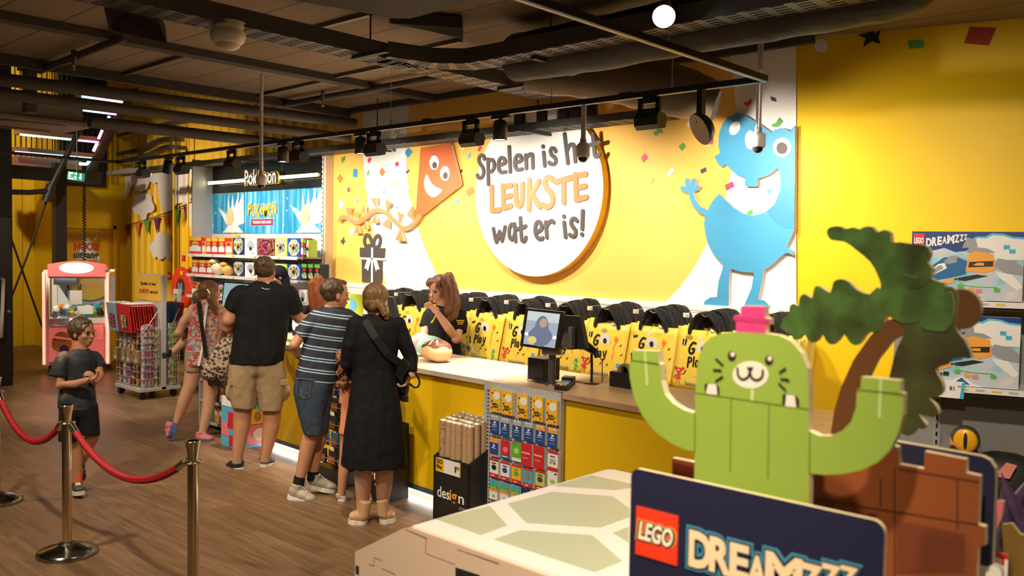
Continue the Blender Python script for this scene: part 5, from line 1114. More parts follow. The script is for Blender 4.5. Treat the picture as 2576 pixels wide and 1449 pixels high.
# hanging packs below and at the left end
k = 0
for r, zt_ in enumerate((1.12, .90, .68, .46)):
    for px in (490, 505, 520, 536, 552, 700, 716, 732, 746, 760, 775, 792):
        p = onY(px, 750, 5.66); col = ['card_blue', 'card_white', 'card_pink', 'card_black', 'card_orange'][(k * 7 + r) % 5]; k += 1
        if r > 1 and 560 < px < 720: continue
        tag(MB().box((p.x, 5.66, zt_ - .08), (.085, .02, .16)).box((p.x, 5.648, zt_ - .09), (.06, .002, .09), 1).box((p.x, 5.645, zt_ + .01), (.03, .002, .02), 2).build('card_pack', [mt[col], CM1, mt['card_white']]), '%s hanging card pack, %s peg row below the third shelf, %s' % (col[5:], NUM[r], 'peg %d from the left' % ([490, 505, 520, 536, 552, 700, 716, 732, 746, 760, 775, 792].index(px) + 1)), 'card pack', 'hanging packs under the card shelves')
for (px, py, w_, h_), lab, c1 in (((446, 760, .13, .34), 'tall white and red toy pack hanging before the hose reel', 'card_white'), ((437, 818, .12, .30), 'red and white toy pack hanging below the tall one at the shelf end', 'card_red'), ((452, 880, .12, .26), 'dark toy pack low at the left shelf end behind the toddler shoe', 'card_black')):
    p = onY(px, py, 5.45); tag(MB().box(p, (w_, .05, h_), b=.003).box(p + V((0, -.027, .03)), (w_ * .7, .002, h_ * .5), 1).box(p + V((0, -.027, -h_ * .38)), (w_ * .9, .002, h_ * .2), 2).tube([p + V((0, 0, h_ * .45)), p + V((.15, .3, h_ * .45))], .003, 6, 1).build('toy_pack', [mt[c1], CM1, mt['card_red']]), lab, 'toy pack')

# ================================================================ FAR LEFT
k2 = .38647
def zA(pts, f): return [f(x * k2, 400 + y * k2) for x, y in pts]
fA = lambda x, y: onY(x, y, 6.960)
m = MB()
up = [(814, 60), (814, 265), (842, 212), (866, 160), (886, 200), (918, 216), (952, 198), (976, 145), (1000, 160), (1026, 152), (1032, 250), (1050, 318), (1074, 354), (1100, 356), (1122, 330), (1150, 292), (1186, 284), (1190, 312), (1216, 330), (1226, 420), (1250, 470), (1330, 470), (1330, 40)]
m.prism(zA(up, fA), (0, .003, 0))
def cloud(cx, cy, s): return smooth_poly([(cx - 73 * s, cy + 10 * s), (cx - 60 * s, cy - 30 * s), (cx - 55 * s, cy - 65 * s), (cx - 20 * s, cy - 72 * s), (cx, cy - 78 * s), (cx + 25 * s, cy - 76 * s), (cx + 55 * s, cy - 62 * s), (cx + 58 * s, cy - 30 * s), (cx + 73 * s, cy + 12 * s), (cx + 62 * s, cy + 45 * s), (cx + 28 * s, cy + 55 * s), (cx + 20 * s, cy + 90 * s), (cx - 5 * s, cy + 95 * s), (cx - 20 * s, cy + 65 * s), (cx - 55 * s, cy + 55 * s)], 3)
m.prism(zA(cloud(930, 300, 1.0), fA), (0, .003, 0)); m.prism(zA(smooth_poly([(972, 580), (985, 545), (1005, 528), (1018, 490), (1045, 474), (1072, 490), (1098, 500), (1112, 525), (1120, 560), (1116, 620), (1106, 655), (1085, 655), (1075, 635), (1060, 650), (1035, 655), (1020, 636), (1000, 648), (988, 615)], 3), fA), (0, .003, 0))
m.build('wall_print', M('cloud_white', (.80, .75, .70), .6), wl)
bt = thing('bunting', 'painted string of coloured pennants on the yellow corrugated wall', 'wall decoration', onY(395, 545, 6.95))
fB = lambda x, y: onY(x, y, 6.950)
MB().tube([fB(*p) for p in smooth_poly([(314, 568), (340, 561), (375, 551), (410, 538), (440, 527), (475, 511), (500, 500)], 3, False)], .008, 6).build('string', M('string_brown', (.08, .03, .02), .6), bt)
for pts, c in (([(316, 567), (329, 564), (322, 600)], 'pen_wine'), ([(338, 561), (352, 558), (347, 598)], 'conf_orange'), ([(361, 556), (376, 552), (371, 594)], 'conf_green'), ([(386, 549), (400, 545), (394, 588)], 'conf_purple'), ([(410, 540), (425, 535), (419, 581)], 'conf_orange'), ([(436, 530), (450, 525), (445, 575)], 'conf_green'), ([(461, 520), (475, 514), (468, 551)], 'conf_purple'), ([(487, 510), (499, 503), (498, 572)], 'conf_orange')):
    M('pen_wine', (.12, .015, .02), .6); MB().prism([fB(*p) for p in pts], (0, .003, 0)).build('pennant', mt[c], bt)
for px, lab in ((437, 'yellow painted vertical pipe left of the hose reel'), (473, 'yellow painted vertical pipe right of the hose reel')):
    p = onY(px, 600, 6.88); tag(MB().tube([(p.x, 6.88, .0), (p.x, 6.88, 3.6)], .018, 10).build('vertical_pipe', mt['yellow_paint']), lab, 'pipe')
q = onY(491, 480, 6.93); t = thing('fire_sign', 'red fire hose sign on the white part of the corrugated wall', 'sign', q); s_ = .17
MB().box(q, (s_ * 1.5, .006, s_ * 2)).build('panel', mt['card_red'], t); m = MB(); m.box(q + V((-.04, -.005, 0)), (.09, .003, .22)); m.box(q + V((.05, -.005, .06)), (.1, .003, .03)); m.build('symbol', mt['white_print'], t)
tag(MB().prism([onY(x, y, 6.94) for x, y in ((483, 452), (489, 441), (494, 451), (488, 461))], (0, .004, 0)).build('wall_sticker', mt['conf_red']), 'red diamond sticker above the fire hose sign', 'sticker')
for (x, y), c, lab in (((481, 501), 'conf_sky', 'small blue confetti sticker under the fire hose sign'), ((485, 536), 'conf_green', 'small green confetti sticker beside the orange pennant')):
    tag(MB().prism([onY(x + a, y + b, 6.94) for a, b in ((-3, -3), (3, -4), (3, 4), (-3, 4))], (0, .004, 0)).build('wall_sticker', mt[c]), lab, 'sticker')
# hose reel
c = onY(456, 724, 6.72); t = thing('fire_hose_reel', 'red fire hose reel on the yellow corrugated wall', 'hose reel', (c.x, 6.8, c.z)); Q = Matrix.Rotation(math.pi / 2, 3, 'X'); rr = .335
MB().lathe([(0, .0), (rr * .42, .005), (rr * .42, .012), (rr * .5, .015), (rr * .95, .01), (rr, 0), (rr, -.02), (rr * .9, -.025)], c, 40, M3=Q).lathe([(rr * .85, -.16), (rr, -.165), (rr, -.18), (0, -.18)], c, 40, M3=Q).build('drum', M('reel_red', (.65, .035, .015), .4), t)
MB().lathe([(rr * .88, -.02), (rr * .9, -.09), (rr * .88, -.16)], c, 40, M3=Q).build('hose', M('hose_red', (.40, .02, .012), .6), t)
m = MB(); m.lathe([(rr * .41, .014), (0, .016)], c, 32, M3=Q); m.build('hub_plate', M('hub_grey', (.03, .03, .03), .5), t)
m = MB()
for k in range(3): m.box(c + V((-.05 + .05 * k, -.02, .0)), (.022, .003, .16 - .03 * (k % 2)))
m.build('hub_print', mt['card_grey'], t); t.children[-1]['kind'] = 'stuff'
MB().box(c + V((0.05, -.02, .24)), (.09, .004, .06)).build('yellow_label', mt['card_yellow'], t)
MB().tube([c + V((-.12, .1, .42)), c + V((-.12, .1, .52))], .03, 10).build('valve', mt['card_red'], t)
p = onY(429, 694, 6.93); tag(MB().box(p, (.10, .06, .14), b=.006).box(p + V((0, -.032, 0)), (.05, .004, .05), 1).build('fire_call_point', [mt['reel_red'], mt['card_white']]), 'small red fire call point left of the hose reel', 'alarm')

for pts, r, lab in (([(288, 388), (350, 376), (400, 352), (442, 350)], .035, 'upper dark conduit on the yellow wall above the track'), ([(288, 409), (360, 394), (410, 371), (452, 371)], .035, 'lower dark conduit on the yellow wall above the track'), ([(290, 342), (350, 328), (420, 311), (500, 300)], .028, 'thin grey conduit on the yellow wall under the pipes')):
    tag(MB().tube([onY(x, y, 6.86) for x, y in smooth_poly(pts, 3, False)], r, 10).build('conduit', M('pipe_dark', (.06, .052, .042), .6)), lab, 'pipe')
# emergency door
dX = -16.045; d0 = struct(MB().box((dX, 6.34, 1.05), (.04, .84, 2.10)).build('door_1', M('door_yellow', (.66, .36, .012), .5)))
m = MB(); m.box((dX + .02, 5.90, 1.08), (.05, .06, 2.2)).box((dX + .02, 6.79, 1.08), (.05, .07, 2.2)).box((dX + .02, 6.34, 2.15), (.05, .95, .07)); o = m.build('trim_3', mt['yellow_paint']); struct(o)
fD = lambda x, y: onX(x, y, dX + .025)
t = d0; m = MB(); cN = fD(217, 620); cU = fD(216, 641); Hn = abs(fD(217, 609).z - fD(217, 632).z); Wn = abs(fD(184, 620).y - fD(250, 620).y)
m.prism([fD(x, y) for x, y in ((186, 652), (215, 600), (221, 596), (251, 648), (250, 656))], (-.003, 0, 0), 0); m.prism([fD(x, y) for x, y in ((257, 674), (273, 670), (273, 712), (255, 718))], (-.003, 0, 0), 0)
m.text('NOOD', (dX + .03, cN.y, cN.z), Wn * .95, Hn * .85, (0, 1, 0), (0, .0, 1), .003, 1, bold=.04); m.text('uitgang', (dX + .03, cU.y, cU.z - .02), Wn * .95, Hn * 1.0, (0, 1, 0), (0, 0, 1), .003, 2, bold=.02)
m.prism([fD(x, y) for x, y in ((236, 602), (242, 591), (245, 593), (240, 605))], (-.003, 0, 0), 0); m.prism([fD(x, y) for x, y in ((257, 775), (262, 800), (267, 830), (256, 858), (250, 850))], (-.003, 0, 0), 0)
m.build('print', [mt['white_print'], M('nood_red', (.7, .07, .02), .5), mt['card_black']], d0)
# steel frame, bracing, beam
M('steel_black', (.010, .009, .008), .5)
def spipe(name, lab, cat, pts, r): return tag(MB().tube(pts, r, 10).build(name, mt['steel_black']), lab, cat)
pc = onX(150, 700, -14.6); tag(MB().box((-14.6, pc.y, 1.55), (.16, .17, 3.1)).build('steel_column', mt['steel_black']), 'black steel column left of the emergency door', 'column')
pb0 = onX(35, 432, -14.55); pb1 = onX(235, 447, -14.55)
tag(MB().box((-14.55, (pb0.y + pb1.y) / 2 - .3, (pb0.z + pb1.z) / 2), (.14, pb1.y - pb0.y + .8, .2)).build('steel_beam', mt['steel_black']), 'black steel beam under the stair landing', 'beam')
cl = onX(17, 420, -12.4); tag(MB().box((-12.4, cl.y - .04, 2.6), (.10, .17, 5.0)).build('steel_column', mt['steel_black']), 'black steel column at the left edge of the picture', 'column')
xb = -14.7; g = lambda x, y: onX(x, y, xb)
spipe('brace_rod', 'thin black brace rod rising to the right across the yellow wall', 'brace', [g(30, 745), g(70, 640), g(122, 492)], .016); spipe('brace_rod', 'thin black brace rod falling to the right across the yellow wall', 'brace', [g(28, 600), g(70, 720), g(118, 855)], .016)
spipe('stair_strut', 'black slanted tube running down from the stairs', 'strut', [onX(218, 292, -14.2), onX(128, 470, -14.4)], .045)
spipe('strut_joint', 'thick black joint at the lower end of the slanted stair tube', 'strut', [onX(130, 466, -14.4), onX(117, 506, -14.45)], .075)
spipe('brace_pipe', 'black horizontal pipe meeting the slanted stair tube', 'pipe', [onX(-20, 482, -14.4), onX(75, 484, -14.4), onX(125, 480, -14.4)], .04)
co = [onX(213, 430, -13.5)]; e = onX(211, 660, -13.5); pts = []
for i in range(240): s = i / 239; a = i * .9; p = co[0].lerp(e, s); pts.append(p + V((.0, .022 * math.cos(a), 0)) + V((.022 * math.sin(a), 0, 0)))
tag(MB().tube(pts, .009, 5).build('coiled_cable', mt['black_plastic']), 'black coiled cable hanging down to the claw machine', 'cable')
# exit sign
xe = -13.2; k = [onX(x, y, xe) for x, y in ((173, 431), (214, 437), (212, 457), (171, 451))]; t = thing('exit_sign', 'green and white emergency exit sign with a running figure and arrow', 'sign', (k[3] + k[2]) / 2)
MB().prism(k, (-.03, 0, 0)).build('panel', M('exit_green', (.01, .22, .12), .4, emit=(.01, .22, .11), es=.8), t)
iE = lambda u, v: k[0].lerp(k[1], u).lerp(k[3].lerp(k[2], u), v) + V((.004, 0, 0))
m = MB(); m.prism([iE(.03, .06), iE(.5, .06), iE(.5, .94), iE(.03, .94)], (-.002, 0, 0)); m.build('white_field', M('exit_white', (.6, .65, .62), .4, emit=(.6, .7, .65), es=.7), t)
m = MB(); jE = lambda u, v: iE(u, v) + V((.004, 0, 0)); st = lambda p, w_: m.stroke([jE(*q) for q in p], w_, (-.002, 0, 0), 0, N=(1, 0, 0))
st([(.30, .2), (.301, .22)], .024); st([(.28, .35), (.22, .6)], .022); st([(.22, .6), (.33, .68), (.36, .85)], .014); st([(.22, .6), (.15, .72), (.06, .74)], .014); st([(.28, .38), (.4, .45), (.45, .38)], .016); st([(.28, .36), (.16, .36), (.12, .5)], .016)
m.build('running_figure', mt['exit_green'], t)
m = MB(); m.stroke([jE(.74, .15), jE(.74, .7)], .022, (-.002, 0, 0), 0, N=(1, 0, 0)); m.prism([jE(.6, .52), jE(.74, .88), jE(.88, .52), jE(.74, .66)], (-.002, 0, 0)); m.build('arrow', mt['exit_white'], t)
MB().tube([(k[0] + k[1]) / 2, V(((k[0].x + k[1].x) / 2, (k[0].y + k[1].y) / 2, 5.5))], .008, 6).build('hanger', mt['steel_black'], t)
# stairs with lit treads
st_ = thing('lit_stairs', 'wooden stairs with colourful glowing edges at the upper left', 'stairs', (-15.0, 4.6, 0))
M('tread_wood', (.30, .13, .05), .5)
def glowm(n_, c_, e_=5): return M(n_, (.2, .2, .2), .4, emit=c_, es=e_)
GL = [glowm('led_violet', (.45, .45, 1.)), glowm('led_blue', (.25, .5, 1.)), glowm('led_cyan', (.3, .9, 1.)), glowm('led_pink', (1., .25, .7)), glowm('led_cream', (1., .8, .5)), glowm('led_mint', (.4, 1., .8))]
XT = -15.2
for i, ((lx, ly), (rx, ry), x, gl) in enumerate((((40, 405), (205, 421), XT, 2), ((38, 373), (250, 394), XT + .1, 0), ((50, 330), (262, 352), XT + .3, 1), ((208, 268), (292, 281), XT + .5, 1), ((206, 236), (308, 248), XT + .7, 2))):
    a = onX(lx, ly, x); b = onX(rx, ry, x); zm = (a.z + b.z) / 2
    MB().box((x - (.14 if i else .42), (a.y + b.y) / 2, zm), (.30 if i else .86, b.y - a.y, .07 if i else .18)).build('tread', mt['tread_wood'], st_)
    if i:
        m = MB(); n = 3
        for j in range(n): m.box((x + .0, a.y + (b.y - a.y) * (j + .5) / n, zm - .05), (.03, (b.y - a.y) / n, .025), j)
        m.build('glow_edge', [GL[gl], GL[(gl + 1) % 6], GL[(gl + 2) % 6]], st_)
for (x0, y0, x1, y1), gl in (((275, 293, 266, 307), 2), ((257, 328, 248, 349), 3), ((244, 361, 235, 380), 4), ((227, 402, 219, 412), 5), ((200, 412, 219, 413), 5), ((296, 241, 292, 248), 5)):
    MB().tube([onX(x0, y0, -14.7), onX(x1, y1, -14.7)], .022, 6).build('glow_edge', GL[gl], st_)
m = MB(); a, b = onX(350, 222, -14.75), onX(228, 455, -14.75); a2, b2 = onX(324, 222, -14.75), onX(205, 455, -14.75); m.prism([a, b, b2, a2], (-.06, 0, 0)); m.build('stringer', M('stringer_brown', (.06, .038, .02), .5), st_)
m = MB(); a, b = onX(288, 262, -14.85), onX(222, 425, -14.85); c_, d_ = onX(305, 262, -14.85), onX(245, 425, -14.85); m.prism([a, b, d_, c_], (-.02, 0, 0)); m.build('riser_panel', M('riser_plum', (.05, .035, .05), .4), st_)
rl = thing('stair_railing', 'black vertical slat railing behind the glowing stairs', 'railing', (-15.85, 4.2, 2.9))
pY = [onX(x, 380, -15.85).y for x in (25, 268)]; zb_, zt2 = onX(150, 425, -15.85).z, 4.9
for k in range(20): y = pY[0] + (pY[1] - pY[0]) * k / 19; MB().box((-15.85, y, (zb_ + zt2) / 2), (.03, .014, zt2 - zb_)).build('slat', mt['steel_black'], rl)
y0 = onX(150, 380, -16.0).y; y1 = onX(268, 380, -16.0).y; tag(MB().box((-16.03, (y0 + y1) / 2, 4.0), (.04, y1 - y0, 2.3)).build('dark_panel', M('panel_dark', (.015, .014, .016), .5)), 'dark wall panel behind the slat railing', 'panel')
spot((-13.6, 3.4, 5.3), (-17, 4.4, 3.3), 420, 80, .8, (1, .9, .75), .1)
# blue panel at the picture edge
a = onX(-30, 300, -13.0); b = onX(17, 430, -13.0); t = thing('blue_panel', 'blue glossy panel strip at the left edge beside the stairs', 'panel', (a + b) / 2)
MB().box((-13.0, (a.y + b.y) / 2, (a.z + b.z) / 2), (.03, b.y - a.y, a.z - b.z)).build('panel', M('teal_gloss', (.02, .13, .2), .25), t); MB().box((-12.98, b.y - .05, (a.z + b.z) / 2), (.01, .03, a.z - b.z)).build('strip', M('strip_blue', (.03, .2, .3), .3), t)
# black cabinet with white handle
q = onZ(33, 969); t = thing('black_cabinet', 'tall black cabinet with a white bar handle at the left edge', 'cabinet', (q.x - .3, q.y - .35, 0)); ht = onX(33, 545, q.x).z
MB().box((q.x - .3, q.y - .4, ht / 2), (.6, .8, ht), b=.01).build('body', M('cab_black', (.012, .011, .010), .35), t)
a, b = onX(8, 702, q.x + .05), onX(3, 848, q.x + .05); MB().tube([a + V((-.05, 0, 0)), a, a.lerp(b, .5) + V((.01, 0, 0)), b, b + V((-.05, 0, 0))], .022, 12).build('handle', M('handle_white', (.8, .76, .74), .3), t)
p = onX(22, 783, q.x + .008); MB().box(p, (.01, .03, .03)).build('lock', mt['grey_metal'], t)

# ================================================================ CLAW MACHINE
fl = onZ(110, 938); vd = V((fl.x, fl.y, 0)).normalized(); th = math.atan2(vd.y, vd.x) - math.pi / 2 + math.radians(-9 + 0)
RM = Matrix.Rotation(th, 3, 'Z'); wC = .86; dC = .80
def CP(x, y, z): return V((fl.x, fl.y, 0)) + RM @ V((x, y, z))
hC = onY(170, 650, CP(wC / 2, 0, 0).y).z; sc_ = wC / .8
cm = thing('claw_machine', 'pink glowing claw machine with a prize window at the left', 'claw machine', CP(wC / 2, dC / 2, 0))
M('claw_pink', (.85, .16, .15), .3, emit=(1, .20, .16), es=.32); M('claw_white', (.72, .66, .62), .35)
def cb(m, x0, x1, y0, y1, z0, z1, mi=0, b=0.): return m.box(CP((x0 + x1) / 2, (y0 + y1) / 2, (z0 + z1) / 2), (x1 - x0, y1 - y0, z1 - z0), mi, M3=RM, b=b)
zw0, zw1 = hC * .475, hC * .84
cb(MB(), 0, wC, .02, dC, .10, zw0 - .02, 0).build('lower_cabinet', mt['claw_white'], cm); cb(MB(), 0, wC, .02, dC, zw1, hC * .88, 0).build('upper_cabinet', mt['claw_white'], cm)
m = MB(); cb(m, 0, .07, 0, .07, .1, hC * .9); cb(m, wC - .07, wC, 0, .07, .1, hC * .9); cb(m, 0, .07, dC - .07, dC, .1, hC * .9); cb(m, wC - .07, wC, dC - .07, dC, .1, hC * .9); cb(m, .07, wC - .07, 0, .06, zw0 - .07, zw0); cb(m, .07, wC - .07, 0, .06, zw1 - .02, zw1 + .03); m.build('frame', mt['claw_white'], cm)
M('pink_glow', (.9, .3, .28), .4, emit=(1, .22, .16), es=2.4); m = MB(); cb(m, -.012, .02, -.012, .02, .12, hC * .88); cb(m, wC - .05, wC - .015, -.014, .0, .12, hC * .88); m.build('glow_tube', mt['pink_glow'], cm)
m = MB(); arc = [(.06, hC * .845), (.06, hC * .94)] + [(.06 + (wC - .12) * k / 12, hC * .95 + .05 * math.sin(math.pi * k / 12)) for k in range(13)] + [(wC - .06, hC * .94), (wC - .06, hC * .845)]
m.prism([CP(x, -.03, z) for x, z in arc], RM @ V((0, .22, 0))); m.build('marquee', mt['claw_pink'], cm)
m = MB(); m.prism([CP(wC / 2 + .22 * math.cos(a), -.036, hC * .92 + .075 * math.sin(a)) for a in [k * .196 for k in range(32)]], RM @ V((0, .004, 0))); m.build('marquee_light', M('marq_glow', (1, 1, 1), .4, emit=(1, .9, .8), es=3), cm)
m = MB(); prof = [(.075, .16), (.075, zw0 - .12), (.14, zw0 - .085), (.3, zw0 - .13), (wC - .25, zw0 - .13), (wC - .085, zw0 - .085), (wC - .085, .16)]; m.prism([CP(x, -.05, z) for x, z in prof], RM @ V((0, .07, 0))); m.build('front_panel', mt['claw_pink'], cm)
m = MB(); m.tube([CP(.09, -.055, zw0 - .25), CP(.2, -.06, zw0 - .27), CP(.4, -.06, zw0 - .30), CP(wC - .1, -.055, zw0 - .30)], .014, 8); m.tube([CP(.08, -.055, zw0 - .42), CP(.3, -.06, zw0 - .55), CP(.42, -.06, zw0 - .75)], .012, 8); m.build('ridge', mt['claw_pink'], cm); cm.children[-1]['kind'] = 'stuff'
m = MB(); cb(m, .40, .54, -.062, -.045, zw0 - .52, zw0 - .33, 0); cb(m, .46, .51, -.068, -.06, zw0 - .43, zw0 - .39, 1); m.build('coin_slot', [mt['black_plastic'], glowm('coin_blue', (.1, .4, 1.), 1.5)], cm)
m = MB(); cb(m, .1, .62, -.10, .02, zw0 - .12, zw0 - .10); m.build('control_shelf', M('shelf_lilac', (.75, .55, .6), .3), cm); m = MB(); m.tube([CP(.36, -.04, zw0 - .11), CP(.36, -.04, zw0 - .03)], .008, 8).ell(CP(.36, -.04, zw0 - .02), (.025, .025, .025), 14, 8); m.build('joystick', M('joy_glow', (.7, .9, .85), .3, emit=(.6, 1, .9), es=.8), cm)
m = MB(); m.prism([CP(.24 + .13 * math.cos(a), -.056, .42 + .17 * math.sin(a)) for a in [k * .2618 for k in range(24)]], RM @ V((0, .004, 0)), 0); m.text('PRIJS', CP(.24, -.06, .48), .19, .06, RM @ V((1, 0, 0)), (0, 0, 1), .002, 1, bold=.02); m.ell(CP(.27, -.058, .34), (.06, .004, .06), 16, 8, 2, M3=RM); m.build('prize_sticker', [mt['card_orange'], mt['card_red'], mt['conf_purple']], cm)
m = MB(); cb(m, .07, wC - .07, dC - .06, dC - .04, zw0, zw1); m.build('inner_wall', M('inner_pale', (.55, .62, .6), .5), cm)
m = MB(); m.prism([CP(wC * .6 + .28 * math.cos(a), dC - .10, zw0 + .42 + .20 * math.sin(a)) for a in [k * .2618 for k in range(24)]], RM @ V((0, .01, 0)), 0); m.text('PRIJS', CP(wC * .66, dC - .11, zw0 + .42), .26, .09, RM @ V((1, 0, 0)), (0, 0, 1), .003, 1, bold=.02); m.text('d', CP(wC * .44, dC - .11, zw0 + .42), .05, .09, RM @ V((1, 0, 0)), (0, 0, 1), .003, 2, bold=.02); m.build('inner_sign', [mt['card_yellow'], mt['card_orange'], mt['card_black']], cm)
m = MB(); cb(m, .1, .4, .2, .5, zw1 - .12, zw1 - .02); m.tube([CP(.27, .35, zw1 - .1), CP(.27, .35, zw0 + .42)], .012, 8)
for a in (0, 2.1, 4.2): m.tube([CP(.27, .35, zw0 + .42), CP(.27 + .07 * math.cos(a), .35 + .07 * math.sin(a), zw0 + .36), CP(.27 + .03 * math.cos(a), .35 + .03 * math.sin(a), zw0 + .29)], .007, 6)
m.build('claw', mt['black_plastic'], cm)
MB().box(CP(wC * .48, .03, zw0 + .30), (.16, .004, .20), M3=RM).build('notice', mt['card_white'], cm); MB().box(CP(wC * .62, .02, zw0 + .12), (.2, .004, .12), M3=RM).build('notice', mt['card_white'], cm)
random.seed(8); cols = ['card_grey', 'card_white', 'card_black', 'card_orange', 'card_green', 'card_brown', 'card_cyan']; names = ['grey', 'white', 'black', 'orange', 'green', 'brown', 'pale blue']
for k in range(28):
    x = .13 + (k % 7) * .098; y = .14 + (k // 7) * .15; z = zw0 - .01 + .02 * (k // 7) + random.uniform(0, .05); col = (k * 5 + k // 7) % 7
    tag(MB().box(CP(x, y, z + .05), (random.uniform(.07, .12), random.uniform(.05, .09), random.uniform(.07, .12)), M3=Matrix.Rotation(random.uniform(-.8, .8), 3, 'Z') @ Matrix.Rotation(random.uniform(-.6, .6), 3, 'X'), b=.012).build('prize_box', mt[cols[col]]), '%s wrapped prize in the claw machine, %s from left in the %s' % (names[col], ['first', 'second', 'third', 'fourth', 'fifth', 'sixth', 'seventh'][k % 7], ['front row', 'second row', 'third row', 'back row'][k // 7]), 'prize', 'prizes in the claw machine')
m = MB(); cb(m, wC, wC + .004, .07, dC - .07, .12, zw0 - .04, 0); cb(m, wC + .002, wC + .006, .2, dC - .2, zw0 - .5, zw0 - .44, 1); cb(m, wC + .002, wC + .006, .25, dC - .25, zw0 - .3, zw0 - .2, 1); m.build('side_print', [M('claw_yellow', (.62, .42, .02), .5), mt['card_brown']], cm)
m = MB(); cb(m, .07, wC - .07, .025, .028, zw0, zw1); cb(m, wC - .03, wC - .027, .07, dC - .07, zw0, zw1); m.build('window_glass', M('claw_glass', (.02, .02, .02), .03, alpha=.08), cm)
for x, y in ((.08, .08), (wC - .08, .08), (.08, dC - .08), (wC - .08, dC - .08)): MB().tube([CP(x, y, 0), CP(x, y, .11)], [.035, .025], 12).build('foot', mt['dark_grey'], cm)
m = MB(); cb(m, .1, wC - .1, .08, .1, zw1 - .02, zw1 - .008); m.build('inner_lamp', glowm('claw_lamp', (.85, .95, 1.), 45), cm)
# ================================================================ WRAPPING PAPER STAND
pc = onZ(352, 1008); pl_ = onZ(309, 988); pr_ = onZ(440, 992); wX = pc.x - pl_.x; dY = pr_.y - pc.y
ws = thing('wrapping_stand', 'grey wheeled wrapping paper stand with wire baskets', 'display stand', (pc.x - wX / 2, pc.y + dY / 2, 0)); WP = lambda x, y, z: V((pc.x - wX + x, pc.y + y, z))
M('stand_grey', (.50, .47, .43), .45); ymid = dY * .58; hS = onY(385, 690, pc.y + ymid).z
MB().box(WP(wX / 2, dY / 2, .115), (wX, dY, .045), b=.004).build('base', mt['stand_grey'], ws)
MB().box(WP(wX / 2, ymid, (hS + .1) / 2), (wX, .06, hS - .1), b=.004).build('centre_panel', mt['stand_grey'], ws)
zsg = hS - .17; MB().box(WP(wX / 2, ymid - .034, zsg), (wX * .96, .006, .30)).build('header_board', M('header_yellow', (.78, .46, .06), .5), ws)
m = MB(); m.text('Spelen is het', WP(wX / 2, ymid - .04, zsg + .05), wX * .6, .05, (1, 0, 0), (0, 0, 1), .001, 0, bold=.01); m.text('LEUKSTE', WP(wX * .34, ymid - .04, zsg - .04), wX * .38, .05, (1, 0, 0), (0, 0, 1), .001, 1, bold=.02); m.text('wat er is!', WP(wX * .72, ymid - .04, zsg - .04), wX * .3, .04, (1, 0, 0), (0, 0, 1), .001, 0, bold=.01); m.build('lettering', [mt['card_black'], mt['card_red']], ws)
for x, y in ((.06, .06), (wX - .06, .06), (.06, dY - .06), (wX - .06, dY - .06)):
    t_ = MB().tube([WP(x, y, .045), WP(x, y, .1)], .012, 8).build('caster', mt['grey_metal'], ws); MB().lathe([(.01, -.016), (.042, -.016), (.045, 0), (.042, .016), (.01, .016)], WP(x, y - .01, .046), 18, M3=Matrix.Rotation(1.57, 3, 'Y')).build('wheel', mt['black_plastic'], t_)
hB = .86; m = MB()
for y0, y1 in ((.015, ymid - .05), (ymid + .05, dY - .015)):
    for z in [.16 + .085 * k for k in range(9)]:
        for a, b in (((.01, y0), (wX - .01, y0)), ((wX - .01, y0), (wX - .01, y1)), ((.01, y0), (.01, y1)), ((.01, y1), (wX - .01, y1))): m.tube([WP(*a, z), WP(*b, z)], .0035, 5)
    for k in range(8): x = .01 + (wX - .02) * k / 7; m.tube([WP(x, y0, .13), WP(x, y0, hB)], .003, 5)
    for k in range(7): y = y0 + (y1 - y0) * k / 6; m.tube([WP(wX - .01, y, .13), WP(wX - .01, y, hB + .1 * k / 6)], .003, 5)
    m.tube([WP(wX - .01, y0, hB - .1), WP(wX - .01, y1, hB + .22)], .004, 6)
m.build('wire_basket', M('wire_pale', (.55, .52, .47), .35, .5), ws); ws.children[-1]['kind'] = 'stuff'
RC_ = [conf_mat('roll_a', [(.25, .08, .3), (.6, .5, .4), (.1, .1, .25), (.55, .1, .15)], 34), conf_mat('roll_b', [(.7, .4, .05), (.3, .05, .02), (.05, .04, .1), (.7, .55, .2)], 30), conf_mat('roll_c', [(.6, .6, .58), (.3, .35, .45), (.65, .62, .55), (.5, .15, .2)], 36), conf_mat('roll_d', [(.03, .02, .02), (.55, .35, .05), (.35, .05, .03), (.1, .08, .05)], 30), M('roll_green', (.18, .5, .06), .45), conf_mat('roll_e', [(.55, .5, .42), (.15, .25, .12), (.6, .55, .5), (.4, .1, .08)], 34)]
rn = ['purple patterned', 'gold patterned', 'pale patterned', 'dark patterned', 'plain green', 'beige patterned']
def rolls(nx, ny, y0, y1, which, ht, basket):
    for j in range(ny):
        for i in range(nx):
            k = which[(i + 2 * j) % len(which)]; b = WP(.045 + (wX - .09) * i / (nx - 1), y0 + (y1 - y0) * j / max(1, ny - 1), .14)
            tag(MB().tube([b, b + V((random.uniform(-.008, .008), random.uniform(-.008, .008), ht + random.uniform(-.03, .02)))], .027, 12).build('wrapping_roll', RC_[k]), '%s wrapping roll in the %s basket of the stand, %s from left, %s' % (rn[k], basket, ['first', 'second', 'third', 'fourth', 'fifth', 'sixth', 'seventh'][i], ['front row', 'second row', 'third row', 'fourth row', 'fifth row'][j]), 'wrapping paper roll', 'rolls in the wheeled stand')
rolls(6, 5, .055, ymid - .09, [0, 2, 0, 1, 3, 2, 5], .74, 'front'); rolls(5, 3, ymid + .09, dY - .06, [3, 4, 5, 3, 5], .76, 'rear')
for i in range(3):
    for y in (ymid - .04, ): MB().tube([WP(.06 + i * (wX - .12) / 2, y, hS - .37), WP(.06 + i * (wX - .12) / 2, y - .34, hS - .37)], .004, 6).build('peg', mt['grey_metal'], ws)
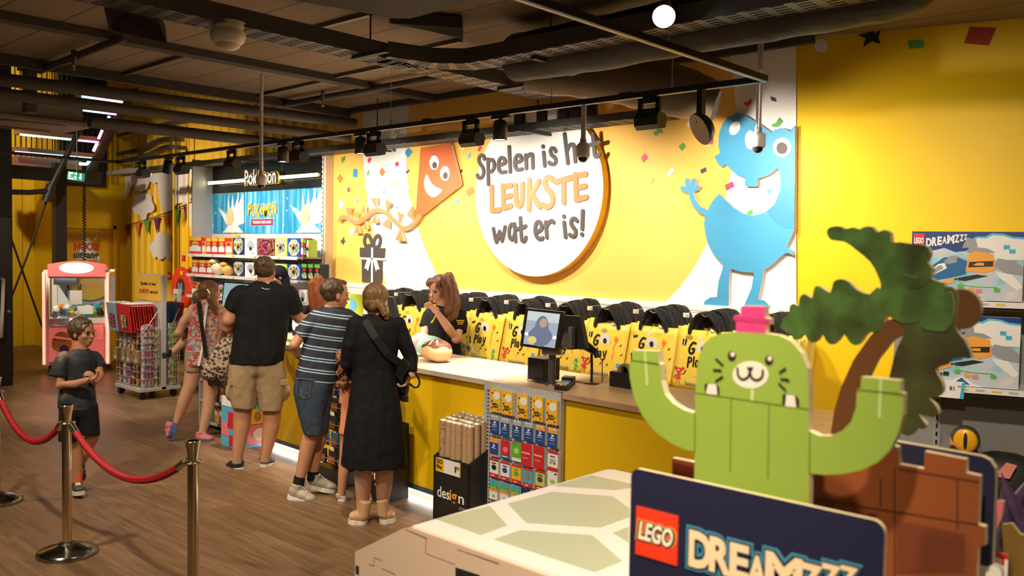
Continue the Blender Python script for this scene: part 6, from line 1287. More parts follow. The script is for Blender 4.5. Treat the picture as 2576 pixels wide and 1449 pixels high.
for k in range(14):
    if k < 4: cx, cy, col, ln = .08 + .06 * (k // 2), ymid - .33 + .08 * (k % 2), ('pale grey blue', 'white'), k
    c = WP(.09 if k < 4 else wX - .10, ymid - .36 + .055 * (k if k < 4 else k - 4), hS - .52) if k < 4 else WP(wX * .62 + .01 * (k % 2), ymid - .36 + .032 * (k - 4), hS - .52)
    mm = M('bagblue', (.25, .33, .42), .25) if k < 4 else M('bagred', (.52, .03, .03), .25)
    tag(MB().box(c, (wX * .40 if k < 4 else wX * .46, .012, .34), M3=Matrix.Rotation(.12, 3, 'X')).box(c + V((0, -.012, -.04)), (wX * .2, .002, .16), 1, M3=Matrix.Rotation(.12, 3, 'X')).box(c + V((0, .0, .165)), (wX * .3, .016, .03), 2).build('gift_bag', [mm, CM1 if k >= 4 else CM2, mt['card_white']]), '%s foil gift bag hanging on the stand, %s counted from the front' % ('grey blue' if k < 4 else 'red', ['first', 'second', 'third', 'fourth', 'fifth', 'sixth', 'seventh', 'eighth', 'ninth', 'tenth'][k if k < 4 else k - 4]), 'gift bag', 'foil bags on the stand')
for k in range(4):
    c = WP(.08 + (wX - .16) * k / 3, ymid - .28 + .02 * (k % 2), hS - .98); tag(MB().box(c, (.10, .10, .15), b=.004).box(c + V((0, -.052, -.01)), (.07, .002, .09), 1).build('candle_box', [M('kraft_box', (.32, .18, .09), .6), CM1]), 'small brown kraft box on the lower pegs of the stand, %s from left' % NUM[k], 'gift box', 'kraft boxes on the stand')
MB().tube([WP(wX * .55, ymid + .04, hS - .34), WP(wX * .55, ymid + .36, hS - .34)], .004, 6).build('peg', mt['grey_metal'], ws)
for k in range(3):
    c = WP(wX * .55, ymid + .10 + .09 * k, hS - .56); tag(MB().box(c, (wX * .6, .012, .42), M3=Matrix.Rotation(-.1, 3, 'X')).build('gift_bag', M(['foil_blue', 'foil_teal', 'foil_wine'][k], [(.01, .08, .3), (.01, .15, .28), (.3, .02, .05)][k], .25)), '%s foil gift bag on the rear pegs of the stand' % ['blue', 'teal', 'wine red'][k], 'gift bag', 'foil bags on the stand')
# ================================================================ STANCHIONS AND ROPES
M('brass_steel', (.72, .60, .38), .16, 1.); M('steel_dark', (.30, .29, .28), .18, 1.)
SHT = .895
def stanchion(b, lab):
    t = thing('rope_stanchion', lab, 'stanchion', b, 'rope stanchions')
    MB().lathe([(.165, 0), (.168, .008), (.166, .022), (.15, .032), (.06, .062), (.0, .064)], b, 44).build('base', mt['steel_dark'], t)
    m = MB(); m.lathe([(.052, .06), (.05, .068), (.03, .074), (.03, .078)], b, 28); m.build('collar', mt['black_plastic'], t)
    MB().lathe([(.026, .06), (.0265, SHT - .10)], b, 28).build('post', mt['brass_steel'], t)
    MB().lathe([(.027, SHT - .112), (.048, SHT - .110), (.050, SHT - .106), (.048, SHT - .102), (.027, SHT - .10)], b, 28).build('ring_plate', mt['brass_steel'], t)
    MB().lathe([(.026, SHT - .10), (.028, SHT - .06), (.037, SHT - .012), (.038, SHT - .004), (.034, SHT)], b, 28).build('head', mt['brass_steel'], t)
    MB().lathe([(.034, SHT - .003), (.03, SHT), (0, SHT)], b, 24).build('cap', mt['black_plastic'], t)
    return b
sA = stanchion(onZ(169, 1394), 'brass rope stanchion standing in front of the boy in the dark shirt')
sB0 = onZ(485, 1560); sB = stanchion(V((sB0.x, sB0.y, 0)), 'brass rope stanchion cut by the bottom edge of the picture')
sC = stanchion(onZ(-8, 1263), 'rope stanchion at the left edge with only its base in view')
M('rope_red', (.36, .004, .010), .55)
def rope(a, b, sag, lab):
    """braided rope between two posts: three twisted strands on a sagging centre line"""
    d = (b - a); d.z = 0; d.normalize(); h = SHT - .105; p0 = a + d * .05 + V((0, 0, h)); p1 = b - d * .05 + V((0, 0, h)); n = 150; ctr = []
    t = thing('barrier_rope', lab, 'rope', (a + b) / 2 + V((0, 0, h - sag)), 'red barrier ropes')
    for i in range(n + 1): s = i / n; p = p0.lerp(p1, s); ctr.append(p - V((0, 0, sag * (1 - (2 * s - 1) ** 2))))
    L = sum((ctr[i + 1] - ctr[i]).length for i in range(n)); m = MB(); sd = d.cross(V((0, 0, 1)))
    i0, i1 = 8, n - 8
    for st_ in range(6):
        pts = []; fw = 1 if st_ < 3 else -1
        for i in range(i0 * 4, i1 * 4 + 1):
            q = i / 4; k = min(int(q), n - 1); p = ctr[k].lerp(ctr[k + 1], q - k); tg = (ctr[k + 1] - ctr[k]).normalized(); up = sd.cross(tg)
            a_ = fw * q / n * L / .075 * 2 * math.pi + 2 * math.pi * st_ / 3; pts.append(p + (sd * math.cos(a_) + up * math.sin(a_)) * .0125)
        m.tube(pts, .0085, 6)
    m.tube(ctr[i0:i1], .014, 10); m.build('braid', mt['rope_red'], t); 
    for seg, e in ((ctr[2:i0 + 2], 0), (ctr[i1 - 2:-2], 1)): MB().tube(seg, .0205, 16).build('ferrule', M('ferrule_steel', (.6, .56, .5), .15, 1.), t)
    for e in (0, 1):
        c = ctr[1] if e == 0 else ctr[-2]; MB().tube([c + (sd * math.cos(x) + V((0, 0, 1)) * math.sin(x)) * .014 for x in [k * .6283 for k in range(11)]], .004, 6).build('hook', mt['ferrule_steel'], t)
rope(sA, sB, .20, 'red braided rope between the two brass stanchions'); rope(sC, sA, .22, 'red braided rope leaving the picture at the left')

# ================================================================ FOREGROUND DISPLAY
TZ_ = 1.0; fY = 1.755; FT = lambda x, y: onZ(860 + x * .295, 1160 + y * .295, TZ_ + .0012)
tl = onZ(1025, 1322, TZ_); tb_ = onZ(1540, 1180, TZ_); trr = onZ(1580, 1418, TZ_); xR = -1.27
tt = thing('display_table', 'white display table with a green hexagon pattern in the foreground', 'table', (-1.5, 2.3, 0))
M('table_white', (.82, .77, .70), .35); M('hex_green', (.42, .46, .30), .35); M('table_beige', (.66, .48, .34), .5)
yB = tb_.y; xL_ = (tl.x + tb_.x) / 2; rnd = .10
m = MB(); m.prism([(xL_, fY, TZ_), (xR, fY, TZ_), (xR, yB, TZ_), (xL_ + .02, yB, TZ_), (xL_, yB - .02, TZ_)], (0, 0, -.03)); m.build('top', mt['table_white'], tt)
for h in ([(1415, 360), (1790, 262), (2310, 298), (2450, 400), (2450, 475), (2200, 565), (1575, 525)], [(805, 492), (1260, 380), (1410, 545), (1185, 628)], [(1295, 665), (1520, 588), (2135, 630), (2390, 850), (2155, 945)], [(1800, 210), (2130, 118), (2520, 205), (2520, 215), (2330, 245)], [(2310, 610), (2445, 560), (2445, 690)]):
    MB().prism([FT(*p) for p in h], (0, 0, -.001)).build('hexagon', mt['hex_green'], tt)
fF = lambda x, y: onY(x, y, fY - .012)
m = MB(); pl = [fF(1010, 1331), fF(893, 1388), fF(893, 1449)]; pl.append(V((pl[-1].x, pl[-1].y, .0))); pl += [V((xR, fY - .012, 0)), V((xR, fY - .012, TZ_ - .008)), fF(1030, 1327)]; m.prism(pl, (0, .012, 0)); m.build('front_board', mt['table_beige'], tt)
fG = lambda x, y: onY(860 + x * .295, 1160 + y * .295, fY - .0125); m = MB()
for q in ([(968, 905), (1180, 975), (1180, 1050), (968, 1050)], [(118, 885), (145, 900), (145, 975), (118, 960)]): m.prism([fG(*p) for p in q], (0, .001, 0), 0)
for a, b in (((275, 822), (342, 848)), ((275, 822), (275, 890)), ((232, 880), (275, 892)), ((345, 918), (455, 965)), ((720, 655), (715, 780)), ((545, 585), (725, 655)), ((990, 755), (1340, 870)), ((720, 790), (960, 880))): m.stroke([fG(*a), fG(*b)], .0025, (0, .001, 0), 1, N=(0, -1, 0))
m.build('print', [mt['card_black'], M('print_mauve', (.25, .16, .18), .5)], tt)
m = MB(); m.box(((xL_ + xR) / 2, (fY + yB) / 2 + .02, .48), (xR - xL_ - .06, yB - fY - .06, .96)); m.build('body', mt['table_white'], tt)
# plinth carrying the cut-outs
pl0 = thing('display_plinth', 'white plinth carrying the cactus, palm and navy boards', 'plinth', (-.72, 1.68, 0)); MB().box((-.72, 1.655, .53), (.94, .15, 1.06)).build('body', mt['table_white'], pl0)
p2 = thing('display_plinth', 'white plinth behind the cactus under the brown house board', 'plinth', (-.75, 2.0, 1.0)); MB().box((-.73, 2.0, .54), (.98, .36, 1.08)).build('body', mt['table_white'], p2)
def board(name, lab, cat, poly, th, mats, loc, edge='board_edge'):
    t = thing(name, lab, cat, loc); MB().prism(poly, (0, th, 0), 0, 1).build('board', [mats, mt[edge]], t); return t
# navy sign in front
Y1 = 1.60; s0 = onY(1588, 1182, Y1); s1_ = onY(2235, 1330, Y1); zt_ = (onY(1620, 1186, Y1).z + onY(2190, 1302, Y1).z) / 2; r = .022
def rrect(x0, x1, z0, z1, r, y): return [V((cx + r * math.cos(a), y, cz_ + r * math.sin(a))) for cx, cz_, a0 in ((x1 - r, z1 - r, 0), (x0 + r, z1 - r, 1.5708), (x0 + r, z0 + r, 3.1416), (x1 - r, z0 + r, 4.7124)) for a in [a0 + k * .2618 for k in range(7)]]
ns = board('brand_sign', 'navy sign board with a red square logo and cream lettering in the foreground', 'sign', rrect(s0.x, s1_.x - .006, 1.06, zt_, r, Y1), .010, M('sign_navy', (.018, .018, .045), .3), ((s0.x + s1_.x) / 2, Y1, 1.06))
kz = .28727; fS = lambda x, y, d=.0: onY(1560 + x * kz, 1140 + y * kz, Y1 - d)
a, b, c, d = fS(150, 462), fS(517, 548), fS(505, 980), fS(140, 882); x0, x1 = (a.x + d.x) / 2, (b.x + c.x) / 2; z1_, z0_ = (a.z + b.z) / 2, (c.z + d.z) / 2
m = MB(); m.box(((x0 + x1) / 2, Y1 - .002, (z0_ + z1_) / 2), (x1 - x0, .003, z1_ - z0_), 0)
cx, cz_ = (x0 + x1) / 2, (z0_ + z1_) / 2 + .003
for b_, d_, mi, k in ((.14, .0035, 1, 1.), (.10, .0045, 2, .94), (.03, .0055, 3, .84)): m.text('LEGO', (cx, Y1 - d_, cz_), (x1 - x0) * .96 * k, (z1_ - z0_) * .46 * k, (1, 0, 0), (.12, 0, 1), .0008, mi, bold=b_)
m.build('logo', [M('logo_red', (.75, .045, .015), .35), mt['card_orange'], mt['card_black'], M('logo_cream', (.85, .76, .6), .4)], ns)
m = MB(); L0, L1 = fS(600, 840), fS(1330, 960); lz = .072; xx = fS(600, 800).x; zb0 = fS(700, 820).z
E_ = [('D', .052, .078), ('R', .050, .074), ('E', .042, .070), ('A', .042, .062), ('M', .075, .074), ('Z', .044, .058), ('Z', .038, .048), ('Z', .034, .042)]
for b_, d_, mi, g_ in ((.16, .0025, 0, .016), (.10, .0035, 1, .008), (.04, .0045, 2, 0)):
    x = xx + .004
    for i, (ch, w_, h_) in enumerate(E_):
        zc_ = zb0 - .010 * (i == 3) + (.004 if i > 4 else 0) + (.014 if i == 6 else 0) + (.022 if i == 7 else 0) - .006
        m.text(ch, (x + w_ / 2, Y1 - d_ - .00008 * i, zc_), w_ * 1.02 + g_, h_ + g_, (1, 0, 0), (0, 0, 1), .0008, mi, bold=b_); x += w_ * .93
m.build('lettering', [M('glow_teal', (.06, .25, .36), .4), mt['sign_navy'], M('letter_cream', (.84, .62, .38), .4)], ns)
# cactus
Y2 = 1.68; kc = .4554; fC = lambda pts, Y: [onY(1560 + x * kc, 540 + y * kc, Y) for x, y in pts]
body = [(412, 1520), (412, 1308), (355, 1296), (285, 1265), (200, 1205), (125, 1115), (75, 1010), (53, 900), (50, 806), (66, 804), (66, 748), (212, 754), (213, 822), (226, 826), (228, 920), (246, 990), (290, 1042), (350, 1078), (415, 1098), (414, 990), (422, 870), (434, 790), (456, 725), (500, 678), (560, 654), (640, 648), (800, 655), (880, 668), (945, 700), (1000, 765), (1034, 850), (1042, 940), (1042, 1195), (1100, 1222), (1160, 1222), (1225, 1195), (1275, 1145), (1302, 1070), (1308, 964), (1328, 960), (1332, 896), (1548, 916), (1548, 985), (1566, 990), (1562, 1110), (1536, 1210), (1490, 1300), (1420, 1370), (1330, 1412), (1230, 1432), (1130, 1438), (1046, 1430), (1046, 1560)]
pb_ = fC(body, Y2); 
for i in (0, len(pb_) - 1): pb_[i] = V((pb_[i].x, Y2, 1.06))
ct = board('cactus_board', 'green smiling cactus display board with raised arms in the foreground', 'display board', pb_, .02, M('cactus_green', (.22, .31, .045), .38), (-.9, Y2, 1.06), 'board_edge')
m = MB(); m.prism(fC([(640, 652), (640, 586), (626, 582), (628, 558), (664, 556), (668, 504), (800, 506), (801, 570), (824, 575), (824, 606), (806, 608), (802, 660)], Y2), (0, .02, 0), 0, 2)
m.prism(fC([(626, 560), (824, 576), (824, 606), (626, 584)], Y2 - .001), (0, .001, 0), 1); m.build('flower', [M('flower_pink', (.52, .04, .16), .4), M('flower_deep', (.40, .03, .11), .4), mt['board_edge']], ct)
m = MB(); e1 = Y2 - .001; e2_ = Y2 - .002; e3 = Y2 - .003; O2 = lambda *a, **k: oval(*a, **k)
m.prism(fC(O2(720, 885, 99, 76), e1), (0, .001, 0), 1)
for x, y in ((617, 782), (822, 805)): m.prism(fC(O2(x, y, 23, 28), e1), (0, .001, 0), 0)
for x, y in ((621, 772), (826, 795)): m.prism(fC(O2(x, y, 11, 13), e2_), (0, .001, 0), 1)
m.prism(fC([(698, 842), (736, 842), (730, 860), (718, 872), (706, 860)], e2_), (0, .001, 0), 0)
sw_ = lambda pts, w_, mi=0: m.stroke([q for q in fC(smooth_poly(pts, 3, False) if len(pts) > 2 else pts, e2_)], w_, (0, .001, 0), mi, N=(0, -1, 0))
sw_([(648, 848), (652, 890), (678, 910), (706, 896), (717, 866)], .0052); sw_([(717, 866), (726, 900), (756, 914), (784, 896), (788, 860)], .0052)
for a, b in (((530, 798), (566, 830)), ((518, 858), (556, 860)), ((530, 918), (565, 895)), ((884, 870), (912, 850)), ((892, 908), (930, 912)), ((878, 935), (912, 970))): sw_([a, b], .0045)
for q, w2 in (([(465, 938), (482, 932), (535, 936), (548, 955), (548, 998), (470, 990)], [(486, 935), (530, 938), (536, 996), (474, 988)]), ([(897, 992), (920, 990), (972, 1000), (988, 1022), (990, 1068), (895, 1056)], [(918, 994), (964, 1000), (972, 1066), (912, 1058)])): m.prism(fC(q, e1), (0, .001, 0), 0); m.prism(fC(w2, e2_), (0, .001, 0), 1)
m.build('face_print', [mt['card_black'], M('muzzle_beige', (.66, .56, .47), .4)], ct)
m = MB(); sl_ = lambda a, b, w_=.0022, mi=0: m.stroke(fC([a, b], e1), w_, (0, .001, 0), mi, N=(0, -1, 0))
sl_((416, 984), (1040, 1074)); sl_((612, 1012), (608, 1420)); sl_((822, 1042), (816, 1450)); sl_((412, 1090), (412, 1310)); sl_((1046, 1200), (1046, 1430)); sl_((66, 805), (212, 822)); sl_((1310, 966), (1565, 990))
for a, b, w_ in (((136, 760), (150, 940), .004), ((1440, 910), (1432, 1120), .004), ((730, 958), (730, 1020), .006)): sl_(a, b, w_, 1)
m.build('seam_print', [M('cactus_seam', (.10, .15, .02), .4), M('cactus_light', (.45, .50, .22), .4)], ct)
# palm
Y3 = 2.08; ramp_mat('palm_green', [(.35, (.028, .036, .010)), (.5, (.045, .085, .02)), (.65, (.07, .15, .035))], 'noise', 9, .3); ramp_mat('palm_dark', [(.4, (.030, .024, .008)), (.6, (.045, .055, .014)), (.75, (.06, .11, .025))], 'noise', 7, .35); M('trunk_brown', (.10, .038, .012), .3)
pm_ = thing('palm_board', 'dark green palm tree display board with brown trunk behind the cactus', 'display board', onY(2200, 1150, Y3))
def pb(nm, pts, mat, dy=0., sm=0): MB().prism(fC(smooth_poly(pts, 2) if sm else pts, Y3 + dy), (0, .02, 0), 0, 1).build(nm, [mt[mat], mt['board_edge']], pm_)
pb('trunk', [(1160, 1500), (1164, 1200), (1184, 1075), (1222, 950), (1290, 800), (1380, 672), (1480, 580), (1600, 560), (1600, 640), (1500, 700), (1420, 800), (1370, 900), (1330, 1060), (1300, 1200), (1290, 1500)], 'trunk_brown')
pb('leaf', [(885, 612), (905, 568), (932, 545), (936, 508), (958, 492), (985, 504), (992, 456), (1020, 438), (1060, 462), (1072, 404), (1100, 396), (1160, 432), (1178, 372), (1220, 356), (1262, 372), (1310, 418), (1380, 440), (1420, 400), (1480, 480), (1440, 640), (1370, 650), (1335, 695), (1305, 722), (1270, 708), (1232, 655), (1205, 690), (1170, 718), (1140, 700), (1112, 652), (1090, 690), (1062, 708), (1035, 690), (1015, 655), (990, 680), (962, 694), (945, 665), (905, 640)], 'palm_green', -.003, 1)
pb('leaf', [(1140, 95), (1162, 68), (1215, 64), (1240, 80), (1285, 70), (1320, 82), (1345, 68), (1390, 66), (1418, 98), (1455, 84), (1492, 100), (1500, 150), (1545, 152), (1600, 160), (1690, 172), (1712, 215), (1696, 262), (1726, 300), (1716, 350), (1762, 372), (1800, 400), (1700, 560), (1560, 600), (1440, 520), (1430, 440), (1440, 390), (1420, 330), (1380, 260), (1310, 200), (1240, 150), (1165, 140)], 'palm_green', -.006, 1)
pb('leaf', [(1560, 560), (1640, 470), (1720, 400), (1840, 405), (1870, 480), (1850, 620), (1900, 690), (1942, 790), (1890, 790), (1830, 800), (1800, 830), (1740, 852), (1775, 920), (1782, 975), (1745, 1010), (1705, 1010), (1740, 1050), (1758, 1098), (1710, 1108), (1650, 1100), (1690, 1160), (1680, 1185), (1640, 1180), (1615, 1212), (1585, 1222), (1550, 1200), (1500, 1120), (1480, 960), (1500, 840), (1532, 730), (1570, 650)], 'palm_dark', -.003, 1)
pb('leaf_light', [(1650, 560), (1700, 500), (1780, 440), (1835, 430), (1840, 560), (1800, 640), (1720, 640), (1660, 620)], 'palm_green', -.008, 1)
pb('coconut', oval(1885, 522, 108, 112), 'trunk_brown', .0)
pb('leaf_light', [(1570, 330), (1640, 350), (1712, 310), (1715, 350), (1660, 400), (1590, 400)], 'palm_green', -.009, 1)
# brown house board and navy back board
Y4 = 1.92; fH = lambda pts, Y: [onY(x, y, Y) for x, y in pts]
hp = fH([(1690, 1152), (1748, 1164), (1748, 1140), (2230, 1112), (2258, 1126), (2262, 1168), (2324, 1180), (2326, 1136), (2430, 1156), (2430, 1190), (2465, 1198), (2460, 1320), (2478, 1326), (2478, 1372), (2460, 1376), (2456, 1440), (1695, 1440)], Y4)
for i in (-1, -2): hp[i] = V((hp[i].x, Y4, 1.08))
hb = board('house_board', 'brown toy house display board behind the cactus', 'display board', hp, .02, M('house_brown', (.22, .06, .018), .32), (-.75, Y4, 1.08))
m = MB(); ph = lambda pts, mi, d=.001: m.prism(fH(pts, Y4 - d), (0, .001, 0), mi)
ph([(1692, 1162), (1750, 1176), (2100, 1262), (2100, 1440), (1697, 1440)], 0); ph([(2255, 1310), (2425, 1345), (2425, 1440), (2255, 1440)], 2, .002); ph([(2180, 1288), (2205, 1293), (2205, 1298), (2180, 1293)], 1, .002)
for a, b in (((2250, 1178), (2250, 1450)), ((2408, 1205), (2408, 1330)), ((2090, 1262), (2460, 1320)), ((2262, 1180), (2462, 1212)), ((2215, 1205), (2215, 1270))): m.stroke(fH([a, b], Y4 - .001), .003, (0, .001, 0), 1, N=(0, -1, 0))
for k in range(6): m.stroke(fH([(1700 + k * 66, 1180 + k * 15), (1700 + k * 66, 1204 + k * 15)], Y4 - .002), .002, (0, .001, 0), 1, N=(0, -1, 0))
m.build('print', [M('house_red', (.13, .018, .006), .35), M('house_line', (.08, .022, .008), .4), M('house_door', (.15, .038, .016), .35)], hb)
Y5 = 2.02; nb_ = fH([(2225, 1106), (2470, 1148), (2490, 1158), (2503, 1178), (2504, 1205), (2496, 1428)], Y5); nb_.append(V((nb_[0].x, Y5, nb_[-1].z))); bb = board('backing_board', 'navy backing board with cream edge behind the brown house board', 'display board', nb_, .02, mt['sign_navy'], (-.6, Y5, 1.2))
MB().stroke([onY(2500, 1440, Y5), V((onY(2500, 1440, Y5).x, Y5, 1.08))], .03, (0, .02, 0), 0, N=(0, -1, 0)).build('stand', mt['table_white'], bb)
o = onY(2498, 1432, 2.2); t = thing('price_card', 'white card with red stripes behind the navy backing board', 'card', V((o.x, 2.2, o.z - .1))); MB().box((o.x + .0, 2.2, o.z - .0), (.06, .004, .085)).build('card', mt['card_white'], t)
m = MB(); m.box((o.x, 2.197, o.z + .037), (.06, .002, .012)); 
for k in range(3): m.box((o.x - .02 + .02 * k, 2.197, o.z + .025), (.007, .002, .02))
m.build('stripes', mt['card_red'], t); MB().box((o.x, 2.203, (1.08 + o.z) / 2 - .02), (.02, .004, o.z - 1.08 + .04)).build('stake', mt['card_white'], t)

# ================================================================ RIGHT HAND SHELVES
RO = .42
def rp(px, py, off): return onP(px, py, RC + RN * off, RN)
RMx = Matrix((RD, -RN, V((0, 0, 1)))).transposed()     # local axes: x along, y into wall, z up
def rs(p): return (p - RC).dot(RD)
def RB(m, s0, s1, o0, o1, z0, z1, mi=0, b=0.): c = RC + RD * (s0 + s1) / 2 + RN * (o0 + o1) / 2; return m.box((c.x, c.y, (z0 + z1) / 2), (s1 - s0, abs(o1 - o0), z1 - z0), mi, M3=RMx, b=b)
tl_ = rp(2295, 582, RO); zA1 = tl_.z; zB1 = rp(2480, 757, RO).z; zC1 = rp(2480, 797, RO).z; zD1 = rp(2480, 975, RO).z; sL_ = rs(tl_); wBx = .62
sh_ = thing('toy_shelving', 'white and grey shelving with large toy boxes at the right edge', 'shelving', RC + RD * (sL_ + .6) + RN * .2)
m = MB(); RB(m, sL_ - .10, sL_ + 1.6, .03, .06, .1, zC1 - .0, 0); m.build('back_panel', M('shelf_grey', (.24, .235, .225), .5), sh_)
for z in (zB1, zD1): m = MB(); RB(m, sL_ - .06, sL_ + 1.6, .06, RO, z - .03, z - .004, 0); RB(m, sL_ - .06, sL_ + 1.6, RO, RO + .012, z - .04, z - .004, 0); RB(m, sL_ + .02, sL_ + 1.6, .06, RO - .01, z - .06, z - .03, 1); m.build('shelf', [mt['shelf_white'], mt['black_plastic']], sh_)
m = MB(); su = rs(rp(2357, 1060, .07)); RB(m, su - .02, su + .02, .06, .075, .1, zD1 - .04, 0)
for k in range(20): RB(m, su - .006, su + .006, .075, .077, zD1 - .12 - k * .055, zD1 - .09 - k * .055, 1)
m.build('upright', [M('upright_dim', (.30, .29, .28), .5), mt['black_plastic']], sh_)
m = MB()
for k, z in enumerate((zB1, zB1, zB1, zD1, zD1, zD1, zD1)): s = sL_ + .30 + .09 * (k % 4); RB(m, s, s + .05, RO + .012, RO + .014, z - .026, z - .014, k % 2)
m.build('price_strip', [mt['card_yellow'], mt['card_grey']], sh_)
SKY = ramp_mat('box_sky', [(.3, (.18, .45, .62)), (.5, (.45, .62, .68)), (.65, (.60, .58, .66)), (.8, (.70, .70, .62))], 'noise', 6, .3, detail=2)
def toybox(s0, z0, z1, lab, extra):
    t = thing('toy_set_box', lab, 'toy box', RC + RD * (s0 + wBx / 2) + RN * (RO - .08) + V((0, 0, z0)), 'large blue toy set boxes')
    m = MB(); RB(m, s0, s0 + wBx, RO - .14, RO, z0 + .001, z1, 0); m.build('carton', SKY, t)
    P = lambda u, v, d=.001: RC + RD * (s0 + u * wBx) + RN * (RO + d) + V((0, 0, z0 + v * (z1 - z0))); bk = -RN * .0008; hgt = z1 - z0
    cols = [M('box_navy', (.012, .05, .22), .3), mt['card_red'], mt['card_white'], mt['card_orange'], M('ship_blue', (.02, .14, .33), .3), M('ship_grey', (.30, .31, .33), .35), mt['card_black'], mt['card_pink'], mt['card_green'], mt['card_cyan'], M('box_glow', (.12, .5, .75), .3)]
    m = MB(); pr = lambda pts, mi, d=.001: m.prism([P(u, v, d) for u, v in pts], bk, mi)
    pr([(0, .72), (0, 1), (1, 1), (1, .86), (.55, .80), (.5, .72), (.4, .70), (.3, .76), (.2, .72), (.1, .78)], 0)
    pr([(.52, .86), (.58, .93), (.66, .93), (.72, .98), (.82, .97), (.9, .93), (1, .92), (1, .70), (.52, .72)], 10, .0012); pr([(.54, .84), (.6, .91), (.67, .90), (.73, .95), (.82, .94), (.9, .90), (1, .89), (1, .6), (.54, .6)], 2, .0015)
    pr([(0, 0), (.1, .1), (.2, .02), (.3, .08), (.38, .04), (.5, .14), (.62, .03), (.7, 0)], 2, .001); pr([(.42, .02), (.5, .12), (.58, .02)], 4, .0015); pr([(.10, .02), (.14, .06), (.18, .02)], 4, .0015)
    # generic spaceship: nose, canopy, fuselage, orange cargo block, engines, wings
    pr([(.16, .40), (.18, .33), (.24, .28), (.38, .33), (.5, .38), (.52, .56), (.44, .62), (.30, .62), (.20, .50)], 4, .002); pr([(.17, .40), (.21, .36), (.33, .46), (.31, .54), (.25, .52)], 2, .0025); pr([(.19, .405), (.22, .38), (.3, .46), (.28, .505), (.25, .49)], 5, .003)
    pr([(.30, .56), (.36, .64), (.42, .65), (.42, .55), (.34, .52)], 5, .003); pr([(.5, .42), (.52, .68), (.58, .72), (.74, .68), (.76, .45), (.66, .40)], 3, .0025); pr([(.52, .48), (.53, .56), (.74, .58), (.74, .5)], 6, .003); pr([(.56, .51), (.60, .55), (.66, .55), (.66, .51)], 3, .0035)
    pr([(.5, .70), (.54, .78), (.68, .76), (.76, .70), (.6, .68)], 5, .0022); pr([(.46, .76), (.5, .92), (.58, .88), (.6, .78)], 5, .0026); pr([(.74, .50), (.78, .62), (.92, .58), (1, .5), (1, .38), (.86, .40)], 5, .0022); pr([(.76, .42), (.9, .40), (1, .22), (.96, .16), (.8, .34)], 2, .0018); pr([(.28, .20), (.40, .26), (.40, .32), (.3, .28)], 3, .003); pr([(.36, .30), (.6, .38), (.7, .36), (.5, .28)], 6, .0018)
    for (u, v), mi in (((.12, .62), 7), ((.16, .68), 7), ((.46, .20), 8), ((.55, .16), 3), ((.62, .14), 7), ((.78, .16), 8), ((.85, .78), 9), ((.9, .72), 9), ((.3, .14), 6), ((.36, .16), 6), ((.12, .34), 6)): m.prism([P(u, v, .003) + RD * .018 * math.cos(a) + V((0, 0, .022 * math.sin(a) * (1 if k % 2 else .5))) for k, a in [(k, k * .785) for k in range(8)]], bk, mi)
    m.stroke([P(.42, .32, .003), P(.48, .22, .003), P(.6, .2, .003), P(.78, .2, .003)], .004, bk, 8, N=RN)
    pr([(.015, .76), (.015, .97), (.115, .97), (.115, .76)], 1, .002); m.text('LEGO', P(.065, .865, .003), wBx * .09, hgt * .09, RD, (0, 0, 1), .001, 2, bold=.05)
    x = .13
    for i, (ch, w_, h_) in enumerate((('D', .055, .13), ('R', .05, .13), ('E', .045, .13), ('A', .045, .11), ('M', .07, .13), ('Z', .045, .12), ('Z', .04, .10), ('Z', .03, .08))): m.text(ch, P(x + w_ / 2, .85 + .012 * (i - 1), .003), wBx * w_ * .95, hgt * h_, RD, (0, 0, 1), .001, 2, bold=.05); x += w_ * .98
    m.build('print', cols, t)
toybox(sL_, zB1, zA1, 'large blue spaceship toy box on the upper shelf at the right', 0); toybox(sL_, zD1, zC1, 'large blue spaceship toy box on the lower shelf above the price tag', 0)
p = rp(2398, 978, RO + .015); t = thing('price_tag', 'white price tag reading 81 99 on the lower shelf edge', 'price tag', p); m = MB(); q = [rp(x, y, RO + .016) for x, y in ((2366, 955), (2428, 962), (2424, 1004), (2360, 998))]; m.prism(q, -RN * .002); m.build('card', mt['card_white'], t)
m = MB(); c = rp(2398, 977, RO + .017); m.text('81', c - RD * .008, .028, .026, RD, (0, 0, 1), .001, 0, bold=.01); c = rp(2413, 973, RO + .017); m.text('99', c, .018, .013, RD, (0, 0, 1), .001, 0); m.prism([rp(x, y, RO + .0165) for x, y in ((2420, 963), (2428, 962), (2424, 1004), (2414, 1003))], -RN * .0005, 1); m.build('print', [mt['card_black'], mt['card_cyan']], t)
# dark creature display with a yellow eye
c = rp(2428, 1105, .33); t = thing('creature_display', 'dark creature display with one large yellow eye under the shelves', 'display figure', V((c.x, c.y, .3)))
m = MB(); m.lathe([(.0, -.02), (.085, -.02), (.085, .04), (.075, .05)], c, 28, M3=Matrix((RD, V((0, 0, 1)), RN)).transposed()); z0 = c.z
bm_ = MB(); e = rp(2520, 1215, .28); bm_.ell(e, (.26, .14, .20), 28, 18, 0, M3=RMx).ell(rp(2420, 1160, .27), (.09, .10, .13), 20, 12, 0, M3=RMx); bm_.box((e.x, e.y, (e.z - .1) / 2), (.3, .2, e.z - .1), 0, M3=RMx)
for q in bm_.v: q += V((noise.noise(q * 9), noise.noise(q * 9 + V((5, 0, 0))), noise.noise(q * 9 + V((0, 7, 0))))) * .012
bm_.build('body', M('creature_black', (.016, .016, .012), .5), t)
m.build('eye_socket', M('socket_brown', (.07, .05, .03), .5), t)
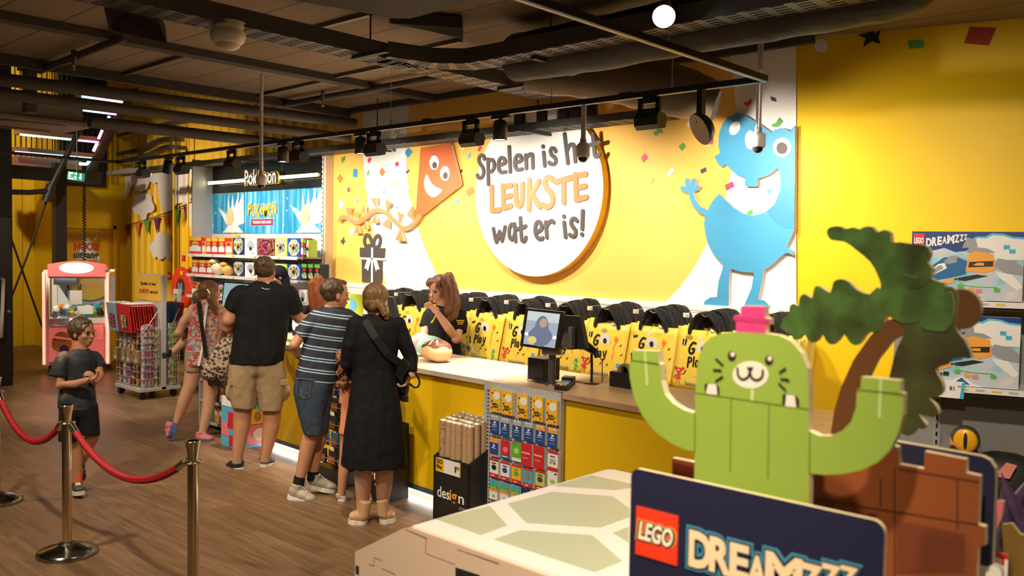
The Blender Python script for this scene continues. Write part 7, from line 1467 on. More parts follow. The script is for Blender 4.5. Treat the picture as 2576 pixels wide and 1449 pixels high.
m = MB(); C3 = Matrix((RD, V((0, 0, 1)), RN)).transposed(); m.ell(c + RN * .045, (.070, .076, .02), 26, 12, 0, M3=C3); m.ell(c + RN * .064, (.011, .055, .006), 16, 8, 1, M3=C3); m.build('eye', [M('eye_yellow', (.80, .38, .01), .3), mt['card_black']], t)
for pts in ([(2510, 1188), (2532, 1165), (2558, 1172), (2550, 1186), (2540, 1205), (2512, 1200)], [(2388, 1095), (2400, 1118), (2420, 1126), (2390, 1118)]): MB().prism([rp(x, y, .45) for x, y in pts], -RN * .02).build('spot_patch', M('salmon', (.72, .25, .2), .5), t)
for pts, nm, mm, lab, cat in (([(2508, 1260), (2526, 1262), (2520, 1300), (2508, 1330)], 'pink_flag', 'card_pink', 'small pink board beside the navy backing board', 'display board'), ([(2520, 1320), (2545, 1318), (2565, 1345), (2600, 1350), (2600, 1470), (2530, 1470)], 'ochre_board', 'ochre', 'ochre display board with a cream edge at the bottom right corner', 'display board')):
    M('ochre', (.24, .13, .02), .5); tag(MB().prism([onY(x, y, 2.5) for x, y in pts] , (0, .02, 0), 0, 1).build(nm, [mt[mm], mt['board_edge']]), lab, cat)
c = onY(2560, 1275, 2.7); t = thing('crystal_cluster', 'dark purple crystal cluster at the right edge', 'display figure', c); m = MB()
for k in range(7): a = k * .9; m.lathe([(.012, -.06), (.02, 0), (.0, .05 + .02 * (k % 3))], c + V((.03 * math.cos(a), .02 * math.sin(a), -.04 + .025 * (k % 3))), 6, M3=Matrix.Rotation(.4 * math.sin(a), 3, 'Y'), smooth=False)
m.build('crystals', M('crystal', (.09, .05, .13), .2), t); t.children[-1]['kind'] = 'stuff'
tag(MB().box((c.x + .05, c.y + .1, (c.z - .1) / 2), (.3, .4, c.z - .1)).build('display_plinth', M('plinth_dark', (.03, .028, .026), .5)), 'dark low plinth under the purple crystals', 'plinth')
# ================================================================ PEOPLE
M('skin', (.56, .30, .19), .5, spec=.3, var=.08, vscale=9); M('skin_tan', (.44, .21, .115), .5, spec=.3, var=.08, vscale=9); M('lip', (.38, .12, .10), .5)
def hair_mat(name, a, b): return ramp_mat(name, [(.3, a), (.7, b)], 'noise', 30, .45, stretch=(3, 3, .35), detail=4, bump=.6)
HB = hair_mat('hair_brown', (.035, .018, .009), (.10, .052, .024)); HR = hair_mat('hair_red', (.16, .035, .010), (.34, .085, .022)); HC = hair_mat('hair_auburn', (.085, .030, .012), (.24, .09, .032)); HL = hair_mat('hair_light_brown', (.09, .045, .018), (.24, .13, .05))
cloth = lambda n, c, r=.8: M(n, c, r, spec=.2, bump=.10, bscale=260)
cloth('tee_black', (.006, .006, .007)); cloth('dress_black', (.005, .005, .006), .75); cloth('khaki', (.30, .205, .115)); cloth('shorts_black', (.012, .012, .014)); cloth('peach', (.75, .27, .15)); cloth('toddler_grey', (.36, .33, .30)); cloth('hood_dark', (.016, .016, .022)); cloth('sock_black', (.010, .010, .014)); cloth('sock_orange', (.75, .12, .03))
M('shoe_black', (.014, .014, .015), .5); M('sole_white', (.62, .58, .52), .6); M('shoe_grey', (.34, .29, .22), .6); M('boot_tan', (.46, .27, .13), .65); M('shoe_pink', (.55, .16, .17), .55); M('sole_blue', (.02, .09, .33), .6); M('shoe_dark', (.05, .045, .035), .6); M('eye_dark', (.015, .010, .008), .2)
DEN = ramp_mat('denim', [(.35, (.018, .030, .052)), (.7, (.035, .058, .095))], 'noise', 40, .8, bump=.2)
STR = ramp_mat('stripe_tee', [(0, (.010, .013, .026)), (.70, (.05, .22, .36)), (.80, (.60, .53, .46)), (.91, (.05, .22, .36)), (.97, (.010, .013, .026))], 'wave', 7.5, .75, stretch=(.10, .10, 1), detail=.35, interp='CONSTANT')
GAL = ramp_mat('galaxy_tee', [(.36, (.007, .008, .011)), (.46, (.012, .015, .020)), (.53, (.022, .038, .044)), (.58, (.09, .06, .042)), (.65, (.26, .22, .18))], 'noise', 4.5, .75, detail=6)
FLO = ramp_mat('blouse_print', [(0, (.42, .36, .31)), (.30, (.48, .05, .05)), (.52, (.50, .40, .33)), (.70, (.20, .22, .25)), (.82, (.50, .06, .06))], 'voronoi', 48, .75, interp='CONSTANT')
STP = ramp_mat('shorts_stripe', [(0, (.42, .32, .22)), (.6, (.22, .15, .10))], 'wave', 30, .8, stretch=(0, 0, 1), detail=.3, interp='CONSTANT')
LEO = ramp_mat('leopard', [(0, (.015, .013, .012)), (.42, (.05, .035, .03)), (.5, (.42, .32, .22)), (.8, (.50, .40, .29))], 'vdist', 34, .7)

def solid(m, name, mat, parent, vox=.006, it=4, fold=0., ff=(14, 14, 3)):
    """one continuous surface out of the overlapping volumes in m; fold adds cloth creases"""
    tmp = m.build('tmp', mat, parent); tmp.modifiers.new('r', 'REMESH').voxel_size = vox
    s = tmp.modifiers.new('s', 'SMOOTH'); s.iterations = it; s.factor = .5
    dg = bpy.context.evaluated_depsgraph_get(); me = bpy.data.meshes.new_from_object(tmp.evaluated_get(dg)); bpy.data.objects.remove(tmp)
    if fold:
        nr = [V(v.normal) for v in me.vertices]
        for v, nn in zip(me.vertices, nr):
            c = v.co; q = noise.noise(V((c.x * ff[0], c.y * ff[1], c.z * ff[2]))) + .5 * noise.noise(V((c.x * 22, c.y * 22, c.z * 16))); v.co = c + nn * q * fold
    me.polygons.foreach_set('use_smooth', [True] * len(me.polygons)); me.name = name
    if not me.materials: me.materials.append(mat)
    o = bpy.data.objects.new(name, me); COL.objects.link(o); o.parent = parent; ORG[o.name] = ORG[parent.name]
    return o
class Fig:
    def __init__(s, label, g):
        s.g = V(g); s.t = thing('person', label, 'person', s.g); s.n = V((s.g.x, s.g.y, 0)).normalized(); s.r = V((s.n.y, -s.n.x, 0)); s.b = MB()
    def P(s, x, y, d=0.): return onP(x, y, s.g - s.n * d, s.n)
    def loft(s, m, rows, k=1., n=28):
        vs = []
        for r in rows:
            xl, xr, y, dep = r[:4]; d = r[4] if len(r) > 4 else 0.; a, b = s.P(xl, y, d), s.P(xr, y, d); c = (a + b) / 2; h = (b - a) / 2 * k
            for i in range(n):
                t = 2 * math.pi * i / n; ct, st = math.cos(t), math.sin(t); e = .75
                vs.append(c + h * math.copysign(abs(ct) ** e, ct) + s.n * dep * k * math.copysign(abs(st) ** e, st))
        fs = [(i * n + j, i * n + (j + 1) % n, (i + 1) * n + (j + 1) % n, (i + 1) * n + j) for i in range(len(rows) - 1) for j in range(n)]
        fs += [tuple(range(n))[::-1], tuple(range((len(rows) - 1) * n, len(rows) * n))]
        m.add(vs, fs)
    def limb(s, m, pts, ends=True):
        q = [(s.P(p[0], p[1], p[3] if len(p) > 3 else 0.), p[2]) for p in pts]
        m.tube([a for a, _ in q], [r for _, r in q], 16)
        for i, (a, r) in enumerate(q):
            if ends or 0 < i < len(q) - 1: m.ell(a, (r, r, r), 16, 10)
        return [a for a, _ in q]
    def head(s, x, y, H, f, d=0., eyes=True, neck=None):
        """head with brow, nose, lips, chin and ears; f = facing direction"""
        C = s.P(x, y, d); f = V(f).normalized(); r = f.cross(V((0, 0, 1))).normalized(); u = r.cross(f); R3 = Matrix((r, f, u)).transposed(); s.hc, s.hR, s.H = C, R3, H; m = s.b
        L = lambda a, b, c: C + r * a * H + f * b * H + u * c * H
        E = lambda p, q: m.ell(L(*p), [k * H for k in q], 20, 14, 0, M3=R3)
        E((0, -.05, .12), (.335, .42, .37)); E((0, .07, -.14), (.265, .30, .33)); E((0, .22, -.38), (.13, .12, .10)); E((0, .18, -.26), (.2, .17, .16))
        E((0, .37, -.10), (.045, .055, .10)); E((0, .42, -.15), (.058, .06, .04)); E((0, .31, .05), (.22, .07, .045)); E((0, .355, -.265), (.10, .04, .022)); E((0, .35, -.305), (.085, .04, .024))
        for k in (-1, 1): E((k * .34, -.03, -.07), (.03, .085, .125)); E((k * .17, .22, -.12), (.11, .12, .11))
        a = L(0, -.08, -.2); b = neck if neck else a - V((0, 0, .5 * H)); m.tube([a, b], [.235 * H, .27 * H], 16).ell(b, (.28 * H,) * 3, 16, 10)
        s.feat = []
        if eyes:
            for k in (-1, 1): s.feat += [('eye', L(k * .14, .335, -.02), (.055 * H, .03 * H, .022 * H), 'eye_dark'), ('eyebrow', L(k * .15, .365, .065), (.085 * H, .025 * H, .016 * H), None)]
            s.feat.append(('lips', L(0, .385, -.285), (.075 * H, .022 * H, .020 * H), 'lip'))
        s.L = L
    def finish(s, skin, hairm=None, vox=.006):
        b = solid(s.b, 'body', skin, s.t, vox, 4)
        for nm, c, r, mm in s.feat: MB().ell(c, r, 14, 8, 0, M3=s.hR).build(nm, mt[mm] if mm else (hairm or mt['eye_dark']), s.t)
        return b
    def hair(s, m, k=1.07, front=-.02, low=-.02):
        H = s.H; m.ell(s.L(0, front - .08, .15), (.355 * k * H, .42 * k * H, .365 * k * H), 24, 16, 0, M3=s.hR); m.ell(s.L(0, -.17, low), (.33 * k * H, .31 * k * H, .30 * H), 20, 12, 0, M3=s.hR)
    def hand(s, m, W, d, nrm, sz=1., curl=.5, side=1):
        """palm, four unequal bent fingers and a side thumb"""
        d = V(d).normalized(); nrm = V(nrm); nrm = (nrm - d * nrm.dot(d)).normalized(); q = d.cross(nrm) * side
        m.ell(W + d * .048 * sz, (.038 * sz, .055 * sz, .017 * sz), 16, 10, 0, M3=Matrix((q, d, nrm)).transposed())
        for i, l in enumerate((.068, .078, .073, .056)):
            p = W + d * .088 * sz + q * (.028 - .0187 * i) * sz; a = .15; pts = [p]
            for sgm, fr in enumerate((.45, .32, .23)): a += curl * (.7 + .12 * i); p = p + (d * math.cos(a) + nrm * math.sin(a)) * l * sz * fr; pts.append(p)
            m.tube(pts, [.0092 * sz, .0088 * sz, .008 * sz, .007 * sz], 10); [m.ell(p, (.0085 * sz,) * 3, 10, 6) for p in pts]
        p = W + d * .02 * sz + q * .03 * sz; p1 = p + (d * .5 + q * .7 + nrm * .3) * .045 * sz; p2 = p1 + (d * .8 + q * .1 + nrm * .5) * .032 * sz
        m.tube([p, p1, p2], [.013 * sz, .010 * sz, .008 * sz], 10); [m.ell(k, (.0095 * sz,) * 3, 10, 6) for k in (p1, p2)]
    def shoe(s, heel, toe, mat, w=.05, h=.09, sole='sole_white', hi=0., sh=.024):
        """heel and toe are pixels on the ground line"""
        a, b = s.P(*heel), s.P(*toe); f = (b - a); L = f.length; f.normalize(); r = f.cross(V((0, 0, 1))).normalized(); u = r.cross(f); R3 = Matrix((r, f, u)).transposed(); m = MB(); U = u * sh
        m.ell(a + f * L * .22 + U + u * h * .42, (w * .86, L * .24, h * .52), 18, 12, 0, M3=R3).ell(a + f * L * .52 + U + u * h * .30, (w * .95, L * .34, h * .40), 18, 12, 0, M3=R3).ell(a + f * L * .76 + U + u * h * .22, (w, L * .25, h * .33), 18, 12, 0, M3=R3)
        m.tube([a + f * L * .24 + U + u * h * .3, a + f * L * .22 + U + u * (h * .95 + hi)], [w * .8, w * .78], 16)
        o = solid(m, 'shoe', mt[mat], s.t, .005, 3); pl = []
        for k in range(24):
            t = 2 * math.pi * k / 24; yy = .5 - .5 * math.cos(t); ww = w * (1.06 if yy > .5 else .92) * abs(math.sin(t)) ** .6 * math.copysign(1, math.sin(t)); pl.append(a + f * (L * yy) + r * ww)
        MB().prism(pl, u * sh * 1.25).build('sole', mt[sole], o)
        m = MB()
        for k in range(4): c = a + f * L * (.44 + .07 * k) + U + u * h * (.80 - .085 * k); m.tube([c - r * w * .45, c + u * .006, c + r * w * .45], .004, 6)
        m.build('laces', mt['sole_white' if mat != 'boot_tan' else 'boot_tan'], o)
        return o
RT, AW, UP = CR.copy(), V((CF.x, CF.y, 0)).normalized(), V((0, 0, 1)); RT.z = 0; RT.normalize()

# --- boy in the dark galaxy shirt
F = Fig('boy in a dark galaxy T-shirt and black shorts walking behind the rope', onZ(195, 1244)); F.head(209, 837, .205, RT * .95 - AW * .30 + UP * .02, neck=F.P(203, 890))
rows = [(186, 222, 876, .055), (168, 238, 888, .075), (158, 244, 905, .088), (158, 243, 935, .09), (150, 240, 970, .095), (146, 242, 1000, .10), (144, 246, 1028, .10)]
F.loft(F.b, rows, .88); m = MB(); F.loft(m, rows); F.limb(m, [(160, 902, .055, .03), (150, 930, .06, .05), (146, 948, .064, .06)], False); F.limb(m, [(238, 900, .05, -.02), (248, 922, .054, -.02)], False); m.ell(F.P(162, 902, .03), (.055,) * 3).ell(F.P(236, 900, -.02), (.05,) * 3)
F.limb(F.b, [(157, 925, .038, .05), (152, 968, .034, .09), (190, 966, .030, .15), (222, 956, .023, .19)]); F.limb(F.b, [(244, 915, .036, -.02), (250, 945, .032, .03), (238, 962, .024, .13)])
F.hand(F.b, F.P(220, 957, .19), RT * .9 + UP * .35, AW * -.2 + UP * .9, .85, .75); F.hand(F.b, F.P(244, 962, .13), -RT * .5 + UP * .9 - AW * .3, -RT, .85, .8, -1)
F.limb(F.b, [(178, 1040, .07), (184, 1110, .05, .0), (192, 1150, .045), (195, 1225, .028)]); F.limb(F.b, [(225, 1040, .07), (232, 1098, .05), (214, 1140, .042, -.05), (199, 1172, .028, -.12)])
F.finish(mt['skin_tan'], HB); solid(m, 'shirt', GAL, F.t, .007, 2, .006); m = MB(); F.loft(m, [(148, 246, 1015, .10), (147, 200, 1050, .09), (146, 196, 1108, .085)]); F.loft(m, [(150, 247, 1015, .10), (198, 250, 1050, .09), (200, 252, 1092, .085)]); solid(m, 'shorts', mt['shorts_black'], F.t, .007, 2, .004)
m = MB(); F.hair(m, 1.12, -.04, .0); m.ell(F.L(0, .16, .40), (.20 * .205, .19 * .205, .09 * .205), 16, 10, 0, M3=F.hR); solid(m, 'hair', HB, F.t, .005, 2, .006, (60, 60, 30))
m = MB(); F.limb(m, [(195, 1185, .034), (195, 1222, .034)], False); m.build('sock', mt['sock_orange'], F.t); m = MB(); F.limb(m, [(204, 1152, .035, -.09), (198, 1174, .034, -.12)], False); m.build('sock', mt['sock_orange'], F.t)
F.shoe((190, 1243), (205, 1246, .14), 'shoe_dark', .04, .07); F.shoe((199, 1172, -.16), (203, 1214, -.08), 'shoe_black', .038, .06)

# --- woman with the ponytail and the toddler
g = onZ(500, 1106); F = Fig('woman with a red-brown ponytail in a red patterned sleeveless blouse and striped shorts', g); F.head(530, 737, .225, RT * .75 + AW * .6 - UP * .15, neck=F.P(524, 768))
rows = [(504, 548, 757, .06), (486, 560, 768, .10), (478, 562, 785, .115), (474, 560, 820, .115), (471, 556, 860, .115), (467, 550, 895, .125), (466, 532, 918, .12)]
F.loft(F.b, rows, .9); m = MB(); F.loft(m, rows)
F.limb(F.b, [(487, 777, .05), (463, 810, .046), (450, 836, .042, -.02), (480, 842, .036, -.18)]); F.limb(F.b, [(557, 780, .048), (566, 815, .042), (572, 838, .036, -.08), (583, 830, .028, -.2)]); F.hand(F.b, F.P(583, 830, -.2), AW, UP, .95, .5)
F.limb(F.b, [(490, 915, .085), (478, 970, .064), (462, 1010, .058, -.02), (444, 1062, .033, -.04)]); F.limb(F.b, [(530, 915, .085), (528, 985, .062), (523, 1030, .056), (508, 1092, .034)])
F.finish(mt['skin'], HC); solid(m, 'blouse', FLO, F.t, .008, 2, .006); m = MB(); F.loft(m, [(466, 548, 880, .125), (464, 508, 905, .10), (464, 506, 933, .095)]); F.loft(m, [(466, 548, 880, .125), (504, 549, 905, .10), (505, 549, 932, .095)]); solid(m, 'shorts', STP, F.t, .008, 2, .003)
m = MB(); F.hair(m, 1.06, -.03, -.04); solid(m, 'hair', HC, F.t, .006, 2, .005, (50, 50, 20)); m = MB(); F.limb(m, [(528, 732, .03, .11), (532, 752, .042, .13), (540, 775, .036, .12), (546, 792, .014, .12)]); solid(m, 'ponytail', HC, F.t, .006, 2, .005, (60, 60, 10)); MB().tube([F.P(522, 728, .12), F.P(530, 740, .155)], .012, 8).build('hair_clip', mt['brass'], F.t)
m = MB(); p = [F.P(x, y, d) for x, y, d in ((502, 758, .02), (500, 768, .115), (506, 810, .135), (512, 850, .135), (518, 900, .14))]
for a, b in zip(p, p[1:]): m.bar(a, b, .035, .006, up=F.n)
m.build('bag_strap', mt['black_plastic'], F.t); MB().stroke([F.P(520, 768, .125), F.P(513, 820, .135), F.P(510, 870, .135), F.P(500, 918, .135)], .022, F.n * .008, N=F.n).build('placket', mt['white_print'], F.t)
o = F.shoe((493, 1113), (537, 1113, .06), 'shoe_pink', .045, .085, 'sole_blue'); o = F.shoe((446, 1066, .02), (432, 1104, .02), 'shoe_pink', .045, .07, 'sole_blue', 0, .03)
T = Fig('toddler on the arm of the ponytail woman, only a leg and dark shoe in view', g + V((0, .0, 0))); T.head(505, 752, .17, RT * .3 + AW, -.25, False); rows = [(492, 520, 775, .06, -.24), (488, 522, 800, .085, -.24), (486, 520, 840, .09, -.24)]
T.loft(T.b, rows, .9); T.limb(T.b, [(485, 840, .055, -.20), (468, 855, .048, -.12), (445, 876, .036, -.08), (428, 892, .026, -.07)]); T.limb(T.b, [(500, 840, .055, -.26), (510, 880, .04, -.3)]); T.finish(mt['skin'])
m = MB(); T.loft(m, rows); solid(m, 'top', mt['toddler_grey'], T.t, .008, 2); m = MB(); T.limb(m, [(486, 836, .075, -.20), (468, 834, .068, -.13), (458, 838, .06, -.11)], False); T.limb(m, [(500, 838, .065, -.25), (505, 850, .06, -.28)], False); solid(m, 'shorts', mt['toddler_grey'], T.t, .008, 2, .004); m = MB(); T.hair(m); solid(m, 'hair', HL, T.t)
T.shoe((432, 897, -.05), (409, 902, -.04), 'shoe_black', .034, .05, 'shoe_black')
# leopard backpack hanging from her hand
bp = thing('backpack', 'leopard print drawstring backpack hanging beside the ponytail woman', 'backpack', F.P(545, 960, .05)); m = MB(); F.loft(m, [(560, 582, 850, .05, .06), (545, 588, 862, .08, .06), (525, 588, 890, .11, .06), (508, 583, 920, .12, .06), (506, 575, 945, .11, .06), (530, 565, 958, .07, .06)]); solid(m, 'bag', LEO, bp, .008, 3, .008)
m = MB(); F.loft(m, [(520, 560, 948, .09, .06), (523, 556, 968, .08, .06)]); solid(m, 'base', mt['black_plastic'], bp, .008, 3); m = MB(); m.tube([F.P(508, 918, .19), F.P(530, 934, .20), F.P(560, 943, .185)], .006, 6); m.tube([F.P(582, 832, .1), F.P(574, 845, .1), F.P(570, 858, .1)], .006, 6); m.build('cord', M('cord_cream', (.5, .42, .3), .7), bp)

# --- man in black
F = Fig('man in a black T-shirt and khaki cargo shorts seen from behind at the counter', onZ(630, 1176)); F.head(667, 683, .235, AW - UP * .35, neck=F.P(668, 722))
rows = [(646, 692, 706, .075), (622, 714, 718, .12), (600, 734, 738, .145), (593, 734, 765, .155), (590, 728, 800, .16), (586, 722, 850, .165), (580, 717, 890, .17), (577, 713, 914, .165)]
F.loft(F.b, rows, .9); m = MB(); F.loft(m, rows); F.limb(m, [(606, 742, .09), (594, 765, .088), (584, 783, .08)], False); F.limb(m, [(726, 742, .085), (738, 772, .078), (742, 788, .076)], False); m.ell(F.P(608, 742), (.09,) * 3).ell(F.P(724, 742), (.085,) * 3)
F.limb(F.b, [(590, 770, .058), (576, 806, .055, .02), (574, 824, .05, -.02), (592, 832, .042, -.22)]); F.hand(F.b, F.P(592, 832, -.22), AW, UP, 1.05, .5); F.limb(F.b, [(738, 778, .055), (752, 800, .05, -.05), (770, 806, .046, -.12), (790, 792, .034, -.3)]); F.hand(F.b, F.P(790, 792, -.3), AW + RT * .3, -UP, 1.05, .4)
F.limb(F.b, [(610, 980, .10), (610, 1030, .078), (608, 1072, .07), (596, 1160, .040)]); F.limb(F.b, [(682, 980, .10), (685, 1030, .078), (682, 1075, .07), (666, 1155, .040)])
F.finish(mt['skin_tan'], HB); solid(m, 'shirt', mt['tee_black'], F.t, .008, 2, .009); m = MB(); F.loft(m, [(580, 715, 900, .16), (573, 652, 945, .14), (576, 648, 985, .13), (581, 643, 1024, .12)]); F.loft(m, [(580, 715, 900, .16), (642, 720, 945, .14), (648, 716, 985, .13), (652, 710, 1030, .12)])
for x, y in ((584, 985), (712, 985)): m.ell(F.P(x, y, .03), (.05, .06, .085), 16, 10)
sh = solid(m, 'shorts', mt['khaki'], F.t, .008, 2, .008); 
for x in (588, 710): MB().box(F.P(x, 962, .115), (.10, .014, .05), M3=Matrix((F.r, F.n, UP)).transposed(), b=.004).build('pocket_flap', mt['khaki'], sh)
m = MB(); F.hair(m, 1.03, -.02, .02); m.ell(F.L(0, -.1, .36), (.28 * .235, .34 * .235, .16 * .235), 16, 10, 0, M3=F.hR); solid(m, 'hair', HB, F.t, .005, 2, .006, (70, 70, 40)); MB().tube([F.P(667 + 28 * math.cos(a), 713 + 7 * math.sin(a), .085 * math.sin(a) + .02) for a in [k * .3142 for k in range(21)]], .008, 6).build('lanyard', mt['black_plastic'], F.t)
MB().tube([F.P(x, y, .135) for x, y in ((658, 724), (668, 728), (678, 727))], .003, 6).build('neck_logo', mt['white_print'], F.t)
F.shoe((607, 1186, .04), (579, 1184, -.16), 'shoe_black', .056, .11); F.shoe((662, 1176, .02), (678, 1172, -.2), 'shoe_black', .056, .11)
for x, y in ((598, 1150), (667, 1146)): m = MB(); F.limb(m, [(x, y, .044), (x - 1, y + 14, .044)], False); m.build('sock', mt['khaki'], F.t)

# --- boy in the striped shirt
F = Fig('boy in a blue and white striped T-shirt and dark denim shorts leaning on the counter', onZ(775, 1252)); F.head(846, 740, .222, RT * .82 + AW * .42 - UP * .05, neck=F.P(832, 785))
rows = [(812, 858, 770, .06), (798, 880, 782, .09), (784, 888, 800, .105), (772, 880, 830, .11), (762, 872, 865, .11), (752, 862, 905, .115), (744, 852, 940, .12), (740, 846, 962, .12)]
F.loft(F.b, rows, .88); m = MB(); F.loft(m, rows); F.limb(m, [(793, 803, .065, .02), (772, 826, .064, .03), (755, 846, .062, .04)], False); F.limb(m, [(872, 795, .06), (896, 812, .058, -.05)], False); m.ell(F.P(795, 802, .02), (.065,) * 3).ell(F.P(872, 796), (.06,) * 3)
F.limb(F.b, [(772, 825, .042, .03), (740, 868, .038, .06), (748, 890, .034, .0), (768, 905, .026, -.12)]); F.hand(F.b, F.P(768, 905, -.12), AW, UP, .95, .5); F.limb(F.b, [(880, 800, .042), (905, 830, .036, -.1), (900, 850, .028, -.25)])
F.limb(F.b, [(778, 1000, .085), (790, 1070, .07), (772, 1130, .055), (750, 1225, .034)]); F.limb(F.b, [(800, 1000, .085, -.1), (806, 1080, .065, -.1), (796, 1130, .05, -.1), (786, 1205, .034, -.1)])
F.finish(mt['skin_tan'], HB); solid(m, 'shirt', STR, F.t, .007, 2, .006); m = MB(); F.loft(m, [(742, 842, 945, .12), (738, 828, 985, .12), (750, 814, 1040, .11), (764, 812, 1090, .10)]); F.loft(m, [(760, 842, 945, .11, -.05), (770, 830, 1040, .10, -.1), (776, 826, 1085, .09, -.1)]); sh = solid(m, 'shorts', DEN, F.t, .007, 2, .005)
MB().stroke([F.P(*p) for p in ((745, 952, .115), (783, 956, .125), (780, 998, .12), (765, 1003, .12), (748, 992, .11), (745, 952, .115))], .004, F.n * .012, N=F.n).build('pocket', M('denim_seam', (.10, .075, .05), .7), sh)
m = MB(); F.hair(m, 1.05, -.05, -.0); m.ell(F.L(0, .16, .38), (.2 * .222, .18 * .222, .10 * .222), 16, 10, 0, M3=F.hR); solid(m, 'hair', HB, F.t, .005, 2, .006, (60, 60, 30))
for x, y, x2, y2, d in ((755, 1198, 748, 1230, 0), (788, 1185, 786, 1208, -.1)): m = MB(); F.limb(m, [(x, y, .042, d), (x2, y2, .042, d)], False); m.build('sock', mt['sock_black'], F.t)
F.shoe((722, 1252, -.0), (790, 1272, .05), 'shoe_grey', .05, .10); F.shoe((770, 1226, -.1), (842, 1240, -.1), 'shoe_grey', .05, .095)

# --- curly haired girl
g = onZ(880, 1258); F = Fig('girl with long curly hair in a peach dress half hidden by the woman in black', g); F.head(892, 915, .2, AW + RT * .3, neck=F.P(890, 960)); rows = [(872, 910, 948, .05), (862, 918, 965, .075), (862, 915, 1000, .08), (858, 914, 1040, .085), (852, 918, 1088, .10)]
F.loft(F.b, rows, .88); m = MB(); F.loft(m, rows); F.limb(F.b, [(866, 968, .03), (862, 1010, .028), (880, 1035, .022, -.05)]); F.hand(F.b, F.P(880, 1035, -.05), RT, AW, .7, .5); F.limb(F.b, [(874, 1080, .055), (868, 1150, .042), (864, 1190, .040), (858, 1250, .026)]); F.limb(F.b, [(908, 1080, .055), (908, 1150, .042), (912, 1190, .04), (922, 1240, .026)])
F.finish(mt['skin_tan'], HC); solid(m, 'dress', mt['peach'], F.t, .007, 2, .005); m = MB(); F.hair(m, 1.15); random.seed(4)
for k in range(46): x, y = random.uniform(850, 905), random.uniform(885, 972); m.ell(F.P(x, y, random.uniform(.0, .12)), (.026,) * 3, 10, 7)
solid(m, 'hair', HC, F.t, .006, 1, .012, (70, 70, 70))
for x0, x1, y in ((850, 874, 1264), (926, 948, 1262)):
    o = F.shoe((x0, y), (x1, y - 3), 'shoe_grey', .035, .045, 'sole_white')

# --- woman in black
F = Fig('woman in a long-sleeved black dress and tan high-top shoes seen from behind', onZ(935, 1312)); F.head(947, 757, .225, AW + RT * .25 - UP * .2, neck=F.P(948, 800))
rows = [(928, 974, 788, .06), (905, 996, 800, .085), (890, 1008, 816, .105), (884, 1006, 845, .115), (886, 1000, 885, .115), (889, 994, 925, .115), (884, 1000, 960, .13), (877, 1008, 1010, .15), (868, 1015, 1070, .17), (862, 1021, 1120, .185), (858, 1026, 1168, .195)]
F.loft(F.b, rows[:7], .88); m = MB(); F.loft(m, rows); F.limb(m, [(898, 818, .062), (880, 870, .052, .02), (874, 915, .046, .0), (888, 945, .04, -.12)], False); F.limb(m, [(1000, 820, .062), (1020, 865, .05, .02), (1034, 900, .045, .02), (1036, 935, .034, .06)], False); m.ell(F.P(898, 818), (.064,) * 3).ell(F.P(1000, 820), (.064,) * 3)
F.limb(F.b, [(900, 825, .04), (880, 872, .038, .02), (874, 915, .034), (890, 948, .026, -.14), (900, 950, .024, -.2)]); F.limb(F.b, [(1000, 825, .04), (1020, 865, .038, .02), (1034, 902, .034, .02), (1035, 945, .024, .06)]); F.hand(F.b, F.P(1034, 940, .06), -UP - RT * .5, -RT, .95, .6); F.hand(F.b, F.P(900, 950, -.2), AW, UP, .9, .5)
F.limb(F.b, [(915, 1080, .09), (913, 1170, .062), (914, 1215, .058), (911, 1285, .036)]); F.limb(F.b, [(968, 1080, .09), (967, 1170, .062), (966, 1215, .058), (962, 1280, .036)])
F.finish(mt['skin'], HL); solid(m, 'dress', mt['dress_black'], F.t, .007, 2, .008, (16, 16, 2)); m = MB(); F.hair(m, 1.06, -.02, -.08); m.ell(F.L(.05, -.36, -.18), (.14 * .225, .12 * .225, .2 * .225), 16, 10, 0, M3=F.hR); solid(m, 'hair', HL, F.t, .005, 2, .005, (60, 60, 20)); m = MB(); F.limb(m, [(960, 770, .03, .09), (968, 788, .028, .095), (972, 800, .016, .09)]); solid(m, 'braid', HL, F.t, .005, 1, .006, (90, 90, 90))
F.shoe((922, 1322, .05), (878, 1312, .0), 'boot_tan', .05, .10, 'sole_white', .045); F.shoe((957, 1318, .05), (992, 1308, .0), 'boot_tan', .05, .10, 'sole_white', .045)
m = MB(); p = [F.P(*q) for q in ((918, 806, .10), (945, 850, .135), (975, 890, .13), (1004, 912, .10), (1030, 938, .05))]
for a, b in zip(p, p[1:]): m.bar(a, b, .05, .006, up=F.n)
m.build('shoulder_strap', mt['black_plastic'], F.t)
hb_ = thing('handbag', 'glossy black handbag with a loop strap at the hip of the woman in black', 'handbag', F.P(1010, 1000, .0)); m = MB(); F.loft(m, [(990, 1028, 905, .05, -.05), (985, 1034, 930, .07, -.05), (990, 1030, 975, .07, -.05), (998, 1024, 1005, .05, -.05)]); solid(m, 'bag', M('patent_black', (.015, .015, .016), .15), hb_, .007, 3, .006); m = MB(); m.tube([F.P(*q) for q in smooth_poly([(1030, 925, .03), (1046, 940, .04), (1055, 958, .04), (1052, 972, .04), (1042, 974, .04), (1030, 965, .03)], 4, False)], .007, 8); m.build('strap', mt['black_plastic'], hb_)
MB().box(F.P(1018, 1003, .04), (.05, .03, .04), b=.004).build('clasp', mt['black_plastic'], hb_); tag(MB().box(F.P(1012, 930, .115), (.075, .012, .15), M3=Matrix.Rotation(.6, 3, 'Y'), b=.004).build('mobile_phone', mt['black_plastic']), 'black phone case held at the hip by the woman in black', 'phone')

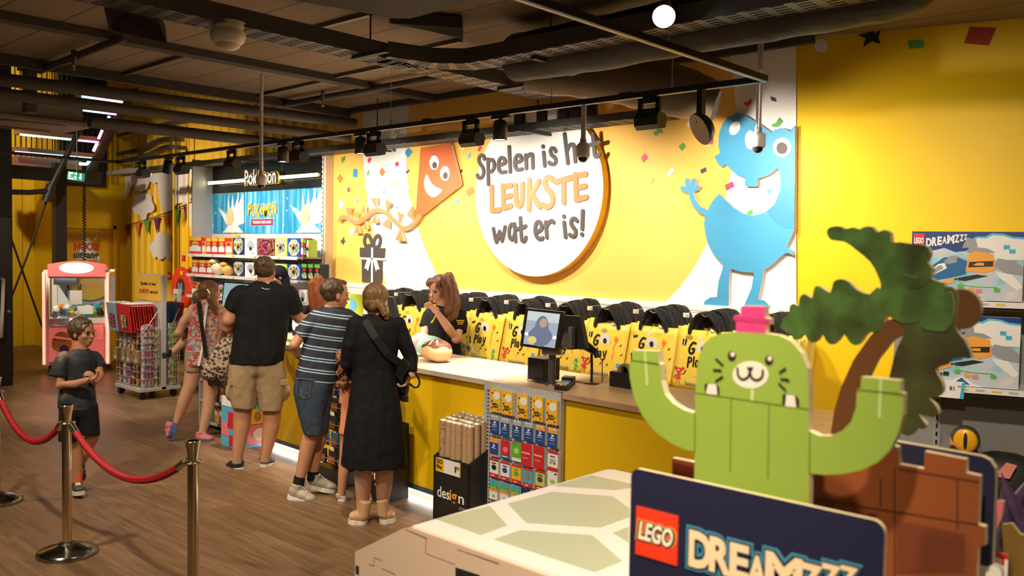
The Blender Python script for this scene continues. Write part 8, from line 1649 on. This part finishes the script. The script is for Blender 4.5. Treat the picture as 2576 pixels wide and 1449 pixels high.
# --- cashier in the middle
g = onY(1118, 850, 5.24); F = Fig('cashier with long auburn hair in a black T-shirt behind the counter, hand raised', (g.x, g.y, 0)); F.head(1103, 728, .235, -RT * .62 - AW * .72 - UP * .22, neck=F.P(1115, 775))
rows = [(1096, 1140, 768, .06), (1080, 1158, 778, .10), (1074, 1166, 795, .125), (1067, 1164, 830, .135), (1063, 1160, 860, .14), (1066, 1162, 890, .14), (1066, 1165, 960, .15), (1068, 1165, 1000, .15)]
F.loft(F.b, rows, .88); m = MB(); F.loft(m, rows); F.limb(m, [(1152, 792, .068), (1158, 815, .066, .04), (1156, 834, .064, .08)], False); F.limb(m, [(1082, 790, .06), (1070, 825, .06, .03)], False); m.ell(F.P(1152, 792), (.07,) * 3).ell(F.P(1084, 790), (.06,) * 3)
F.limb(F.b, [(1156, 815, .05, .05), (1148, 852, .047, .12), (1128, 825, .040, .17), (1102, 790, .028, .19)]); F.hand(F.b, F.P(1103, 791, .19), UP * .7 - RT * .6, -AW * .4 - RT * .3 - UP * .2, 1.0, .45); F.limb(F.b, [(1074, 815, .045, .03), (1066, 850, .040, .10), (1050, 864, .030, .22)]); F.hand(F.b, F.P(1050, 864, .22), -RT * .9 - AW * .3, -UP, .95, .35, -1)
for x in (1095, 1135): F.limb(F.b, [(x, 1000, .09), (x, 1080, .065), (x, 1190, .04)])
F.finish(mt['skin'], HC); solid(m, 'shirt', mt['tee_black'], F.t, .007, 2, .006); m = MB()
for a, b in (((1084, 1118), 0), ((1112, 1148), 0)): F.loft(m, [(a[0], a[1], 985, .10), (a[0] + 2, a[1] - 2, 1080, .085), (a[0] + 6, a[1] - 6, 1195, .07)])
solid(m, 'trousers', mt['shorts_black'], F.t, .01, 2); m = MB(); m.ell(F.L(0, -.10, .15), (.375 * .235, .44 * .235, .39 * .235), 24, 14, 0, M3=F.hR); m.ell(F.L(.12, .12, .28), (.26 * .235, .27 * .235, .20 * .235), 16, 10, 0, M3=F.hR); F.limb(m, [(1117, 698, .03, .10), (1124, 722, .034, .115), (1128, 750, .034, .12), (1130, 780, .03, .14)]); F.limb(m, [(1128, 700, .055, .0), (1138, 735, .062, .02), (1142, 770, .06, .06), (1138, 795, .045, .1), (1128, 808, .02, .12)]); F.limb(m, [(1118, 715, .05, -.08), (1120, 770, .06, -.08)]); F.limb(m, [(1093, 715, .022, -.06), (1088, 745, .028, -.05), (1084, 768, .022, -.03)]); F.limb(m, [(1124, 705, .035, .06), (1130, 745, .04, .08), (1128, 785, .035, .12)]); solid(m, 'hair', HC, F.t, .006, 2, .008, (40, 40, 8))
m = MB(); m.tube([F.P(1096, 794, .215), F.P(1090, 806, .16), F.P(1085, 812, .155)], .008, 6); m.build('lanyard', mt['card_yellow'], F.t); m = MB()
for j in range(3): m.box(F.P(1158, 806 + 4.5 * j, .125), (.07 - .012 * j, .002, .007), M3=Matrix((F.r, F.n, UP)).transposed())
m.build('sleeve_print', mt['card_yellow'], F.t)
F.shoe((1092, 1195), (1080, 1198), 'shoe_black'); F.shoe((1135, 1195), (1146, 1198), 'shoe_black')

# --- red haired cashier and colleague with the dark headscarf
def behind(lab, px, hy, Y, H, f, hairm, rows, hairrows, cloth_, nm):
    g = onY(px, 800, Y); F = Fig(lab, (g.x, g.y, 0)); F.head(px, hy, H, f, neck=F.P(px + 3, hy + 48))
    F.loft(F.b, rows, .9); m = MB(); F.loft(m, rows); b = rows[-1]; gy = [onZ(px, y) for y in range(900, 1200, 4)]; gp = min(range(len(gy)), key=lambda i: abs(gy[i].y - Y)); yg = 900 + 4 * gp
    for k in (-1, 1): x = (b[0] + b[1]) / 2 + k * (b[1] - b[0]) * .24; F.limb(F.b, [(x, b[2], .085), (x, (b[2] + yg) / 2, .065), (x, yg - 14, .04)]); F.limb(F.b, [((rows[2][0], rows[2][1])[k > 0] - 4 * k, rows[2][2], .045), ((rows[3][0], rows[3][1])[k > 0] + 2 * k, rows[3][2] + 8, .04, .04), (x - 4 * k, rows[3][2] + 22, .03, .2)]); F.hand(F.b, F.P(x - 4 * k, rows[3][2] + 22, .2), -AW, UP, .95, .4)
    for k in (-1, 1): x = (b[0] + b[1]) / 2 + k * (b[1] - b[0]) * .24; F.shoe((x, yg), (x + 6 * k, yg + 5, .12), 'shoe_black')
    F.finish(mt['skin'], hairm); solid(m, nm, cloth_, F.t, .008, 2, .005); m = MB()
    for k in (-1, 1): x = (b[0] + b[1]) / 2 + k * (b[1] - b[0]) * .24; F.loft(m, [(x - 19, x + 19, b[2] - 12, .10), (x - 15, x + 15, (b[2] + yg) / 2, .085), (x - 12, x + 12, yg - 8, .07)])
    solid(m, 'trousers', mt['shorts_black'], F.t, .01, 2); return F
F = behind('cashier with very long straight red hair behind the counter', 795, 725, 5.46, .225, -RT * .8 + AW * .1 - UP * .3, HR, [(778, 822, 765, .06), (768, 832, 778, .10), (764, 838, 800, .12), (766, 836, 845, .13), (768, 836, 900, .14)], None, mt['tee_black'], 'shirt')
m = MB(); m.ell(F.L(0, -.10, .14), (.37 * .225, .45 * .225, .38 * .225), 24, 14, 0, M3=F.hR); F.limb(m, [(800, 705, .06, .02), (803, 740, .066, .05), (806, 775, .06, .08), (804, 798, .04, .1)]); F.limb(m, [(785, 715, .045, .05), (786, 750, .045, .08), (790, 785, .04, .1)]); solid(m, 'hair', HR, F.t, .006, 2, .006, (45, 45, 5))
F = behind('colleague with a dark headscarf and glasses partly hidden behind the man', 697, 695, 5.42, .22, -RT * .75 - AW * .5 - UP * .35, HB, [(684, 722, 735, .07), (672, 732, 750, .11), (668, 738, 775, .13), (670, 736, 830, .14), (672, 736, 900, .14)], None, mt['hood_dark'], 'dark_top')
m = MB(); m.ell(F.L(0, -.13, .12), (.39 * .22, .45 * .22, .42 * .22), 24, 14, 0, M3=F.hR); F.limb(m, [(708, 690, .07, -.03), (716, 725, .07, -.02), (722, 745, .07, 0)]); F.limb(m, [(698, 735, .06, .02), (702, 750, .07, .03)]); solid(m, 'headscarf', mt['hood_dark'], F.t, .007, 3, .005)
m = MB()
for k in (-1, 1): c = F.L(k * .15, .40, -.02); m.tube([c + F.hR @ V((.026 * math.cos(a), 0, .02 * math.sin(a))) for a in [j * .45 for j in range(15)]], .002, 5)
m.build('glasses', mt['black_plastic'], F.t)
